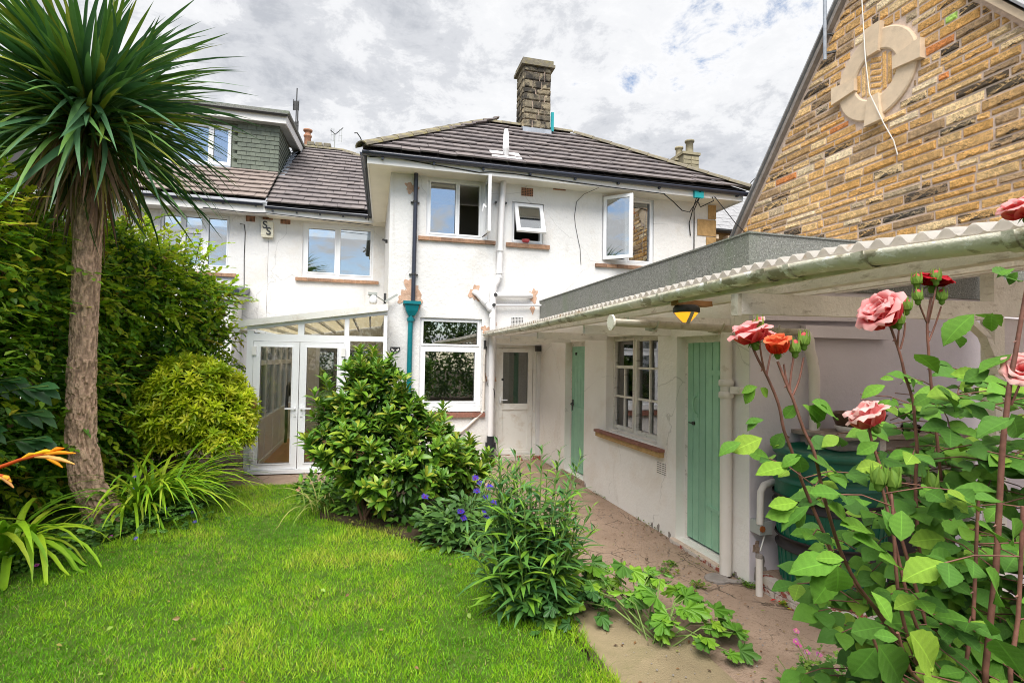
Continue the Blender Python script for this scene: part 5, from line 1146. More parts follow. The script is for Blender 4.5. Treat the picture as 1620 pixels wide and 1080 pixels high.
def rose_leaf():
    n = 12; V = []; F = []; T = []; fr = (0, .07, .42, .75, 1.0)
    idx = {}
    for s_ in (1, -1):
        for i in range(n+1):
            t_ = i/n; w_ = .5*.66*math.sin(PI*min(1, t_)**.86)**.82 if 0 < t_ < 1 else 0
            for j, f in enumerate(fr):
                if (j == 0 and s_ < 0): idx[(s_, i, j)] = idx[(1, i, 0)]; continue
                ser = (.055 if j == 4 and i % 2 else 0); x = t_+f*w_*.42*(1-t_*.75)-(0 if j < 4 else .02); y = s_*f*w_*(1-ser*1.6)
                z = -.14*t_*t_+.20*f*w_*f+(.010 if i % 2 else -.010)*math.sin(PI*f)*(1 if 0 < t_ < 1 else 0)-.03*f*f*math.sin(t_*7)
                idx[(s_, i, j)] = len(V); V.append((x, y, z)); T.append(1.45 if j == 0 else (1.05 if i % 2 else .90))
        for i in range(n):
            for j in range(4):
                q = [idx[(s_, i, j)], idx[(s_, i+1, j)], idx[(s_, i+1, j+1)], idx[(s_, i, j+1)]]; F.append(q if s_ < 0 else q[::-1])
    return np.array(V), F, np.array(T)
T_roseL = rose_leaf()
def palmate():
    V = [(0, 0, 0)]; F = []; n = 5; ang = [-2.0, -1.0, 0, 1.0, 2.0]
    pts = []
    for i, a in enumerate(ang):
        L = 1.0-.16*abs(i-2)
        for da, rr in ((-.40, .66), (-.31, .82), (-.22, .80), (-.12, .94), (0, 1.0), (.12, .94), (.22, .80), (.31, .82), (.40, .66)):
            r = rr*L; pts.append((.12+r*math.cos(a*.95+da)*.62, r*math.sin(a*.95+da)*.62, -.10*r*r+.05*math.cos(da*9)))
        if i < 4: pts.append((.12+.56*math.cos((a+.5)*.95)*.62, .56*math.sin((a+.5)*.95)*.62, .04))
    o = 1; V += pts
    for i in range(len(pts)-1): F.append([0, o+i, o+i+1])
    return np.array(V, float), F
T_palmate = palmate()
def frames(D, N):
    X = D/np.linalg.norm(D, axis=1, keepdims=True); Y = np.cross(N, X); ln = np.linalg.norm(Y, axis=1, keepdims=True)
    Y = np.where(ln < 1e-4, np.cross(np.array([[.3, .5, .81]]), X), Y); Y /= np.linalg.norm(Y, axis=1, keepdims=True); Z = np.cross(X, Y)
    return X, Y, Z
def fast_mesh(name, V, F_tmpl, n, tint, mat, smooth=False, vt=None):
    """n copies of a template already expanded in V (n*k,3)"""
    k = len(V)//n; me = bpy.data.meshes.new(name)
    lens_ = [len(f) for f in F_tmpl]; flat = np.concatenate([np.array(f) for f in F_tmpl])
    loops = (flat[None, :]+(np.arange(n)*k)[:, None]).ravel().astype(np.int32); tot = np.tile(np.array(lens_), n)
    start = np.concatenate([[0], np.cumsum(tot)[:-1]]).astype(np.int32)
    me.vertices.add(len(V)); me.vertices.foreach_set('co', V.astype(np.float32).ravel())
    me.loops.add(len(loops)); me.loops.foreach_set('vertex_index', loops)
    me.polygons.add(len(tot)); me.polygons.foreach_set('loop_start', start)
    me.polygons.foreach_set('use_smooth', np.full(len(tot), smooth))
    a = me.attributes.new('tint', 'FLOAT_COLOR', 'POINT'); c = np.ones((len(V), 4), np.float32); c[:, :3] = np.repeat(tint, k, axis=0)*(1 if vt is None else np.tile(vt, n)[:, None]); a.data.foreach_set('color', c.ravel())
    me.materials.append(mat); me.update(calc_edges=True); me.validate(); return me
def scatter(name, T, P, D, N, S, tint, mat, parent=None, wid=None, smooth=False):
    V0, F = T; n = len(P); X, Y, Z = frames(D, N); S = np.broadcast_to(S, (n,)); wd = np.ones(n) if wid is None else wid
    V = P[:, None, :]+S[:, None, None]*(V0[None, :, 0:1]*X[:, None, :]+V0[None, :, 1:2]*wd[:, None, None]*Y[:, None, :]+V0[None, :, 2:3]*Z[:, None, :])
    L = wloc(parent); V = V.reshape(-1, 3)-np.array(L)
    return link(name, fast_mesh(name, V, F, n, tint, mat, smooth), parent, L)
def leaf_objects(name, T, P, D, N, S, palette_, mat, parent, nvar=8, smooth=True, wid=1.0, droop=.18):
    """every leaf an object; the leaves share a few meshes that differ in tint and curl"""
    V0, F = T[:2]; vs_ = []
    for i in range(nvar):
        V = V0.copy(); V[:, 2] += -rng.uniform(-.05, droop)*V0[:, 0]**2+rng.uniform(-.06, .06)*V0[:, 1]; V[:, 1] = V[:, 1]*wid*rng.uniform(.88, 1.12)+rng.uniform(-.04, .04)*V0[:, 0]**2
        vs_.append(fast_mesh(name, V, F, 1, np.array([palette_[i % len(palette_)]]), mat, smooth, T[2] if len(T) > 2 else None))
    X, Y, Z = frames(D, N); S = np.broadcast_to(S, (len(P),)); L = np.array(wloc(parent))
    for i in range(len(P)):
        o = bpy.data.objects.new(name, vs_[rng.integers(nvar)]); COL.objects.link(o); o.parent = parent
        s_ = S[i]; p = P[i]-L
        o.matrix_basis = Matrix(((X[i, 0]*s_, Y[i, 0]*s_, Z[i, 0]*s_, p[0]), (X[i, 1]*s_, Y[i, 1]*s_, Z[i, 1]*s_, p[1]), (X[i, 2]*s_, Y[i, 2]*s_, Z[i, 2]*s_, p[2]), (0, 0, 0, 1)))
def mixed(name, T, P, D, N, S, pal, mat, parent, nobj=300, wid=1.0, score=None, droop=.18):
    """the leaves nearest the garden path stand alone; the rest are one joined part"""
    S = np.broadcast_to(S, (len(P),)).copy(); dist = np.linalg.norm(P-CAMV, axis=1) if score is None else score
    o = np.argsort(dist/ (S+1e-6)**.3); a, b = o[:nobj], o[nobj:]
    leaf_objects(name, T, P[a], D[a], N[a], S[a], pal, mat, parent, wid=wid, droop=droop, nvar=8 if droop < .2 else 16)
    if len(b):
        t_ = np.array(pal)[rng.integers(len(pal), size=len(b))]*rng.uniform(.85, 1.15, (len(b), 1))
        tag(scatter('foliage', T, P[b], D[b], N[b], S[b], t_, mat, parent, np.full(len(b), wid)), kind='stuff')
def unit(n): v = rng.normal(size=(n, 3)); return v/np.linalg.norm(v, axis=1, keepdims=True)
def pick(pal, n, jit=.15): return np.array(pal)[rng.integers(len(pal), size=n)]*rng.uniform(1-jit, 1+jit, (n, 1))
def blob_points(blobs, n, inward=.25, flat=0):
    """points near the surface of a set of ellipsoids, with outward normals"""
    A = np.array([b[3]*b[4]+b[4]*b[5]+b[3]*b[5] for b in blobs]); idx = rng.choice(len(blobs), n, p=A/A.sum()); B = np.array(blobs)[idx]
    u = unit(n); r = 1-np.abs(rng.normal(0, inward, n)); r = np.clip(r, .1, 1.04)
    lump = 1+.14*(vnoise(u[:, 0]*2+idx*3.1, u[:, 1]*2+u[:, 2]*1.3, 1.7)-.5)*2
    P = B[:, :3]+u*B[:, 3:6]*(r*lump)[:, None]; Nn = u/B[:, 3:6]; Nn /= np.linalg.norm(Nn, axis=1, keepdims=True)
    # drop points that lie deep inside another blob
    keep = np.ones(n, bool)
    for k, b in enumerate(blobs):
        q = (P-np.array(b[:3]))/np.array(b[3:6]); keep &= (np.sum(q*q, axis=1) > .45) | (idx == k)
    keep &= P[:, 2] > .02
    return P[keep], Nn[keep]

# ------------------------------------------------------------------ lawn grass
def in_poly(x, y, poly):
    c = np.zeros(len(x), bool); n = len(poly)
    for i in range(n):
        (x0, y0), (x1, y1) = poly[i], poly[(i+1) % n]
        m = (y0 > y) != (y1 > y); c ^= m & (x < (x1-x0)*(y-y0)/(y1-y0+1e-12)+x0)
    return c
def grass_blades(n, xr, yr, poly, hmin, hmax, dens_pow):
    u = rng.random(n); y = yr[0]+(yr[1]-yr[0])*u**dens_pow; x = rng.uniform(*xr, n); m = in_poly(x, y, poly); x, y = x[m], y[m]
    z = .012+.02*vnoise(x, y, .9)
    return np.stack([x, y, z], 1)
T_blade = (np.array([(0, .5, 0), (0, -.5, 0), (.5, .38, .0), (.5, -.38, .0), (1, 0, -.18)]), [[0, 1, 3, 2], [2, 3, 4]])
LP = [(x+.03 if x > 0 else x, y) for x, y in LAWN]
P = grass_blades(175000, (-3.3, 1.45), (2.2, 8.05), LP, 0, 0, 1.55)
# tufts: blades lean together in patches, patches differ in height and colour
n = len(P); pa = vnoise(P[:, 0], P[:, 1], 3.1); pb = vnoise(P[:, 0]+9, P[:, 1], 1.2); pc_ = vnoise(P[:, 0], P[:, 1]+5, 9)
ang = 2*PI*(vnoise(P[:, 0]+3, P[:, 1]+7, 4.3)*1.6+rng.normal(0, .55, n)); lean = np.clip(rng.normal(.62, .25, n), .1, 1.4)
D = np.stack([np.cos(ang)*lean, np.sin(ang)*lean, np.ones(n)], 1)
edge = np.clip((P[:, 0]-1.15)/.2, 0, 1)*(P[:, 1] < 4.6)
Hh = (.014+.042*pa*pb*2*rng.random(n)+.024*pc_)*(1+.9*edge*rng.random(n))
pal_g = np.array([(.10, .29, .010), (.15, .38, .012), (.24, .48, .016), (.34, .55, .022), (.47, .54, .065)])
ti = pal_g[np.clip((pb*3.2+pa*2.2-.9+pc_*1.2+rng.normal(0, .7, n)).astype(int), 0, 4)]*rng.uniform(.8, 1.2, (n, 1))
dry = rng.random(n) < .03+.10*(vnoise(P[:, 0], P[:, 1]+31, 1.6) > .72); ti[dry] = np.array([.40, .36, .14])*rng.uniform(.7, 1.1, (dry.sum(), 1))
N = np.stack([rng.normal(size=n), rng.normal(size=n), np.zeros(n)], 1)
gr = scatter('grass', T_blade, P, D, N, Hh, ti, m_grass, wid=rng.uniform(.0028, .0055, n)/Hh); tag(gr, kind='stuff')
# low clover and broad weeds in the lawn
P = grass_blades(2600, (-3.0, 1.3), (2.4, 7.8), LAWN, 0, 0, 1.3); k = vnoise(P[:, 0], P[:, 1], 1.9) > .55; P = P[k]; n = len(P); P[:, 2] += rng.uniform(.008, .03, n)
D = np.stack([rng.normal(size=n), rng.normal(size=n), rng.uniform(0, .5, n)], 1); N = np.tile([0., 0, 1], (n, 1))
tag(scatter('clover_leaves', T_tiny, P, D, N, rng.uniform(.012, .03, n), pick([(.13, .30, .03), (.20, .36, .05), (.10, .24, .03)], n), m_leaf), kind='stuff')

# ------------------------------------------------------------------ cordyline palm
PX, PY = -2.66, 6.62
palm = thing('cordyline_palm', 'tall cordyline palm with a bare corky trunk and a huge spiky crown', 'palm tree', (PX, PY, 0))
mb = MB(); cl = [(-2.62, 6.62, -.03), (-2.67, 6.62, .12), (-2.83, 6.62, .42), (-2.90, 6.62, .9), (-2.92, 6.63, 1.5), (-2.92, 6.64, 2.2), (-2.93, 6.65, 2.9), (-2.94, 6.65, 3.4), (-2.95, 6.65, 3.9)]
rad = [.22, .175, .138, .122, .116, .114, .118, .124, .12]
cl_a = np.array(cl); zs = np.linspace(-.03, 3.9, 420); nn = 110; vs = []; tn = []
cxy = np.stack([np.interp(zs, cl_a[:, 2], cl_a[:, 0]), np.interp(zs, cl_a[:, 2], cl_a[:, 1])], 1); rr = np.interp(zs, cl_a[:, 2], rad)
th = np.linspace(0, 2*PI, nn, endpoint=False)
for i, z in enumerate(zs):
    plate = vnoise(th*7.6+np.sin(z*9)*.5, np.full(nn, z*19.), 1.0); plate2 = vnoise(th*15+3, np.full(nn, z*41.), 1.0)
    cork = np.clip((plate-.38)*6, 0, 1)*.011*(1.2 if z < 1.7 else .6)+(plate2-.5)*.009
    R = rr[i]*(1+.03*np.sin(3*th+z*2))+cork
    vs += [(cxy[i, 0]+R[j]*math.cos(th[j]), cxy[i, 1]+R[j]*math.sin(th[j]), z) for j in range(nn)]
    tn += [(1.0*(.62+.5*min(1, max(0, (plate[j]-.3)*2.2))+.25*plate2[j]),)*3+(1,) for j in range(nn)]
k = len(zs); mb.add(vs, [(i*nn+j, i*nn+(j+1) % nn, (i+1)*nn+(j+1) % nn, (i+1)*nn+j) for i in range(k-1) for j in range(nn)], False); mb.t = tn
mb.build('trunk', m_trunk, palm)
CC = np.array([-2.95, 6.62, 4.28])
n = 1000; el = np.concatenate([rng.uniform(-.55, 1.05, 800), rng.uniform(-1.25, -.45, 200)]); az = rng.uniform(0, 2*PI, n)
D = np.stack([np.cos(az)*np.cos(el), np.sin(az)*np.cos(el), np.sin(el)], 1)
P = CC+D*np.array([.10, .10, .12])+np.stack([np.zeros(n), np.zeros(n), rng.uniform(-.45, .35, n)], 1)*np.clip(.6-np.sin(el)[:, None]*.3, .2, 1)
S = np.where(el > -.35, rng.uniform(1.05, 1.5, n), rng.uniform(.75, 1.15, n)); N = np.tile([0., 0, 1], (n, 1))+rng.normal(0, .25, (n, 3))
T_cord = strap_t(.042, 6, .18)
pal_c = [(.06, .165, .055), (.09, .21, .05), (.125, .26, .05), (.07, .18, .075), (.18, .30, .045), (.06, .15, .065), (.32, .36, .05), (.10, .23, .07)]
up = el > -.42
mixed('leaf', T_cord, P[up], D[up], N[up], S[up], pal_c, m_cord, palm, 300, droop=.42)
dn = ~up; pal_d = [(.25, .16, .085), (.32, .22, .12), (.20, .20, .05), (.36, .30, .07), (.10, .14, .03), (.28, .17, .11), (.07, .13, .03), (.22, .13, .08)]
tag(scatter('hanging_leaves', strap_t(.036, 5, .25), P[dn], D[dn]+np.array([0, 0, -.55]), N[dn], S[dn], pick(pal_d, dn.sum()), m_cord, palm), kind='stuff')

# ------------------------------------------------------------------ beech hedge
hd = thing('beech_hedge', 'tall leafy beech hedge along the garden border behind the palm', 'hedge', (-3.6, 6.5, 0))
blobs = []
for i, y in enumerate(np.arange(2.6, 9.3, .55)):
    blobs.append((-4.38+.16*math.sin(i*1.7)+.085*(y-4), y, 1.65+(.22 if y < 6 else 0), .95, .62, 1.75+.10*math.sin(i*2.3)))
    blobs.append((-4.22+.14*math.sin(i*2.9+1)+.08*(y-4), y+.2, 2.55+.1*math.sin(i)+(.3 if y < 6 else 0), .85, .6, .85+.08*math.sin(i*1.3)))
blobs += [(-3.05, 9.0, 2.35, .95, .85, 1.15), (-2.9, 9.3, 1.5, .75, .7, 1.45), (-3.35, 8.4, 2.6, .85, .8, 1.0), (-3.6, 7.9, 1.3, .7, .8, 1.3), (-2.55, 9.25, 2.5, .5, .5, .5)]
P, Nn = blob_points(blobs, 120000, .13); m = (P[:, 0] > -5.2) & (np.sum(Nn*(CAMV-P), 1) > -.3) & (P[:, 1] > 2.9); P, Nn = P[m], Nn[m]; n = len(P)
D = Nn*.55+rng.normal(0, .5, (n, 3))+np.array([0, 0, -.15]); N = Nn*.7+np.array([0, 0, .8])+rng.normal(0, .3, (n, 3))
newg = np.clip((P[:, 2]-1.6)/1.6, 0, 1)*.6+.15+np.clip((P[:, 1]-7)/2, 0, 1)*.25
pal_h = np.array([(.18, .40, .04), (.24, .47, .04), (.145, .33, .042), (.30, .53, .042)]); pal_n = np.array([(.42, .62, .03), (.52, .68, .035), (.34, .55, .03), (.60, .68, .05)])
ti = np.where((rng.random(n) < newg)[:, None], pal_n[rng.integers(4, size=n)], pal_h[rng.integers(4, size=n)])*rng.uniform(.8, 1.2, (n, 1))
yl = rng.random(n) < .014; ti[yl] = np.array([.50, .36, .03])*rng.uniform(.6, 1.1, (yl.sum(), 1)); br = rng.random(n) < .02; ti[br] = np.array([.38, .22, .12])*rng.uniform(.6, 1.2, (br.sum(), 1))
tag(scatter('foliage', T_beech, P, D, N, rng.uniform(.06, .12, n), ti, m_hedge, hd), kind='stuff')
# layered sprays: shoots reaching out of the hedge with leaves set alternately along them
def sprays(P, Nn, nleaf, L0, L1, size, palf, T, mat, parent, tw):
    n = len(P); A = Nn*.8+rng.normal(0, .35, (n, 3))+np.array([0, 0, .15]); A /= np.linalg.norm(A, axis=1, keepdims=True); L = rng.uniform(L0, L1, n)
    side_ = np.cross(A, np.array([[0, 0, 1.]])); side_ /= np.linalg.norm(side_, axis=1, keepdims=True)+1e-6; col = palf(P)
    PP, DD, NN, SS, TT = [], [], [], [], []
    for k in range(nleaf):
        f = (k+1)/nleaf; s_ = 1 if k % 2 else -1
        PP.append(P+A*(L*f)[:, None]+np.array([0, 0, -.25])*(L*f*f)[:, None]); DD.append(A*(.55+.5*f)+side_*s_*(.9-.6*f)+rng.normal(0, .15, (n, 3))+np.array([0, 0, -.15]))
        NN.append(np.array([0, 0, 1.])+Nn*.35+rng.normal(0, .18, (n, 3))); SS.append(size*rng.uniform(.75, 1.2, n)*(1.05-.3*f)); TT.append(col*rng.uniform(.85, 1.15, (n, 1))*(.9+.2*f))
    a, b, c, d, e = map(np.concatenate, (PP, DD, NN, SS, TT))
    tag(scatter('leafy_sprays', T, a, b, c, d, e, mat, parent), kind='stuff')
    mb = MB(); o = rng.choice(n, min(n, tw), replace=False)
    for i in o: mb.tube([P[i]-A[i]*.15, P[i]+A[i]*L[i]*.5+np.array([0, 0, -.06*L[i]]), P[i]+A[i]*L[i]+np.array([0, 0, -.25*L[i]])], [.005, .004, .0015], 4)
    tag(mb.build('twigs', m_bark, parent), kind='stuff')
def hedge_col(P):
    n = len(P); pr = np.clip((P[:, 2]-1.6)/1.6, 0, 1)*.6+.15+np.clip((P[:, 1]-7)/2, 0, 1)*.3
    c = np.where((rng.random(n) < pr)[:, None], pal_n[rng.integers(4, size=n)], pal_h[rng.integers(4, size=n)]); y_ = rng.random(n) < .04; c[y_] = np.array([.52, .44, .05]); return c
P, Nn = blob_points(blobs, 9500, .05); m = (P[:, 0] > -5.2) & (np.sum(Nn*(CAMV-P), 1) > -.6) & (P[:, 1] > 2.9); P, Nn = P[m], Nn[m]
sprays(P, Nn, 9, .22, .50, .105, hedge_col, T_hedge, m_hedge, hd, 1200)
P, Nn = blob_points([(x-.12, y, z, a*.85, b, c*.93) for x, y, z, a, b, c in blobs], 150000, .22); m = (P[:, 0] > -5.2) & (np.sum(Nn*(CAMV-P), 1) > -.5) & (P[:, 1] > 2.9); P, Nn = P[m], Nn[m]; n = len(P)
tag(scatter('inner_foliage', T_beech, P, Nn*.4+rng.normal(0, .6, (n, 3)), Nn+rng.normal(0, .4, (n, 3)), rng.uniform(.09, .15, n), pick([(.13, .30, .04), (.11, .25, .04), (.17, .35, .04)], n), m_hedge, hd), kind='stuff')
mb = MB(); r_ = random.Random(4)
for i in range(60):
    y = r_.uniform(3, 9.2); x = -4.2+.085*(y-4)+r_.uniform(-.4, .3); p = Vector((x, y, 0)); pts = [p]
    for k in range(5): p = p+Vector((r_.uniform(-.18, .18), r_.uniform(-.2, .2), r_.uniform(.4, .65))); pts.append(p)
    mb.tube(pts, [.03, .025, .02, .015, .01, .004], 5)
mb.build('branches', m_bark, hd)
# yellow-tipped twigs reaching out of the hedge at the left
n = 620; P, Nn = blob_points([(-3.25, 5.2, 1.7, .5, .9, 1.0), (-3.2, 4.6, 1.1, .5, .7, .8), (-3.25, 5.4, 2.4, .45, .7, .5)], n, .2); n = len(P)
D = rng.normal(0, .6, (n, 3))+np.array([.5, -.5, .0]); N = np.tile([0., 0, 1], (n, 1))+rng.normal(0, .3, (n, 3))
tag(scatter('yellow_leaves', T_hedge, P, D, N, rng.uniform(.05, .10, n), pick([(.12, .26, .025), (.19, .34, .03), (.48, .42, .04), (.30, .36, .04), (.10, .22, .03), (.22, .36, .03), (.14, .28, .03)], n), m_hedge, hd), kind='stuff')
# large lobed leaves of a climber by the trunk
el_ = thing('elder_sprig', 'sprig of large dark pointed leaves reaching in front of the palm trunk', 'sprig', (-3.0, 5.6, .8))
P = []; D = []
for b in ((-3.05, 5.75, 1.22), (-2.95, 5.6, 1.45), (-3.2, 5.7, 1.5), (-3.25, 5.5, 1.1), (-3.0, 5.7, 1.0)):
    ax = Vector((.8, -.35, .12))
    for k in range(5):
        p = Vector(b)+ax*(.07*k); s_ = 1 if k % 2 else -1; P.append(tuple(p)); D.append((ax.x+.3, ax.y-.2*s_, .75*s_*.5-.25))
P, D = np.array(P), np.array(D); leaf_objects('leaf', T_laurel, P, D, np.tile([.2, -.6, .8], (len(P), 1))+rng.normal(0, .15, (len(P), 3)), rng.uniform(.17, .24, len(P)), [(.06, .17, .05), (.045, .14, .045), (.08, .2, .06)], m_leafg, el_, wid=1.15)
mb = MB()
for b in ((-3.05, 5.75, 1.22), (-2.95, 5.6, 1.45), (-3.2, 5.7, 1.5), (-3.25, 5.5, 1.1), (-3.0, 5.7, 1.0)): mb.tube([(-3.6, 5.9, b[2]-.2), b, (b[0]+.3, b[1]-.13, b[2]+.04)], [.012, .008, .004], 5)
mb.build('stem', m_greenstem, el_)

# ------------------------------------------------------------------ rosette shrubs
def rosettes(P, Nn, per, spread, T, size, pal, mat, parent, tipf=None, nobj=0, up=.7):
    n = len(P); A = Nn*.75+np.array([0, 0, up])+rng.normal(0, .22, (n, 3)); A /= np.linalg.norm(A, axis=1, keepdims=True)
    ref = np.where(np.abs(A[:, 2:3]) < .9, np.array([[0, 0, 1.]]), np.array([[1., 0, 0]])); U = np.cross(A, ref); U /= np.linalg.norm(U, axis=1, keepdims=True); W = np.cross(A, U)
    PP, DD, NN, SS, TT = [], [], [], [], []
    rot = rng.uniform(0, 2*PI, n); base = pick(pal, n, .12)
    for k in range(per):
        t_ = k/per; a = rot+k*2.4; open_ = spread*(.35+.75*t_)
        d = A*np.cos(open_)[:, None] if not np.isscalar(open_) else A*math.cos(open_)
        d = d+(U*np.cos(a)[:, None]+W*np.sin(a)[:, None])*math.sin(open_)+rng.normal(0, .10, (n, 3))
        PP.append(P-A*(.05*t_)); DD.append(d); NN.append(A+d*-.2); SS.append(size*rng.uniform(.75, 1.15, n)*(.7+.35*t_)); TT.append(base*(1.15-.35*t_))
    return map(np.concatenate, (PP, DD, NN, SS, TT))
lime = thing('lime_shrub', 'rounded lime yellow evergreen shrub beside the conservatory door', 'shrub', (-2.45, 8.0, 0))
bl = [(-2.18+(x+2.42)*.88, y, z, a*.88, b, c) for x, y, z, a, b, c in [(-2.45, 7.95, 1.15, .80, .70, .52), (-2.80, 7.9, 1.0, .46, .5, .40), (-2.05, 7.85, 1.0, .45, .5, .45), (-2.4, 7.7, 1.45, .55, .45, .30), (-1.98, 7.8, .72, .40, .4, .30), (-2.7, 7.85, .7, .35, .35, .22)]]
P, Nn = blob_points(bl, 1800, .10); m = P[:, 2] > .60; P, Nn = P[m], Nn[m]
a, b, c, d, e = rosettes(P, Nn, 11, 1.35, T_lance, .115, [(.60, .72, .025), (.70, .78, .035), (.52, .66, .025), (.40, .56, .03), (.76, .78, .06)], m_hedge, lime)
tag(scatter('foliage', T_lance, a, b, c, d, e, m_hedge, lime), kind='stuff')
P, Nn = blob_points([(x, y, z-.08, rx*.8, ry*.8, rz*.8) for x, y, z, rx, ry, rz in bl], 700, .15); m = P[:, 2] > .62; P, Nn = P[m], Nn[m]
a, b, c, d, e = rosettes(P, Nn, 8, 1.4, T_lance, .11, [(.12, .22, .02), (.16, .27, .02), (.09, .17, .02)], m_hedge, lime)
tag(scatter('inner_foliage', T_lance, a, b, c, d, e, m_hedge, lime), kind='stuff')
mb = MB(); mb.tube([(-2.5, 8.0, -.02), (-2.49, 7.98, .3), (-2.46, 7.96, .55)], [.075, .06, .055], 9)
for x, y, z in ((-2.9, 7.9, 1.0), (-2.1, 7.85, 1.0), (-2.45, 7.75, 1.4), (-2.3, 8.1, 1.2), (-2.7, 7.8, .9), (-2.0, 7.8, .8)): mb.tube([(-2.46, 7.96, .5), ((-2.46+x)/2, 7.9, (.5+z)/2-.05), (x, y, z)], [.04, .025, .01], 7)
mb.build('trunk', m_bark, lime)

lau = thing('laurel_bush', 'bushy green laurel shrub in the bed in front of the house', 'shrub', (.2, 6.25, 0))
bl = [(.0, 6.15, 1.12, .38, .40, .50), (.06, 6.05, .78, .55, .5, .42), (.58, 6.1, .78, .44, .45, .34), (-.36, 6.1, .84, .26, .3, .26), (.95, 6.15, .50, .33, .40, .32), (.38, 5.88, .52, .55, .42, .30), (.04, 6.15, 1.52, .22, .25, .25), (-.18, 6.1, 1.30, .22, .25, .22), (.32, 6.1, 1.16, .28, .3, .26), (-.28, 6.1, 1.08, .26, .28, .26), (.10, 6.12, 1.42, .30, .28, .24)]
P, Nn = blob_points(bl, 800, .17); m = P[:, 2] > .28; P, Nn = P[m], Nn[m]
pal_l = [(.14, .30, .025), (.19, .36, .03), (.25, .42, .035), (.10, .23, .03), (.33, .46, .04), (.16, .33, .03), (.38, .42, .05), (.12, .27, .035)]
ns = 110; o = rng.choice(len(P), ns); sh = rng.uniform(.08, .26, ns); A_ = Nn[o]*.5+np.array([0, 0, .9])+rng.normal(0, .25, (ns, 3)); A_ /= np.linalg.norm(A_, axis=1, keepdims=True)
mb = MB()
for i in range(ns): mb.tube([P[o[i]]-A_[i]*.1, P[o[i]]+A_[i]*sh[i]], [.006, .003], 5)
tag(mb.build('shoots', m_greenstem, lau), kind='stuff')
P = np.concatenate([P]+[P[o]+A_*(sh*f)[:, None] for f in (1, .55)]); Nn = np.concatenate([Nn, A_, A_])
a, b, c, d, e = rosettes(P, Nn, 9, 1.05, T_laurel, .150, pal_l, m_leafg, lau, up=.9)
mixed('leaf', T_laurel, a, b, c, d, pal_l, m_leafg, lau, 300)
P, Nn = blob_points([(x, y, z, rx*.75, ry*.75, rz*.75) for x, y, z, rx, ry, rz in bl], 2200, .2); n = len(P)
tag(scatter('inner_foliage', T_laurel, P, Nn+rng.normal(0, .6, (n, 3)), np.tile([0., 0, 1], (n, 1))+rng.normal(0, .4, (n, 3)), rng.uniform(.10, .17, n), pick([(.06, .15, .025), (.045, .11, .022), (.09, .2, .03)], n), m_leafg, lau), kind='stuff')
r_ = random.Random(9)
for i in range(9):
    mb = MB(); x = .05+r_.uniform(-.12, .12); y = 6.1+r_.uniform(-.1, .1); e_ = Vector((x+r_.uniform(-.6, .8), y+r_.uniform(-.35, .3), r_.uniform(.7, 1.3)))
    mb.tube([(x, y, -.02), ((x*1.6+e_.x)/2.6, (y*1.6+e_.y)/2.6, e_.z*.45), tuple(e_)], [.018, .014, .006], 6); mb.build('stem', m_bark, lau)

# ------------------------------------------------------------------ goldenrod clump
gd = thing('goldenrod_clump', 'upright clump of narrow leaved green stems between the lawn and the path', 'plant', (1.12, 3.75, 0))
P, D, N, S = [], [], [], []; stems = MB(); r_ = random.Random(12)
tops = [(.88, 1.22), (1.05, 1.10), (1.15, 1.20), (1.40, 1.13), (1.22, 1.0), (.98, 1.0)]
for i in range(60):
    t_ = r_.uniform(0, 2*PI); rr_ = r_.uniform(.02, .20); bx, by = 1.12+rr_*math.cos(t_)*1.2, 3.72+rr_*math.sin(t_)
    if i < len(tops): tx, h = tops[i]; out_ = Vector((tx-bx, r_.uniform(-.08, .1), h))
    else:
        h = r_.uniform(.5, 1.1); sp_ = r_.uniform(.10, .46)*(1.35-h*.75); out_ = Vector((math.cos(t_)*sp_*1.1, math.sin(t_)*sp_*.9, h))
    p0 = Vector((bx, by, 0)); pts = [p0+Vector((out_.x*(k/6)**1.4, out_.y*(k/6)**1.4, out_.z*k/6)) for k in range(7)]
    stems.tube(pts, [.007, .007, .006, .006, .005, .004, .002], 5)
    nl = int(30*h)+6
    for k in range(nl):
        f = .10+.9*k/nl; seg = min(5, int(f*6)); q = pts[seg].lerp(pts[seg+1], f*6-seg); a = k*2.4+i; top = f > .82
        el_a = 1.0 if top else r_.uniform(.15, .8)
        P.append(tuple(q)); D.append((math.cos(a)*math.cos(el_a), math.sin(a)*math.cos(el_a), math.sin(el_a))); N.append((-math.cos(a)*.5, -math.sin(a)*.5, 1)); S.append(r_.uniform(.15, .24)*(1 if not top else .55)*(1.1-.25*f))
stems.build('stem', m_greenstem, gd)
P, D, N, S = map(np.array, (P, D, N, S)); pal_gd = [(.08, .21, .05), (.10, .25, .055), (.14, .31, .04), (.20, .40, .035), (.07, .19, .065), (.26, .44, .04), (.12, .28, .05), (.095, .23, .06)]
mixed('leaf', T_narrow, P, D, N, S, pal_gd, m_leaf, gd, 300, wid=1.05)

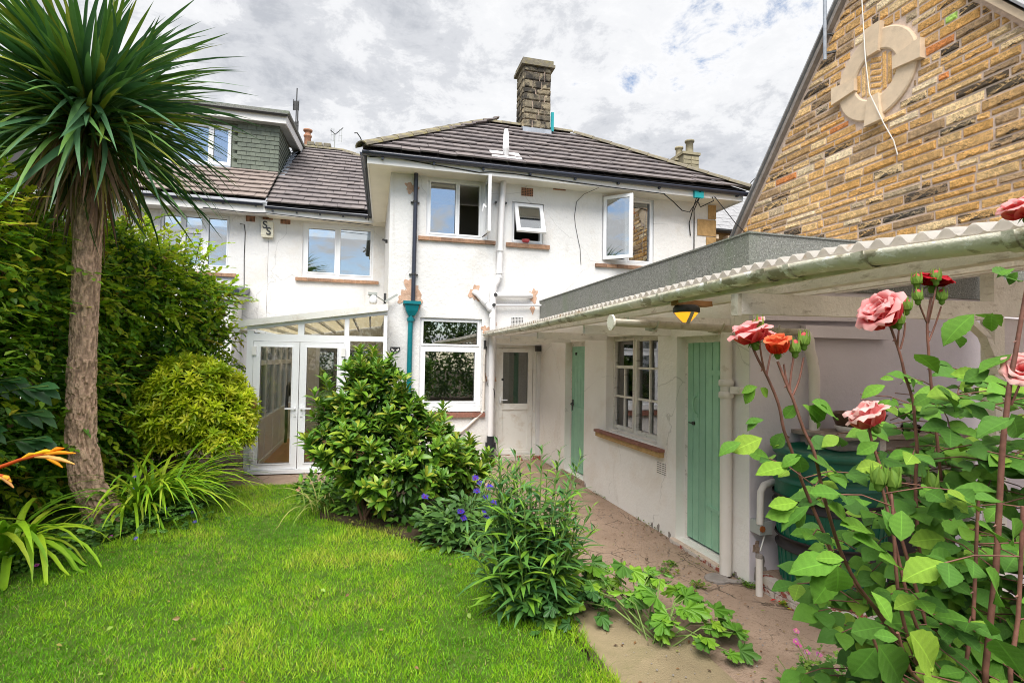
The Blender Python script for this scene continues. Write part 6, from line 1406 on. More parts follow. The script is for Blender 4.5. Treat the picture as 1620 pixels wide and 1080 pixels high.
# ------------------------------------------------------------------ knapweed with blue flowers
kw = thing('knapweed', 'low leafy knapweed with violet blue flowers beside the laurel', 'plant', (.95, 5.2, 0))
n = 620; t_ = rng.uniform(0, 2*PI, n); rr_ = np.sqrt(rng.random(n)); P = np.stack([.92+.42*rr_*np.cos(t_), 5.25+.35*rr_*np.sin(t_), rng.uniform(.02, .52, n)*(1-.45*rr_)], 1)
D = np.stack([np.cos(t_), np.sin(t_), rng.uniform(-.1, .9, n)], 1)+rng.normal(0, .4, (n, 3)); N = np.tile([0., -.2, 1], (n, 1))+rng.normal(0, .3, (n, 3))
tag(scatter('foliage', T_laurel, P, D, N, rng.uniform(.10, .17, n), pick([(.085, .19, .045), (.11, .23, .05), (.065, .15, .04), (.14, .27, .05)], n), m_leaf, kw), kind='stuff')
def star_flower(parent, c, r, col, nP=14, name='flower', nrm=(0, -.5, .85), colc=(.25, .04, .2), lob=.30):
    mb = MB(); A = Vector(nrm).normalized(); U = A.orthogonal().normalized(); W = A.cross(U); c = Vector(c)
    for k in range(nP):
        a = 2*PI*k/nP+random.uniform(-.1, .1); d = U*math.cos(a)+W*math.sin(a); s_ = A.cross(d); L = r*random.uniform(.8, 1.1); h = A*random.uniform(.1, .5)*r
        mb.cur = (*[x*random.uniform(.75, 1.2) for x in col], 1)
        mb.add([c+d*r*.12, c+d*L*.6+s_*r*lob*.5+h*.6, c+d*L+h*.8, c+d*L*.6-s_*r*lob*.5+h*.6], [(0, 1, 2), (0, 2, 3)])
    mb.cur = (*colc, 1); mb.lathe([(r*.02, -r*.35), (r*.2, -r*.2), (r*.22, r*.1), (r*.1, r*.25), (0, r*.25)], c, 7)
    return mb.build(name, m_petal, parent)
KWF = ((0.50, 5.00, 0.52), (0.83, 5.00, 0.37), (0.86, 5.00, 0.31), (0.96, 5.00, 0.67), (1.01, 5.00, 0.62), (0.98, 5.00, 0.55), (1.07, 5.00, 0.49), (1.14, 5.00, 0.43), (1.05, 5.00, 0.34), (1.07, 5.00, 0.32), (1.10, 5.00, 0.58))
st = MB()
for x, y, z in KWF:
    star_flower(kw, (x, y, z), .042, (.10, .055, .52), 15); st.tube([(.95+(x-.95)*.3, 5.25, 0), ((x+.95)/2, 5.15, z*.6), (x, y, z-.01)], .0035, 4)
st.build('stem', m_greenstem, kw)

# ------------------------------------------------------------------ sprawling mallow on the path
ml = thing('mallow', 'sprawling mallow with lobed green leaves lying across the concrete path', 'plant', (1.78, 3.2, 0))
stems = MB(); P, D, N, S = [], [], [], []; r_ = random.Random(17)
for (x, y, z) in ((1.62, 3.72, .30), (1.75, 3.55, .34), (1.90, 3.45, .30), (2.0, 3.55, .18), (2.12, 3.35, .22), (1.82, 3.25, .28), (1.95, 3.15, .22), (2.10, 3.05, .15), (2.2, 2.95, .12), (2.25, 3.1, .10), (1.55, 3.6, .2), (1.68, 3.4, .2), (1.85, 3.05, .2), (2.02, 2.92, .1), (1.72, 3.62, .22), (1.95, 3.6, .26), (2.05, 3.2, .25), (1.6, 3.85, .2), (1.9, 3.3, .34), (1.78, 3.12, .15), (2.15, 3.15, .20), (1.45, 3.75, .18), (1.5, 3.9, .26), (1.4, 3.6, .12), (1.7, 3.78, .16), (2.12, 2.85, .06)):
    b = (1.78+r_.uniform(-.08, .08), 3.12+r_.uniform(-.1, .25), 0); stems.tube([b, ((b[0]+x)/2, (b[1]+y)/2, z*.75+.05), (x, y, z)], [.006, .005, .003], 5)
    for q in range(3):
        a = r_.uniform(0, 2*PI); P.append((x+r_.uniform(-.05, .05), y+r_.uniform(-.05, .05), z+r_.uniform(-.03, .03))); D.append((math.cos(a)+.3*(x-1.7), math.sin(a)-.3, r_.uniform(-.40, .10))); N.append((r_.uniform(-.25, .25), -.55+r_.uniform(-.25, .25), 1)); S.append(r_.uniform(.12, .21))
stems.build('stem', m_greenstem, ml)
P, D, N, S = map(np.array, (P, D, N, S))
leaf_objects('leaf', T_palmate, P, D, N, S, [(.16, .36, .03), (.22, .43, .035), (.12, .29, .03), (.28, .48, .04), (.09, .22, .035)], m_leaf, ml, smooth=False)
# ivy-like ground leaves at the foot of the goldenrod
iv = thing('ground_ivy', 'patch of lobed dark green leaves under the goldenrod at the path edge', 'plant', (1.4, 3.6, 0))
n = 60; P = np.stack([rng.uniform(1.0, 1.62, n), rng.uniform(3.35, 3.75, n), rng.uniform(.04, .30, n)], 1); t_ = rng.uniform(0, 2*PI, n)
leaf_objects('leaf', T_palmate, P, np.stack([np.cos(t_), np.sin(t_)-.3, rng.uniform(-.6, .1, n)], 1), np.tile([0., -.5, 1], (n, 1))+rng.normal(0, .25, (n, 3)), rng.uniform(.08, .15, n), [(.07, .19, .035), (.10, .25, .035), (.05, .14, .035), (.14, .3, .04)], m_leaf, iv, smooth=False)

# ------------------------------------------------------------------ strap-leaved clumps
def strap_clump(name, label, c, n, L, spread, bias, pal, wid=1., seed=1, flop=1.15, mat=m_strap, cat='plant'):
    th_ = thing(name, label, cat, c); r_ = np.random.default_rng(seed); V = []; k = 9
    for i in range(n):
        a = r_.uniform(0, 2*PI); d = np.array([math.cos(a), math.sin(a), 0])+np.array(bias)*r_.uniform(.3, 1.2); d[2] = 0; d /= np.linalg.norm(d)
        b = np.array(c)+np.array([r_.normal(0, spread), r_.normal(0, spread), 0]); ln = L*r_.uniform(.65, 1.15); el0 = r_.uniform(.75, 1.35); fl_ = flop*r_.uniform(.7, 1.3)
        p = b.copy(); pts = [p.copy()]; e_ = el0
        for q in range(k-1):
            p = p+ln/(k-1)*(d*math.cos(e_)+np.array([0, 0, math.sin(e_)])); p[2] = max(p[2], .02+.01*q/k); pts.append(p.copy()); e_ -= fl_*2.1/(k-1)
        s_ = np.cross(d, [0, 0, 1.]); wv = .016*wid*r_.uniform(.75, 1.25); tw = r_.uniform(-.4, .4); vs = []
        for q, p_ in enumerate(pts):
            t_ = q/(k-1); w_ = wv*(min(1, .6+2*t_))*(1-max(0, (t_-.45)/.55)**2); e2 = s_*w_+np.array([0, 0, w_*(.35+tw)]); vs += [tuple(p_-s_*w_+np.array([0, 0, w_*.4])), tuple(p_), tuple(p_+s_*w_+np.array([0, 0, w_*(.4+tw)]))]
        mb = MB(); col = pal[r_.integers(len(pal))]; f = r_.uniform(.85, 1.15); mb.cur = (col[0]*f, col[1]*f, col[2]*f, 1)
        mb.add(vs, [(3*q+o_, 3*q+o_+1, 3*q+o_+4, 3*q+o_+3) for q in range(k-1) for o_ in (0, 1)], True); mb.build('leaf', mat, th_)
    return th_
pal_s = [(.20, .42, .018), (.27, .48, .02), (.34, .52, .025), (.15, .33, .02), (.42, .54, .04)]
strap_clump('daylily_clump', 'arching lime green daylily leaves to the right of the palm trunk', (-2.32, 6.75, 0), 170, 1.25, .14, (.85, -.15, 0), pal_s, 1.0, 3, .86)
strap_clump('daylily_clump', 'strap leaved daylily clump left of the palm foot, leaves bending to the lawn', (-2.9, 5.45, 0), 40, 1.1, .10, (.6, -.5, 0), pal_s, 1.5, 4, 1.05)
strap_clump('dark_strap_clump', 'darker upright strap leaves under the lime shrub', (-2.35, 7.6, 0), 60, .85, .20, (.5, -.4, 0), [(.07, .17, .02), (.10, .22, .025), (.05, .13, .02)], .8, 5, .8)
strap_clump('tall_grass_tuft', 'tuft of thin arching grass at the left foot of the laurel', (-.48, 6.55, 0), 60, .70, .07, (-.3, -.3, 0), [(.16, .30, .025), (.24, .36, .05), (.12, .25, .03), (.40, .38, .12)], .38, 6, .9)
strap_clump('iris_tuft', 'thin green blades beside the soil pipe behind the laurel', (1.35, 7.0, 0), 50, .85, .18, (.3, -.4, 0), [(.16, .30, .03), (.22, .38, .04), (.12, .24, .03)], .5, 7, .7)
# leafy edge of the right-hand bed, spilling on to the lawn
n = 1500; f = rng.random(n); bx = np.interp(f, [0, .3, .6, 1], [-.62, -.05, .55, 1.15]); by = np.interp(f, [0, .3, .6, 1], [7.0, 6.3, 5.6, 4.9])
P = np.stack([bx+.10+rng.normal(.10, .16, n), by+.05+rng.normal(.08, .14, n), np.abs(rng.normal(.06, .06, n))+.01], 1)
D = rng.normal(0, .6, (n, 3))+np.array([-.3, -.4, .3]); N = np.tile([-.2, -.4, 1], (n, 1))+rng.normal(0, .3, (n, 3))
tag(scatter('bed_undergrowth', T_hedge, P, D, N, rng.uniform(.04, .10, n), pick([(.09, .22, .03), (.13, .30, .035), (.18, .36, .04), (.07, .17, .03)], n), m_leaf), kind='stuff')
# border ground cover left
gc = MB(); n = 2600; y = rng.uniform(4.2, 8.0, n); x = np.interp(y, [4.2, 5.0, 5.8, 6.4, 7.0, 8.0], [-2.95, -2.75, -2.40, -2.02, -1.80, -1.80])-np.abs(rng.normal(0, .32, n)); P = np.stack([x, y, rng.uniform(.01, .22, n)*np.clip(np.abs(rng.normal(.6, .4, n)), 0, 1)], 1)
D = np.stack([rng.normal(.3, .7, n), rng.normal(-.3, .7, n), rng.uniform(-.2, .6, n)], 1); N = np.tile([.2, -.3, 1], (n, 1))+rng.normal(0, .3, (n, 3))
tag(scatter('border_undergrowth', T_hedge, P, D, N, rng.uniform(.035, .085, n), pick([(.07, .18, .03), (.10, .24, .03), (.14, .30, .035), (.055, .14, .025), (.20, .34, .05)], n), m_leaf), kind='stuff')
cb = thing('cranesbill', 'low border plant with small violet flowers right of the palm foot', 'plant', (-2.0, 6.4, 0))
for q, (x, y, z) in enumerate(((-2.30, 6.35, .52), (-2.30, 6.36, .40), (-2.29, 6.38, .36), (-1.80, 6.5, .10), (-1.77, 6.55, .13), (-1.86, 6.4, .10), (-1.72, 6.3, .05), (-2.0, 6.3, .2), (-2.05, 5.75, .08))): star_flower(cb, (x, y, z), .022, (.14, .12, .60), 5, lob=.9, colc=(.5, .5, .3))
for q, (x, y, z) in enumerate(((-2.32, 5.92, .06), (-2.28, 6.05, .07), (-2.52, 5.15, .09))): star_flower(cb, (x, y, z), .020, (.60, .10, .45), 5, 'pink_flower', lob=.9)
n = 160; P = np.stack([rng.normal(-2.0, .22, n), rng.normal(6.35, .25, n), rng.uniform(.03, .25, n)], 1); t_ = rng.uniform(0, 2*PI, n)
tag(scatter('foliage', T_palmate, P, np.stack([np.cos(t_), np.sin(t_), rng.uniform(-.3, .3, n)], 1), np.tile([0., -.3, 1], (n, 1))+rng.normal(0, .3, (n, 3)), rng.uniform(.05, .09, n), pick([(.09, .22, .03), (.13, .29, .035), (.07, .17, .03)], n), m_leaf, cb), kind='stuff')
lowb = thing('low_bedding_plant', 'low round leaved plant with a fallen pink bloom at the lawn edge by the conservatory', 'plant', (-.55, 7.2, 0))
P, Nn = blob_points([(-.50, 7.15, .14, .34, .3, .22), (-.25, 6.8, .15, .3, .3, .2), (-.1, 6.5, .12, .3, .3, .2)], 1300, .2); n = len(P)
tag(scatter('foliage', T_hedge, P, Nn+rng.normal(0, .6, (n, 3)), np.tile([0., 0, 1], (n, 1))+Nn*.5, rng.uniform(.05, .10, n), pick([(.10, .25, .03), (.15, .33, .03), (.22, .40, .04), (.07, .18, .03)], n), m_leaf, lowb), kind='stuff')
star_flower(lowb, (-.83, 7.45, .07), .06, (.75, .33, .32), 9, 'bloom', lob=.9)

# weeds and litter on the path
def weed(label, c, r, n, col):
    t0 = thing('weed', label, 'weed', c); a = rng.uniform(0, 2*PI, n); P = np.stack([c[0]+rng.normal(0, r*.4, n), c[1]+rng.normal(0, r*.4, n), rng.uniform(.004, .03, n)], 1)
    tag(scatter('foliage', T_tiny, P, np.stack([np.cos(a), np.sin(a), rng.uniform(.1, .8, n)], 1), np.tile([0., 0, 1], (n, 1)), rng.uniform(.02, .05, n), pick([col, (.15, .30, .03), (.10, .22, .03)], n), m_leaf, t0), kind='stuff')
weed('small bright weed growing beside the foot of the cream downpipe', (2.98, 3.80, 0), .10, 90, (.22, .36, .04))
weed('little weed tuft in the path in front of the near green door', (2.58, 4.30, 0), .06, 40, (.20, .36, .03))
weed('tiny yellow green weed beside the stub pipe', (2.98, 3.42, 0), .05, 30, (.45, .45, .03))
weed('mossy weed strip in the path by the drain stones', (2.45, 4.15, 0), .14, 60, (.20, .20, .03))
weed('mossy clump in a path crack left of the drain stones', (2.55, 3.85, 0), .08, 40, (.16, .18, .03))
n = 260; y = rng.uniform(3.8, 9, n); P = np.stack([2.95-np.abs(rng.normal(0, .14, n)), y, np.full(n, .008)], 1)
q = 260; P2 = np.stack([rng.uniform(1.45, 3.0, q), rng.uniform(2.4, 5.5, q), np.full(q, .012)], 1); P2[P2[:, 0] < 2.05, 2] = .03; P = np.concatenate([P, P2]); n = len(P)
tag(scatter('litter', T_tiny, P, np.stack([rng.normal(size=n), rng.normal(size=n), rng.uniform(0, .25, n)], 1), np.tile([0., 0, 1], (n, 1)), rng.uniform(.010, .035, n), pick([(.20, .09, .04), (.30, .16, .07), (.10, .06, .04), (.36, .25, .12), (.25, .3, .06)], n), m_leaf), kind='stuff')
# weeds and moss along the foot of the outbuilding wall, fallen leaves on the lawn
n = 420; y = rng.uniform(3.9, 9.2, n); cl_ = vnoise(y*0, y, 2.3) > .45; y = y[cl_]; n = len(y); P = np.stack([2.955-np.abs(rng.normal(0, .02, n)), y, rng.uniform(.002, .03, n)], 1); a = rng.uniform(0, 2*PI, n)
tag(scatter('wall_foot_moss', T_tiny, P, np.stack([np.cos(a), np.sin(a), rng.uniform(.1, .9, n)], 1), np.tile([0., 0, 1], (n, 1)), rng.uniform(.012, .032, n), pick([(.14, .22, .03), (.22, .32, .04), (.10, .12, .03)], n), m_leaf), kind='stuff')
P = grass_blades(110, (-2.9, 1.3), (2.4, 7.8), LAWN, 0, 0, 1.3); n = len(P); P[:, 2] += .035
tag(scatter('fallen_leaves', T_hedge, P, rng.normal(size=(n, 3))*np.array([1, 1, .2]), np.tile([0., 0, 1], (n, 1))+rng.normal(0, .3, (n, 3)), rng.uniform(.015, .05, n), pick([(.30, .20, .08), (.36, .32, .08), (.26, .14, .07), (.24, .36, .06)], n), m_leaf), kind='stuff')
# small stones and grit
def pebbles(n):
    me = MB()
    for i in range(n):
        x, y, s_ = random.uniform(1.5, 3.0), random.uniform(2.4, 6), random.uniform(.003, .009); z0 = .03 if (x < 2.0 and y < 3.6) else .006
        me.add([(x-s_, y, z0), (x, y-s_, z0), (x+s_, y, z0), (x, y+s_, z0), (x, y, z0+s_*.8)], [(0, 1, 4), (1, 2, 4), (2, 3, 4), (3, 0, 4)])
    tag(me.build('grit', m_greystone), kind='stuff')
pebbles(420)
sb = MB(); sb.prism([(-2.25, 8.15, 0), (-1.85, 8.08, 0), (-1.74, 8.5, 0), (-1.80, 8.78, 0), (-2.3, 8.7, 0)], (.02, .03, .10)); tag(sb.build('stone_block', m_conc, None, (-2, 8.4, 0)), 'rough flat stone block at the left foot of the conservatory', 'stone')
pe = thing('fallen_petals', 'scattered coral and red petals fallen by the stub pipe', 'petals', (2.99, 3.45, 0))
for (x, y, c) in ((2.96, 3.50, (.75, .03, .03)), (3.0, 3.47, (.75, .04, .03)), (2.94, 3.62, (.3, .04, .06))):
    mb = MB(); mb.cur = (*c, 1); mb.add([(x-.03, y, .012), (x, y-.018, .025), (x+.03, y, .014), (x, y+.018, .016)], [(0, 1, 2, 3)]); mb.build('petal', m_petal, pe)
hf = thing('hanging_fir_cone', 'tan round straw ball hanging from a twig at the right of the lime shrub', 'ornament', (-1.72, 8.1, 1.2))
mb = MB(); mb.lathe([(0, -.085), (.05, -.075), (.085, -.03), (.09, .01), (.06, .06), (.02, .075), (0, .08)], (-1.55, 7.9, 1.13), 14); mb.build('ball', M('straw', (.50, .30, .12), .9, .3, 30, .6, 90), hf)
mb = MB(); mb.tube([(-1.82, 7.85, 1.30), (-1.66, 7.88, 1.26), (-1.55, 7.9, 1.20)], .010, 5); mb.build('twig', m_bark, hf)

# ------------------------------------------------------------------ crocosmia reaching in from the left
cr = thing('crocosmia', 'orange and yellow crocosmia flower spikes reaching in from the left edge', 'flower', (-1.55, 1.0, 1.2))
def spike(name, pts, fl):
    mb = MB(); mb.cur = (.55, .10, .02, 1); mb.tube(pts, [.006, .005, .0045, .004, .003][:len(pts)], 6)
    for (a, b, wd, c) in fl:
        a, b = Vector(a), Vector(b); mb.cur = (*c, 1); m_ = a.lerp(b, .55)+Vector((0, 0, .004)); mb.tube([a, m_, b], [wd*.45, wd, wd*.25], 6)
    mb.build(name, m_petal, cr)
ST1, ST2 = [(-0.976,1.658,1.449), (-0.885,1.633,1.492), (-0.837,1.620,1.511), (-0.780,1.605,1.526), (-0.757,1.599,1.526)], [(-0.976,1.657,1.480), (-0.908,1.640,1.476), (-0.877,1.632,1.469), (-0.862,1.628,1.461)]
F1, F2 = [(-0.837,1.620,1.511), (-0.795,1.609,1.527), (-0.818,1.615,1.519), (-0.726,1.592,1.512), (-0.795,1.609,1.524), (-0.704,1.585,1.529), (-0.772,1.603,1.527), (-0.732,1.592,1.541), (-0.792,1.608,1.521), (-0.706,1.587,1.502), (-0.780,1.605,1.519), (-0.735,1.595,1.493), (-0.807,1.612,1.525), (-0.753,1.598,1.532)], [(-0.893,1.636,1.477), (-0.851,1.626,1.441), (-0.882,1.633,1.471), (-0.857,1.627,1.455), (-0.900,1.638,1.466), (-0.863,1.629,1.458)]
C1 = [(.85, .42, .02), (.85, .50, .15), (.9, .40, .02), (.9, .30, .01), (.88, .55, .18), (.9, .42, .02), (.9, .55, .02)]; C2 = [(.75, .40, .15), (.85, .5, .05), (.85, .6, .1)]
spike('flower_spike', ST1, [(F1[2*i], F1[2*i+1], .0058, C1[i]) for i in range(7)])
spike('flower_spike', ST2, [(F2[2*i], F2[2*i+1], .006, C2[i]) for i in range(3)])
mb = MB(); S0 = [(-1.065,1.683,1.392), (-1.082,1.686,1.455)]; mb.tube([(-2.3, 1.1, 0), (-2.0, 1.3, .7), S0[0], ST1[0]], .006, 6); mb.tube([(-2.3, 1.1, 0), (-2.05, 1.3, .6), S0[1], ST2[0]], .006, 6); mb.build('stem', m_greenstem, cr)

# ------------------------------------------------------------------ climbing rose at the right
rs = thing('rose_bush', 'tall rose bush with dark red stems and pink and red blooms at the right edge', 'rose bush', (1.66, .95, 0))
STEMS = {
'S1': [(1.434,1.129,0.838), (1.315,1.150,1.108), (1.200,1.175,1.247), (1.153,1.184,1.345), (1.112,1.192,1.438), (1.086,1.186,1.483), (1.053,1.182,1.558), (1.033,1.186,1.610), (1.017,1.187,1.678), (0.985,1.193,1.752), (0.966,1.197,1.787), (0.949,1.200,1.823)],
'S1b': [(0.982,1.194,1.758), (0.964,1.186,1.804), (0.950,1.178,1.864)],
'S1c': [(0.987,1.193,1.752), (1.001,1.198,1.796), (1.009,1.194,1.840)],
'S2': [(1.381,1.079,0.878), (1.291,1.095,1.098), (1.188,1.107,1.227), (1.128,1.108,1.328), (1.087,1.105,1.434), (1.078,1.107,1.468), (1.046,1.101,1.567), (1.021,1.106,1.620), (0.994,1.110,1.693), (0.983,1.112,1.716), (0.968,1.115,1.754), (0.955,1.117,1.785)],
'S2b': [(0.985,1.112,1.716), (0.988,1.110,1.758), (0.992,1.108,1.788), (0.993,1.107,1.804)],
'S2c': [(0.993,1.110,1.704), (1.007,1.105,1.743), (1.016,1.101,1.796)],
'S2d': [(0.988,1.111,1.713), (0.984,1.121,1.742), (0.977,1.122,1.779)],
'S3': [(1.497,1.144,0.819), (1.458,1.146,1.071), (1.423,1.146,1.323), (1.413,1.144,1.466), (1.415,1.140,1.550), (1.407,1.140,1.636), (1.401,1.140,1.690), (1.379,1.143,1.754), (1.370,1.144,1.791), (1.358,1.146,1.831), (1.337,1.149,1.886)],
'S3b': [(1.358,1.146,1.831), (1.350,1.137,1.857), (1.351,1.136,1.874)],
'S3c': [(1.365,1.144,1.824), (1.374,1.141,1.861), (1.376,1.139,1.895)],
'S4': [(1.670,1.205,0.754), (1.624,1.202,1.203), (1.583,1.204,1.446), (1.566,1.204,1.580), (1.556,1.204,1.643), (1.545,1.204,1.746), (1.537,1.203,1.825), (1.532,1.202,1.904), (1.541,1.197,1.976)],
'S4b': [(1.532,1.202,1.901), (1.502,1.198,1.948), (1.491,1.199,1.983)],
'S4c': [(1.537,1.202,1.850), (1.555,1.196,1.901), (1.559,1.183,1.949)],
'S4d': [(1.534,1.201,1.901), (1.526,1.181,1.956), (1.534,1.177,2.006)],
'S5': [(1.311,0.907,0.999), (1.323,0.892,1.342), (1.330,0.882,1.589), (1.337,0.878,1.672), (1.342,0.874,1.740), (1.353,0.869,1.809), (1.364,0.863,1.892), (1.375,0.858,1.974), (1.394,0.869,2.089), (1.384,0.871,2.117)],
'S6': [(1.355,1.020,0.994), (1.279,1.050,1.287), (1.242,1.084,1.494), (1.218,1.097,1.586), (1.208,1.098,1.631)],
'S7': [(1.292,0.932,1.027), (1.300,0.923,1.223), (1.303,0.917,1.390), (1.305,0.913,1.488)],
'S8': [(1.275,0.989,0.995), (1.215,0.999,1.139), (1.184,1.003,1.269), (1.187,1.017,1.452), (1.190,1.025,1.487)],
'S9': [(1.276,0.989,0.980), (1.258,0.989,1.111), (1.213,0.997,1.226), (1.175,1.029,1.479), (1.163,1.032,1.501)],
'S10': [(1.213,0.794,1.111), (1.221,0.786,1.294), (1.224,0.781,1.416), (1.225,0.778,1.513)],
'S11': [(1.197,0.956,1.026), (1.114,0.974,1.122), (1.071,0.982,1.219)],
'S12': [(1.173,0.910,1.057), (1.090,0.897,1.153), (1.044,0.885,1.241)],
'S13': [(1.347,0.874,1.699), (1.348,0.862,1.734), (1.356,0.860,1.755)],
}
MAIN = ('S1', 'S2', 'S3', 'S4', 'S5', 'S6', 'S7', 'S8', 'S9', 'S10', 'S11', 'S12')
def smooth_path(p, k=4):
    p = [Vector(q) for q in p]; o = []
    for i in range(len(p)-1):
        p0, p1, p2, p3 = p[max(i-1, 0)], p[i], p[i+1], p[min(i+2, len(p)-1)]
        for j in range(k):
            t_ = j/k; o.append(.5*((2*p1)+(p2-p0)*t_+(2*p0-5*p1+4*p2-p3)*t_*t_+(3*p1-p0-3*p2+p3)*t_**3))
    return o+[p[-1]]
for i, (k_, pts) in enumerate(STEMS.items()):
    q = [Vector(p) for p in pts]
    if k_ in MAIN: q = [Vector((1.66+.05*math.sin(i*2), .95+.05*math.cos(i*3), -.02)), q[0].lerp(Vector((1.66, .95, 0)), .45)]+q
    q = smooth_path(q, 3); n = len(q); r0 = (.0072 if k_ == 'S5' else .0050) if k_ in MAIN else .0026
    r1 = .0032 if k_ in MAIN else .0022
    mb = MB(); mb.tube(q, [r0+(r1-r0)*(j/(n-1)) for j in range(n)], 8)
    for j in range(2, n-2, 4):   # thorns
        if k_ in MAIN:
            d_ = (q[j+1]-q[j]).normalized(); s_ = d_.orthogonal().normalized(); s_.rotate(Matrix.Rotation(j*2.1, 3, d_)); b = q[j]; r_t = r0+(r1-r0)*(j/(n-1)); mb.add([b+d_*.004+s_*r_t*.8, b-d_*.004+s_*r_t*.8, b+s_*(r_t+.007)-d_*.003, b+d_.cross(s_)*.002+s_*r_t], [(0, 1, 2), (0, 3, 2), (1, 3, 2)])
    mb.build('stem', m_rosestem, rs)
# blooms: ringed cupped petals over a green calyx
def bloom(c, r, axis, cols, seed, rings=((5, .26, .62, 1.30), (6, .48, .86, 1.0), (7, .74, 1.0, .70), (7, .98, .95, .34))):
    rr = random.Random(seed); A = Vector(axis).normalized(); U = A.orthogonal().normalized(); W = A.cross(U); c = Vector(c)
    mb = MB(); mb.cur = (.16, .28, .05, 1); b = c-A*r*.55
    k = 10; vs = []
    for rad_, h in ((.10, -.42), (.17, -.30), (.20, -.12), (.14, 0.0), (.12, .08)):
        vs += [b+A*(h*r)+(U*math.cos(2*PI*j/k)+W*math.sin(2*PI*j/k))*rad_*r for j in range(k)]
    mb.add(vs, [(i*k+j, i*k+(j+1) % k, (i+1)*k+(j+1) % k, (i+1)*k+j) for i in range(4) for j in range(k)], True)
    for j in range(5):
        a = 2*PI*j/5; d = U*math.cos(a)+W*math.sin(a); s_ = A.cross(d); mb.add([b+d*.12*r+s_*.09*r, b+d*.12*r-s_*.09*r, b+d*.42*r-A*.22*r, b+d*.25*r+s_*.08*r-A*.02*r], [(0, 1, 2), (0, 3, 2)])
    fl_ = mb.build('flower', m_petal, rs, c)
    for ri, (n_, R, H, tight) in enumerate(rings):
        for j in range(n_):
            a = 2*PI*j/n_+ri*.6+rr.uniform(-.15, .15); d = U*math.cos(a)+W*math.sin(a); s_ = A.cross(d); mb = MB(); vs = []; tn = []; nu, nv = 6, 6
            Rj = R*rr.uniform(.9, 1.1); Hj = H*rr.uniform(.9, 1.1); wj = (.40+.38*R)*rr.uniform(.9, 1.12); ph = rr.uniform(0, 6)
            for v in range(nv+1):
                t_ = v/nv
                # profile: out from the base, up, and rolling over at the lip
                rad_ = r*(.10+Rj*.88*(t_**.75))*(1 if tight < 1 else 1-.25*t_*t_); h = r*(-.55+Hj*(math.sin(t_*PI*(.5+.12*(1-tight)))*1.0*(.35+.75*tight)+.10*t_)); lip = max(0, t_-.72)/.28
                h -= lip*lip*r*.10*(1.3-tight*.6); rad_ += lip*lip*r*.09
                for u in range(nu+1):
                    x = (u/nu-.5)*2; w_ = wj*r*math.sin(PI*min(1, (.10+t_*.86))**.8)**.62*(1 if t_ < .96 else .86); cup = (1-math.cos(x*1.25))*(.32+.28*tight)*w_
                    hh = h+(.05*r*math.sin(x*3+ph)*t_)-(abs(x)**3)*.10*r*t_
                    vs.append(c+d*(rad_-cup)+s_*(x*w_*.95)+A*hh)
                    g = min(1, max(0, t_*1.15-.1)); base, tip = cols[0], cols[1]; f = 1-.10*rr.random(); tn.append(tuple((base[q]+(tip[q]-base[q])*g)*f for q in range(3))+(1,))
            o = nu+1; mb.add(vs, [(v*o+u, v*o+u+1, (v+1)*o+u+1, (v+1)*o+u) for v in range(nv) for u in range(nu)], True); mb.t = tn
            mb.build('petal', m_petal, fl_, c)
PINK = ((.90, .06, .09), (.99, .52, .51)); PALE = ((.92, .14, .16), (.99, .66, .62)); RED = ((.40, .004, .012), (.50, .010, .025)); ORA = ((.80, .035, .012), (.90, .24, .10))
bloom((0.943, 1.200, 1.862), .053, (-.30, .12, .9), PINK, 1)
bloom((0.952, 1.116, 1.828), .040, (-.25, -.2, .9), ORA, 2, ((4, .30, .6, 1.35), (5, .55, .85, 1.1), (5, .75, .9, .75)))
bloom((1.310, 1.155, 1.924), .066, (-.75, .05, .62), PINK, 3, ((5, .26, .62, 1.30), (6, .46, .86, 1.0), (8, .70, 1.0, .72), (8, .95, 1.0, .38)))
bloom((1.550, 1.193, 2.036), .050, (.1, -.15, .95), RED, 4, ((4, .3, .5, 1.2), (6, .65, .7, .7), (7, 1.0, .8, .25)))
bloom((1.201, 1.099, 1.657), .054, (-.35, .25, .7), PALE, 5)
bloom((1.385, 0.873, 2.137), .046, (-.3, .1, .8), PINK, 6)
bloom((1.362, 0.862, 1.778), .042, (-.6, -.4, .4), PALE, 7, ((5, .3, .5, 1.2), (6, .6, .7, .9), (8, .95, .9, .4)))
bloom((1.009, 1.194, 1.850), .026, (.2, -.3, .8), PINK, 8, ((4, .3, .6, 1.3), (5, .6, .85, .9)))
BUDS = [(0.950,1.178,1.875), (0.996,1.106,1.816), (1.016,1.100,1.835), (1.350,1.135,1.897), (1.378,1.137,1.936), (1.490,1.198,2.019), (1.485,1.191,1.973), (1.523,1.169,2.026), (1.560,1.182,1.976), (1.163,1.031,1.512), (1.195,1.023,1.506), (1.353,1.055,1.488)]
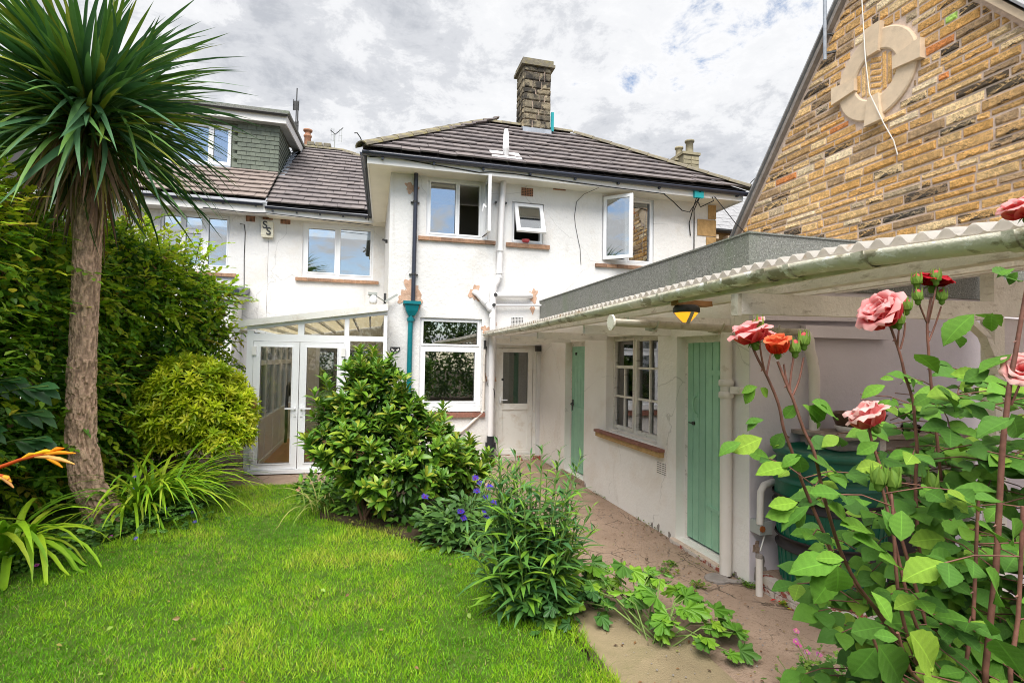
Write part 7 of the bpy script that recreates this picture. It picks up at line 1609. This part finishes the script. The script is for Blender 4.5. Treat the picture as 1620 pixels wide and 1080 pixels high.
for i, c in enumerate(BUDS):
    c = Vector(c); low = i > 8; s_ = .0135 if not low else .017; mb = MB(); mb.cur = (.17, .30, .05, 1)
    mb.lathe([(.15*s_, -1.7*s_), (.55*s_, -1.3*s_), (.55*s_, -.8*s_), (.75*s_, -.6*s_), (1.0*s_, 0), (.85*s_, .75*s_), (.45*s_, 1.35*s_), (.1*s_, 1.7*s_)], c, 10)
    for j in range(5):
        a = 2*PI*j/5+i; d = Vector((math.cos(a), math.sin(a), 0)); t2 = Vector((-math.sin(a), math.cos(a), 0)); k_ = 1.0 if low else .55
        mb.cur = (.22, .36, .06, 1); mb.add([c+d*.85*s_+t2*.5*s_-Vector((0, 0, .5*s_)), c+d*.85*s_-t2*.5*s_-Vector((0, 0, .5*s_)), c+d*1.12*s_+Vector((0, 0, .5*s_)), c+d*(.6+.5*k_)*s_+Vector((0, 0, 2.3*s_))], [(0, 1, 2), (0, 2, 3), (1, 2, 3)])
    if not low:
        mb.cur = (.72, .12, .12, 1); mb.lathe([(.80*s_, .45*s_), (.62*s_, 1.2*s_), (.25*s_, 1.62*s_), (0, 1.7*s_)], c, 9)
    mb.build('bud', m_petal, rs, c)
# hand-placed leaflets (base and tip) and compound leaves filling the bush
LV = np.array([(0.959, 1.201, 1.714, 0.937, 1.229, 1.671), (0.964, 1.2, 1.719, 0.93, 1.23, 1.707), (0.972, 1.198, 1.716, 1.012, 1.209, 1.692), (0.9, 1.18, 1.581, 0.846, 1.215, 1.551), (0.95, 1.166, 1.593, 0.88, 1.206, 1.553), (1.004, 1.152, 1.599, 0.979, 1.18, 1.571), (0.955, 1.184, 1.635, 0.932, 1.212, 1.608), (0.968, 1.181, 1.637, 0.93, 1.212, 1.627), (0.993, 1.144, 1.608, 0.984, 1.169, 1.559), (1.007, 1.118, 1.68, 0.995, 1.143, 1.639), (1.017, 1.105, 1.681, 1.098, 1.106, 1.631), (1.023, 1.082, 1.689, 1.122, 1.079, 1.656), (1.024, 1.093, 1.679, 1.088, 1.098, 1.642), (0.993, 1.094, 1.565, 1.024, 1.109, 1.505), (0.991, 1.116, 1.535, 0.913, 1.158, 1.507), (1.001, 1.092, 1.562, 0.958, 1.125, 1.535), (1.016, 1.088, 1.559, 1.11, 1.086, 1.522), (1.282, 1.117, 1.728, 1.231, 1.152, 1.701), (1.296, 1.115, 1.692, 1.267, 1.144, 1.66), (1.324, 1.127, 1.744, 1.302, 1.153, 1.751), (1.357, 1.128, 1.752, 1.404, 1.137, 1.752), (1.374, 1.124, 1.744, 1.418, 1.134, 1.71), (1.451, 1.174, 1.812, 1.545, 1.172, 1.782), (1.445, 1.017, 1.91, 1.375, 1.058, 1.842), (1.291, 0.903, 1.896, 1.374, 0.902, 1.895), (1.303, 0.879, 1.897, 1.315, 0.898, 1.85), (1.487, 1.111, 1.88, 1.559, 1.114, 1.84), (1.401, 1.087, 1.705, 1.366, 1.118, 1.679), (1.315, 1.005, 1.73, 1.396, 1.007, 1.672), (1.308, 1.007, 1.73, 1.403, 1.004, 1.696), (1.369, 0.939, 1.759, 1.305, 0.976, 1.764), (1.367, 0.886, 1.809, 1.309, 0.923, 1.766), (1.343, 0.914, 1.774, 1.303, 0.946, 1.744), (1.263, 0.814, 1.679, 1.198, 0.853, 1.637), (1.256, 0.815, 1.686, 1.306, 0.825, 1.626), (1.267, 0.854, 1.981, 1.356, 0.852, 1.972), (1.301, 0.835, 1.987, 1.281, 0.861, 1.97), (1.308, 0.834, 1.98, 1.305, 0.856, 1.954), (0.992, 1.078, 1.439, 0.913, 1.12, 1.417), (0.991, 1.057, 1.452, 0.928, 1.096, 1.386), (0.98, 1.081, 1.454, 0.92, 1.117, 1.44), (1.033, 1.046, 1.453, 1.125, 1.044, 1.412), (0.999, 1.076, 1.435, 0.982, 1.103, 1.388), (1.054, 1.032, 1.412, 1.165, 1.024, 1.408), (1.074, 1.017, 1.387, 1.177, 1.012, 1.353), (1.048, 1.026, 1.329, 0.937, 1.076, 1.319), (1.054, 1.024, 1.336, 1.0, 1.058, 1.342), (0.965, 0.953, 1.355, 0.991, 0.97, 1.266), (1.206, 1.069, 1.591, 1.165, 1.102, 1.556), (1.188, 1.045, 1.542, 1.14, 1.078, 1.527), (1.152, 1.054, 1.527, 1.215, 1.06, 1.485), (1.031, 1.01, 1.322, 0.978, 1.047, 1.227), (1.095, 0.971, 1.359, 1.182, 0.97, 1.338), (1.122, 0.942, 1.401, 1.143, 0.955, 1.471), (1.134, 0.96, 1.401, 1.118, 0.982, 1.465), (1.183, 0.928, 1.367, 1.284, 0.923, 1.334), (1.097, 0.867, 1.37, 1.137, 0.879, 1.317), (1.118, 0.862, 1.37, 1.19, 0.865, 1.324), (1.2, 0.838, 1.461, 1.285, 0.837, 1.437), (1.192, 0.838, 1.512, 1.271, 0.838, 1.515), (1.188, 0.89, 1.512, 1.288, 0.886, 1.482), (1.031, 0.888, 1.26, 1.023, 0.909, 1.322), (1.065, 0.932, 1.229, 1.005, 0.969, 1.205), (0.972, 0.799, 1.29, 1.062, 0.799, 1.199), (0.986, 0.817, 1.269, 1.082, 0.814, 1.212), (1.026, 0.869, 1.238, 0.992, 0.899, 1.24), (0.962, 0.855, 1.24, 1.043, 0.858, 1.144), (0.983, 0.881, 1.219, 0.954, 0.912, 1.137), (1.104, 0.761, 1.409, 1.185, 0.763, 1.331), (1.083, 0.768, 1.339, 1.152, 0.773, 1.283), (1.068, 0.722, 1.306, 1.141, 0.726, 1.241), (1.147, 0.746, 1.503, 1.2, 0.756, 1.438)])
to_cam = lambda P: (CAMV-P)/np.linalg.norm(CAMV-P, axis=1, keepdims=True)
pal_r = [(.14, .33, .035), (.18, .38, .04), (.11, .27, .035), (.23, .42, .04), (.095, .23, .03), (.13, .30, .035), (.29, .46, .05), (.105, .26, .035)]
P = LV[:, :3]; Dv = LV[:, 3:]-P; S = np.linalg.norm(Dv, axis=1); n = len(P)
leaf_objects('leaf', T_roseL, P, Dv, to_cam(P)*.75+np.array([0, 0, .6])+rng.normal(0, .28, (n, 3)), S*.90, pal_r, m_roseleaf, rs, nvar=10)
P, D, N, S = [], [], [], []; pet = MB()
anchors = []
for k_ in ('S1', 'S2', 'S3', 'S4', 'S5', 'S6', 'S7', 'S8', 'S9', 'S10', 'S11', 'S12'):
    q = smooth_path(STEMS[k_], 3)
    for j in range(0, len(q)-3, 3):
        if q[j].z < 1.55: anchors.append(q[j])
for i in range(150):
    anchors.append(Vector((rng.uniform(1.42, 1.95), rng.uniform(.85, 1.4), rng.uniform(1.25, 1.72))))
for i in range(460):
    u = unit(1)[0]*rng.random()**.4; anchors.append(Vector((1.58+.37*u[0], 1.08+.32*u[1], .95+.42*u[2])))
r_ = random.Random(31)
for a in anchors:
    az_ = r_.uniform(0, 2*PI); ax = Vector((math.cos(az_), math.sin(az_)-.35, r_.uniform(-.35, .4))).normalized(); L_ = r_.uniform(.10, .15); sd_ = ax.cross(Vector((0, 0, 1))).normalized()
    up_ = Vector((0, -.25, 1))
    pet.tube([a, a+ax*L_*.6+Vector((0, 0, .01)), a+ax*L_], .0016, 4); ll = r_.uniform(.046, .074)
    lf = [(1.0, 0, ax)]+[(f, s_, (ax*.45+sd_*s_).normalized()) for f in (.62, .95) for s_ in (-1, 1)]
    for f, s_, d_ in lf:
        p = a+ax*L_*f; P.append(tuple(p)); D.append(tuple(d_+Vector((0, 0, r_.uniform(-.35, .05))))); tc = (Vector((0, 0, EYE))-p).normalized()
        N.append(tuple(up_*.8+tc*.5+Vector((r_.gauss(0, .25), r_.gauss(0, .25), 0)))); S.append(ll*(1.15 if s_ == 0 else (.82 if f < .8 else 1)))
P, D, N, S = map(np.array, (P, D, N, S)); nr = min(len(P), 300-len(LV)); o = np.argsort(np.linalg.norm(P-CAMV, axis=1)); a_, b_ = o[:nr], o[nr:]
pal_r2 = [(.11, .27, .03), (.085, .22, .03), (.14, .32, .035), (.07, .185, .028), (.18, .37, .04), (.10, .25, .035), (.25, .43, .045), (.09, .23, .03)]
leaf_objects('leaf', T_roseL, P[a_], D[a_], N[a_], S[a_], pal_r2, m_roseleaf, rs, nvar=10)
if len(b_): tag(scatter('foliage', T_rose2, P[b_], D[b_], N[b_], S[b_], pick(pal_r2, len(b_)), m_roseleaf, rs, smooth=True), kind='stuff')
tag(pet.build('leaf_stalks', m_rosestem, rs), kind='stuff')

# pink cranesbill at the bottom edge
gp_ = thing('pink_geranium', 'small pink flowered hardy geranium growing from the path near the bottom right', 'plant', (2.38, 2.5, 0))
st = MB(); P, D = [], []
for (x, y, z) in ((2.365, 2.62, .27), (2.345, 2.6, .225), (2.36, 2.6, .20), (2.42, 2.6, .155), (2.33, 2.55, .075), (2.52, 2.62, .12), (2.58, 2.55, .05), (2.44, 2.55, .055)):
    star_flower(gp_, (x, y, z), .021, (.70, .20, .48), 5, lob=.95, colc=(.8, .7, .3)); st.tube([(2.40+(x-2.4)*.4, 2.52, 0), ((x+2.4)/2, 2.55, z*.6), (x, y, z)], .0025, 4)
for (x, z) in ((2.21, .16), (2.20, .10), (2.50, .19), (2.55, .12)): st.tube([(2.3, 2.5, 0), (x, 2.58, z)], .002, 4); st.lathe([(0, 0), (.008, .006), (0, .016)], (x, 2.58, z), 6)
st.build('stem', m_greenstem, gp_)
n = 150; t_ = rng.uniform(0, 2*PI, n); P = np.stack([rng.normal(2.42, .10, n), rng.normal(2.53, .06, n), np.abs(rng.normal(.06, .05, n))+.01], 1)
tag(scatter('foliage', T_palmate, P, np.stack([np.cos(t_), np.sin(t_), rng.uniform(-.2, .5, n)], 1), np.tile([0., -.4, 1], (n, 1))+rng.normal(0, .3, (n, 3)), rng.uniform(.025, .055, n), pick([(.16, .30, .05), (.22, .36, .05), (.12, .25, .05)], n), m_leaf, gp_), kind='stuff')

# garden behind the photographer, which the windows mirror
bl = [(x, -6.5+.5*math.sin(x*1.3), 2.1, 1.5, 1.0, 2.6+.4*math.sin(x*2.1)) for x in np.arange(-9, 10, 1.3)]
P, Nn = blob_points(bl, 90000, .12); m = P[:, 1] > -6.7; P, Nn = P[m], Nn[m]; n = len(P)
tag(scatter('treeline', T_beech, P, Nn*.4+rng.normal(0, .6, (n, 3)), Nn+rng.normal(0, .4, (n, 3)), rng.uniform(.10, .20, n), pick([(.07, .15, .03), (.10, .20, .035), (.05, .11, .025), (.15, .25, .04)], n), m_leaf), kind='stuff')
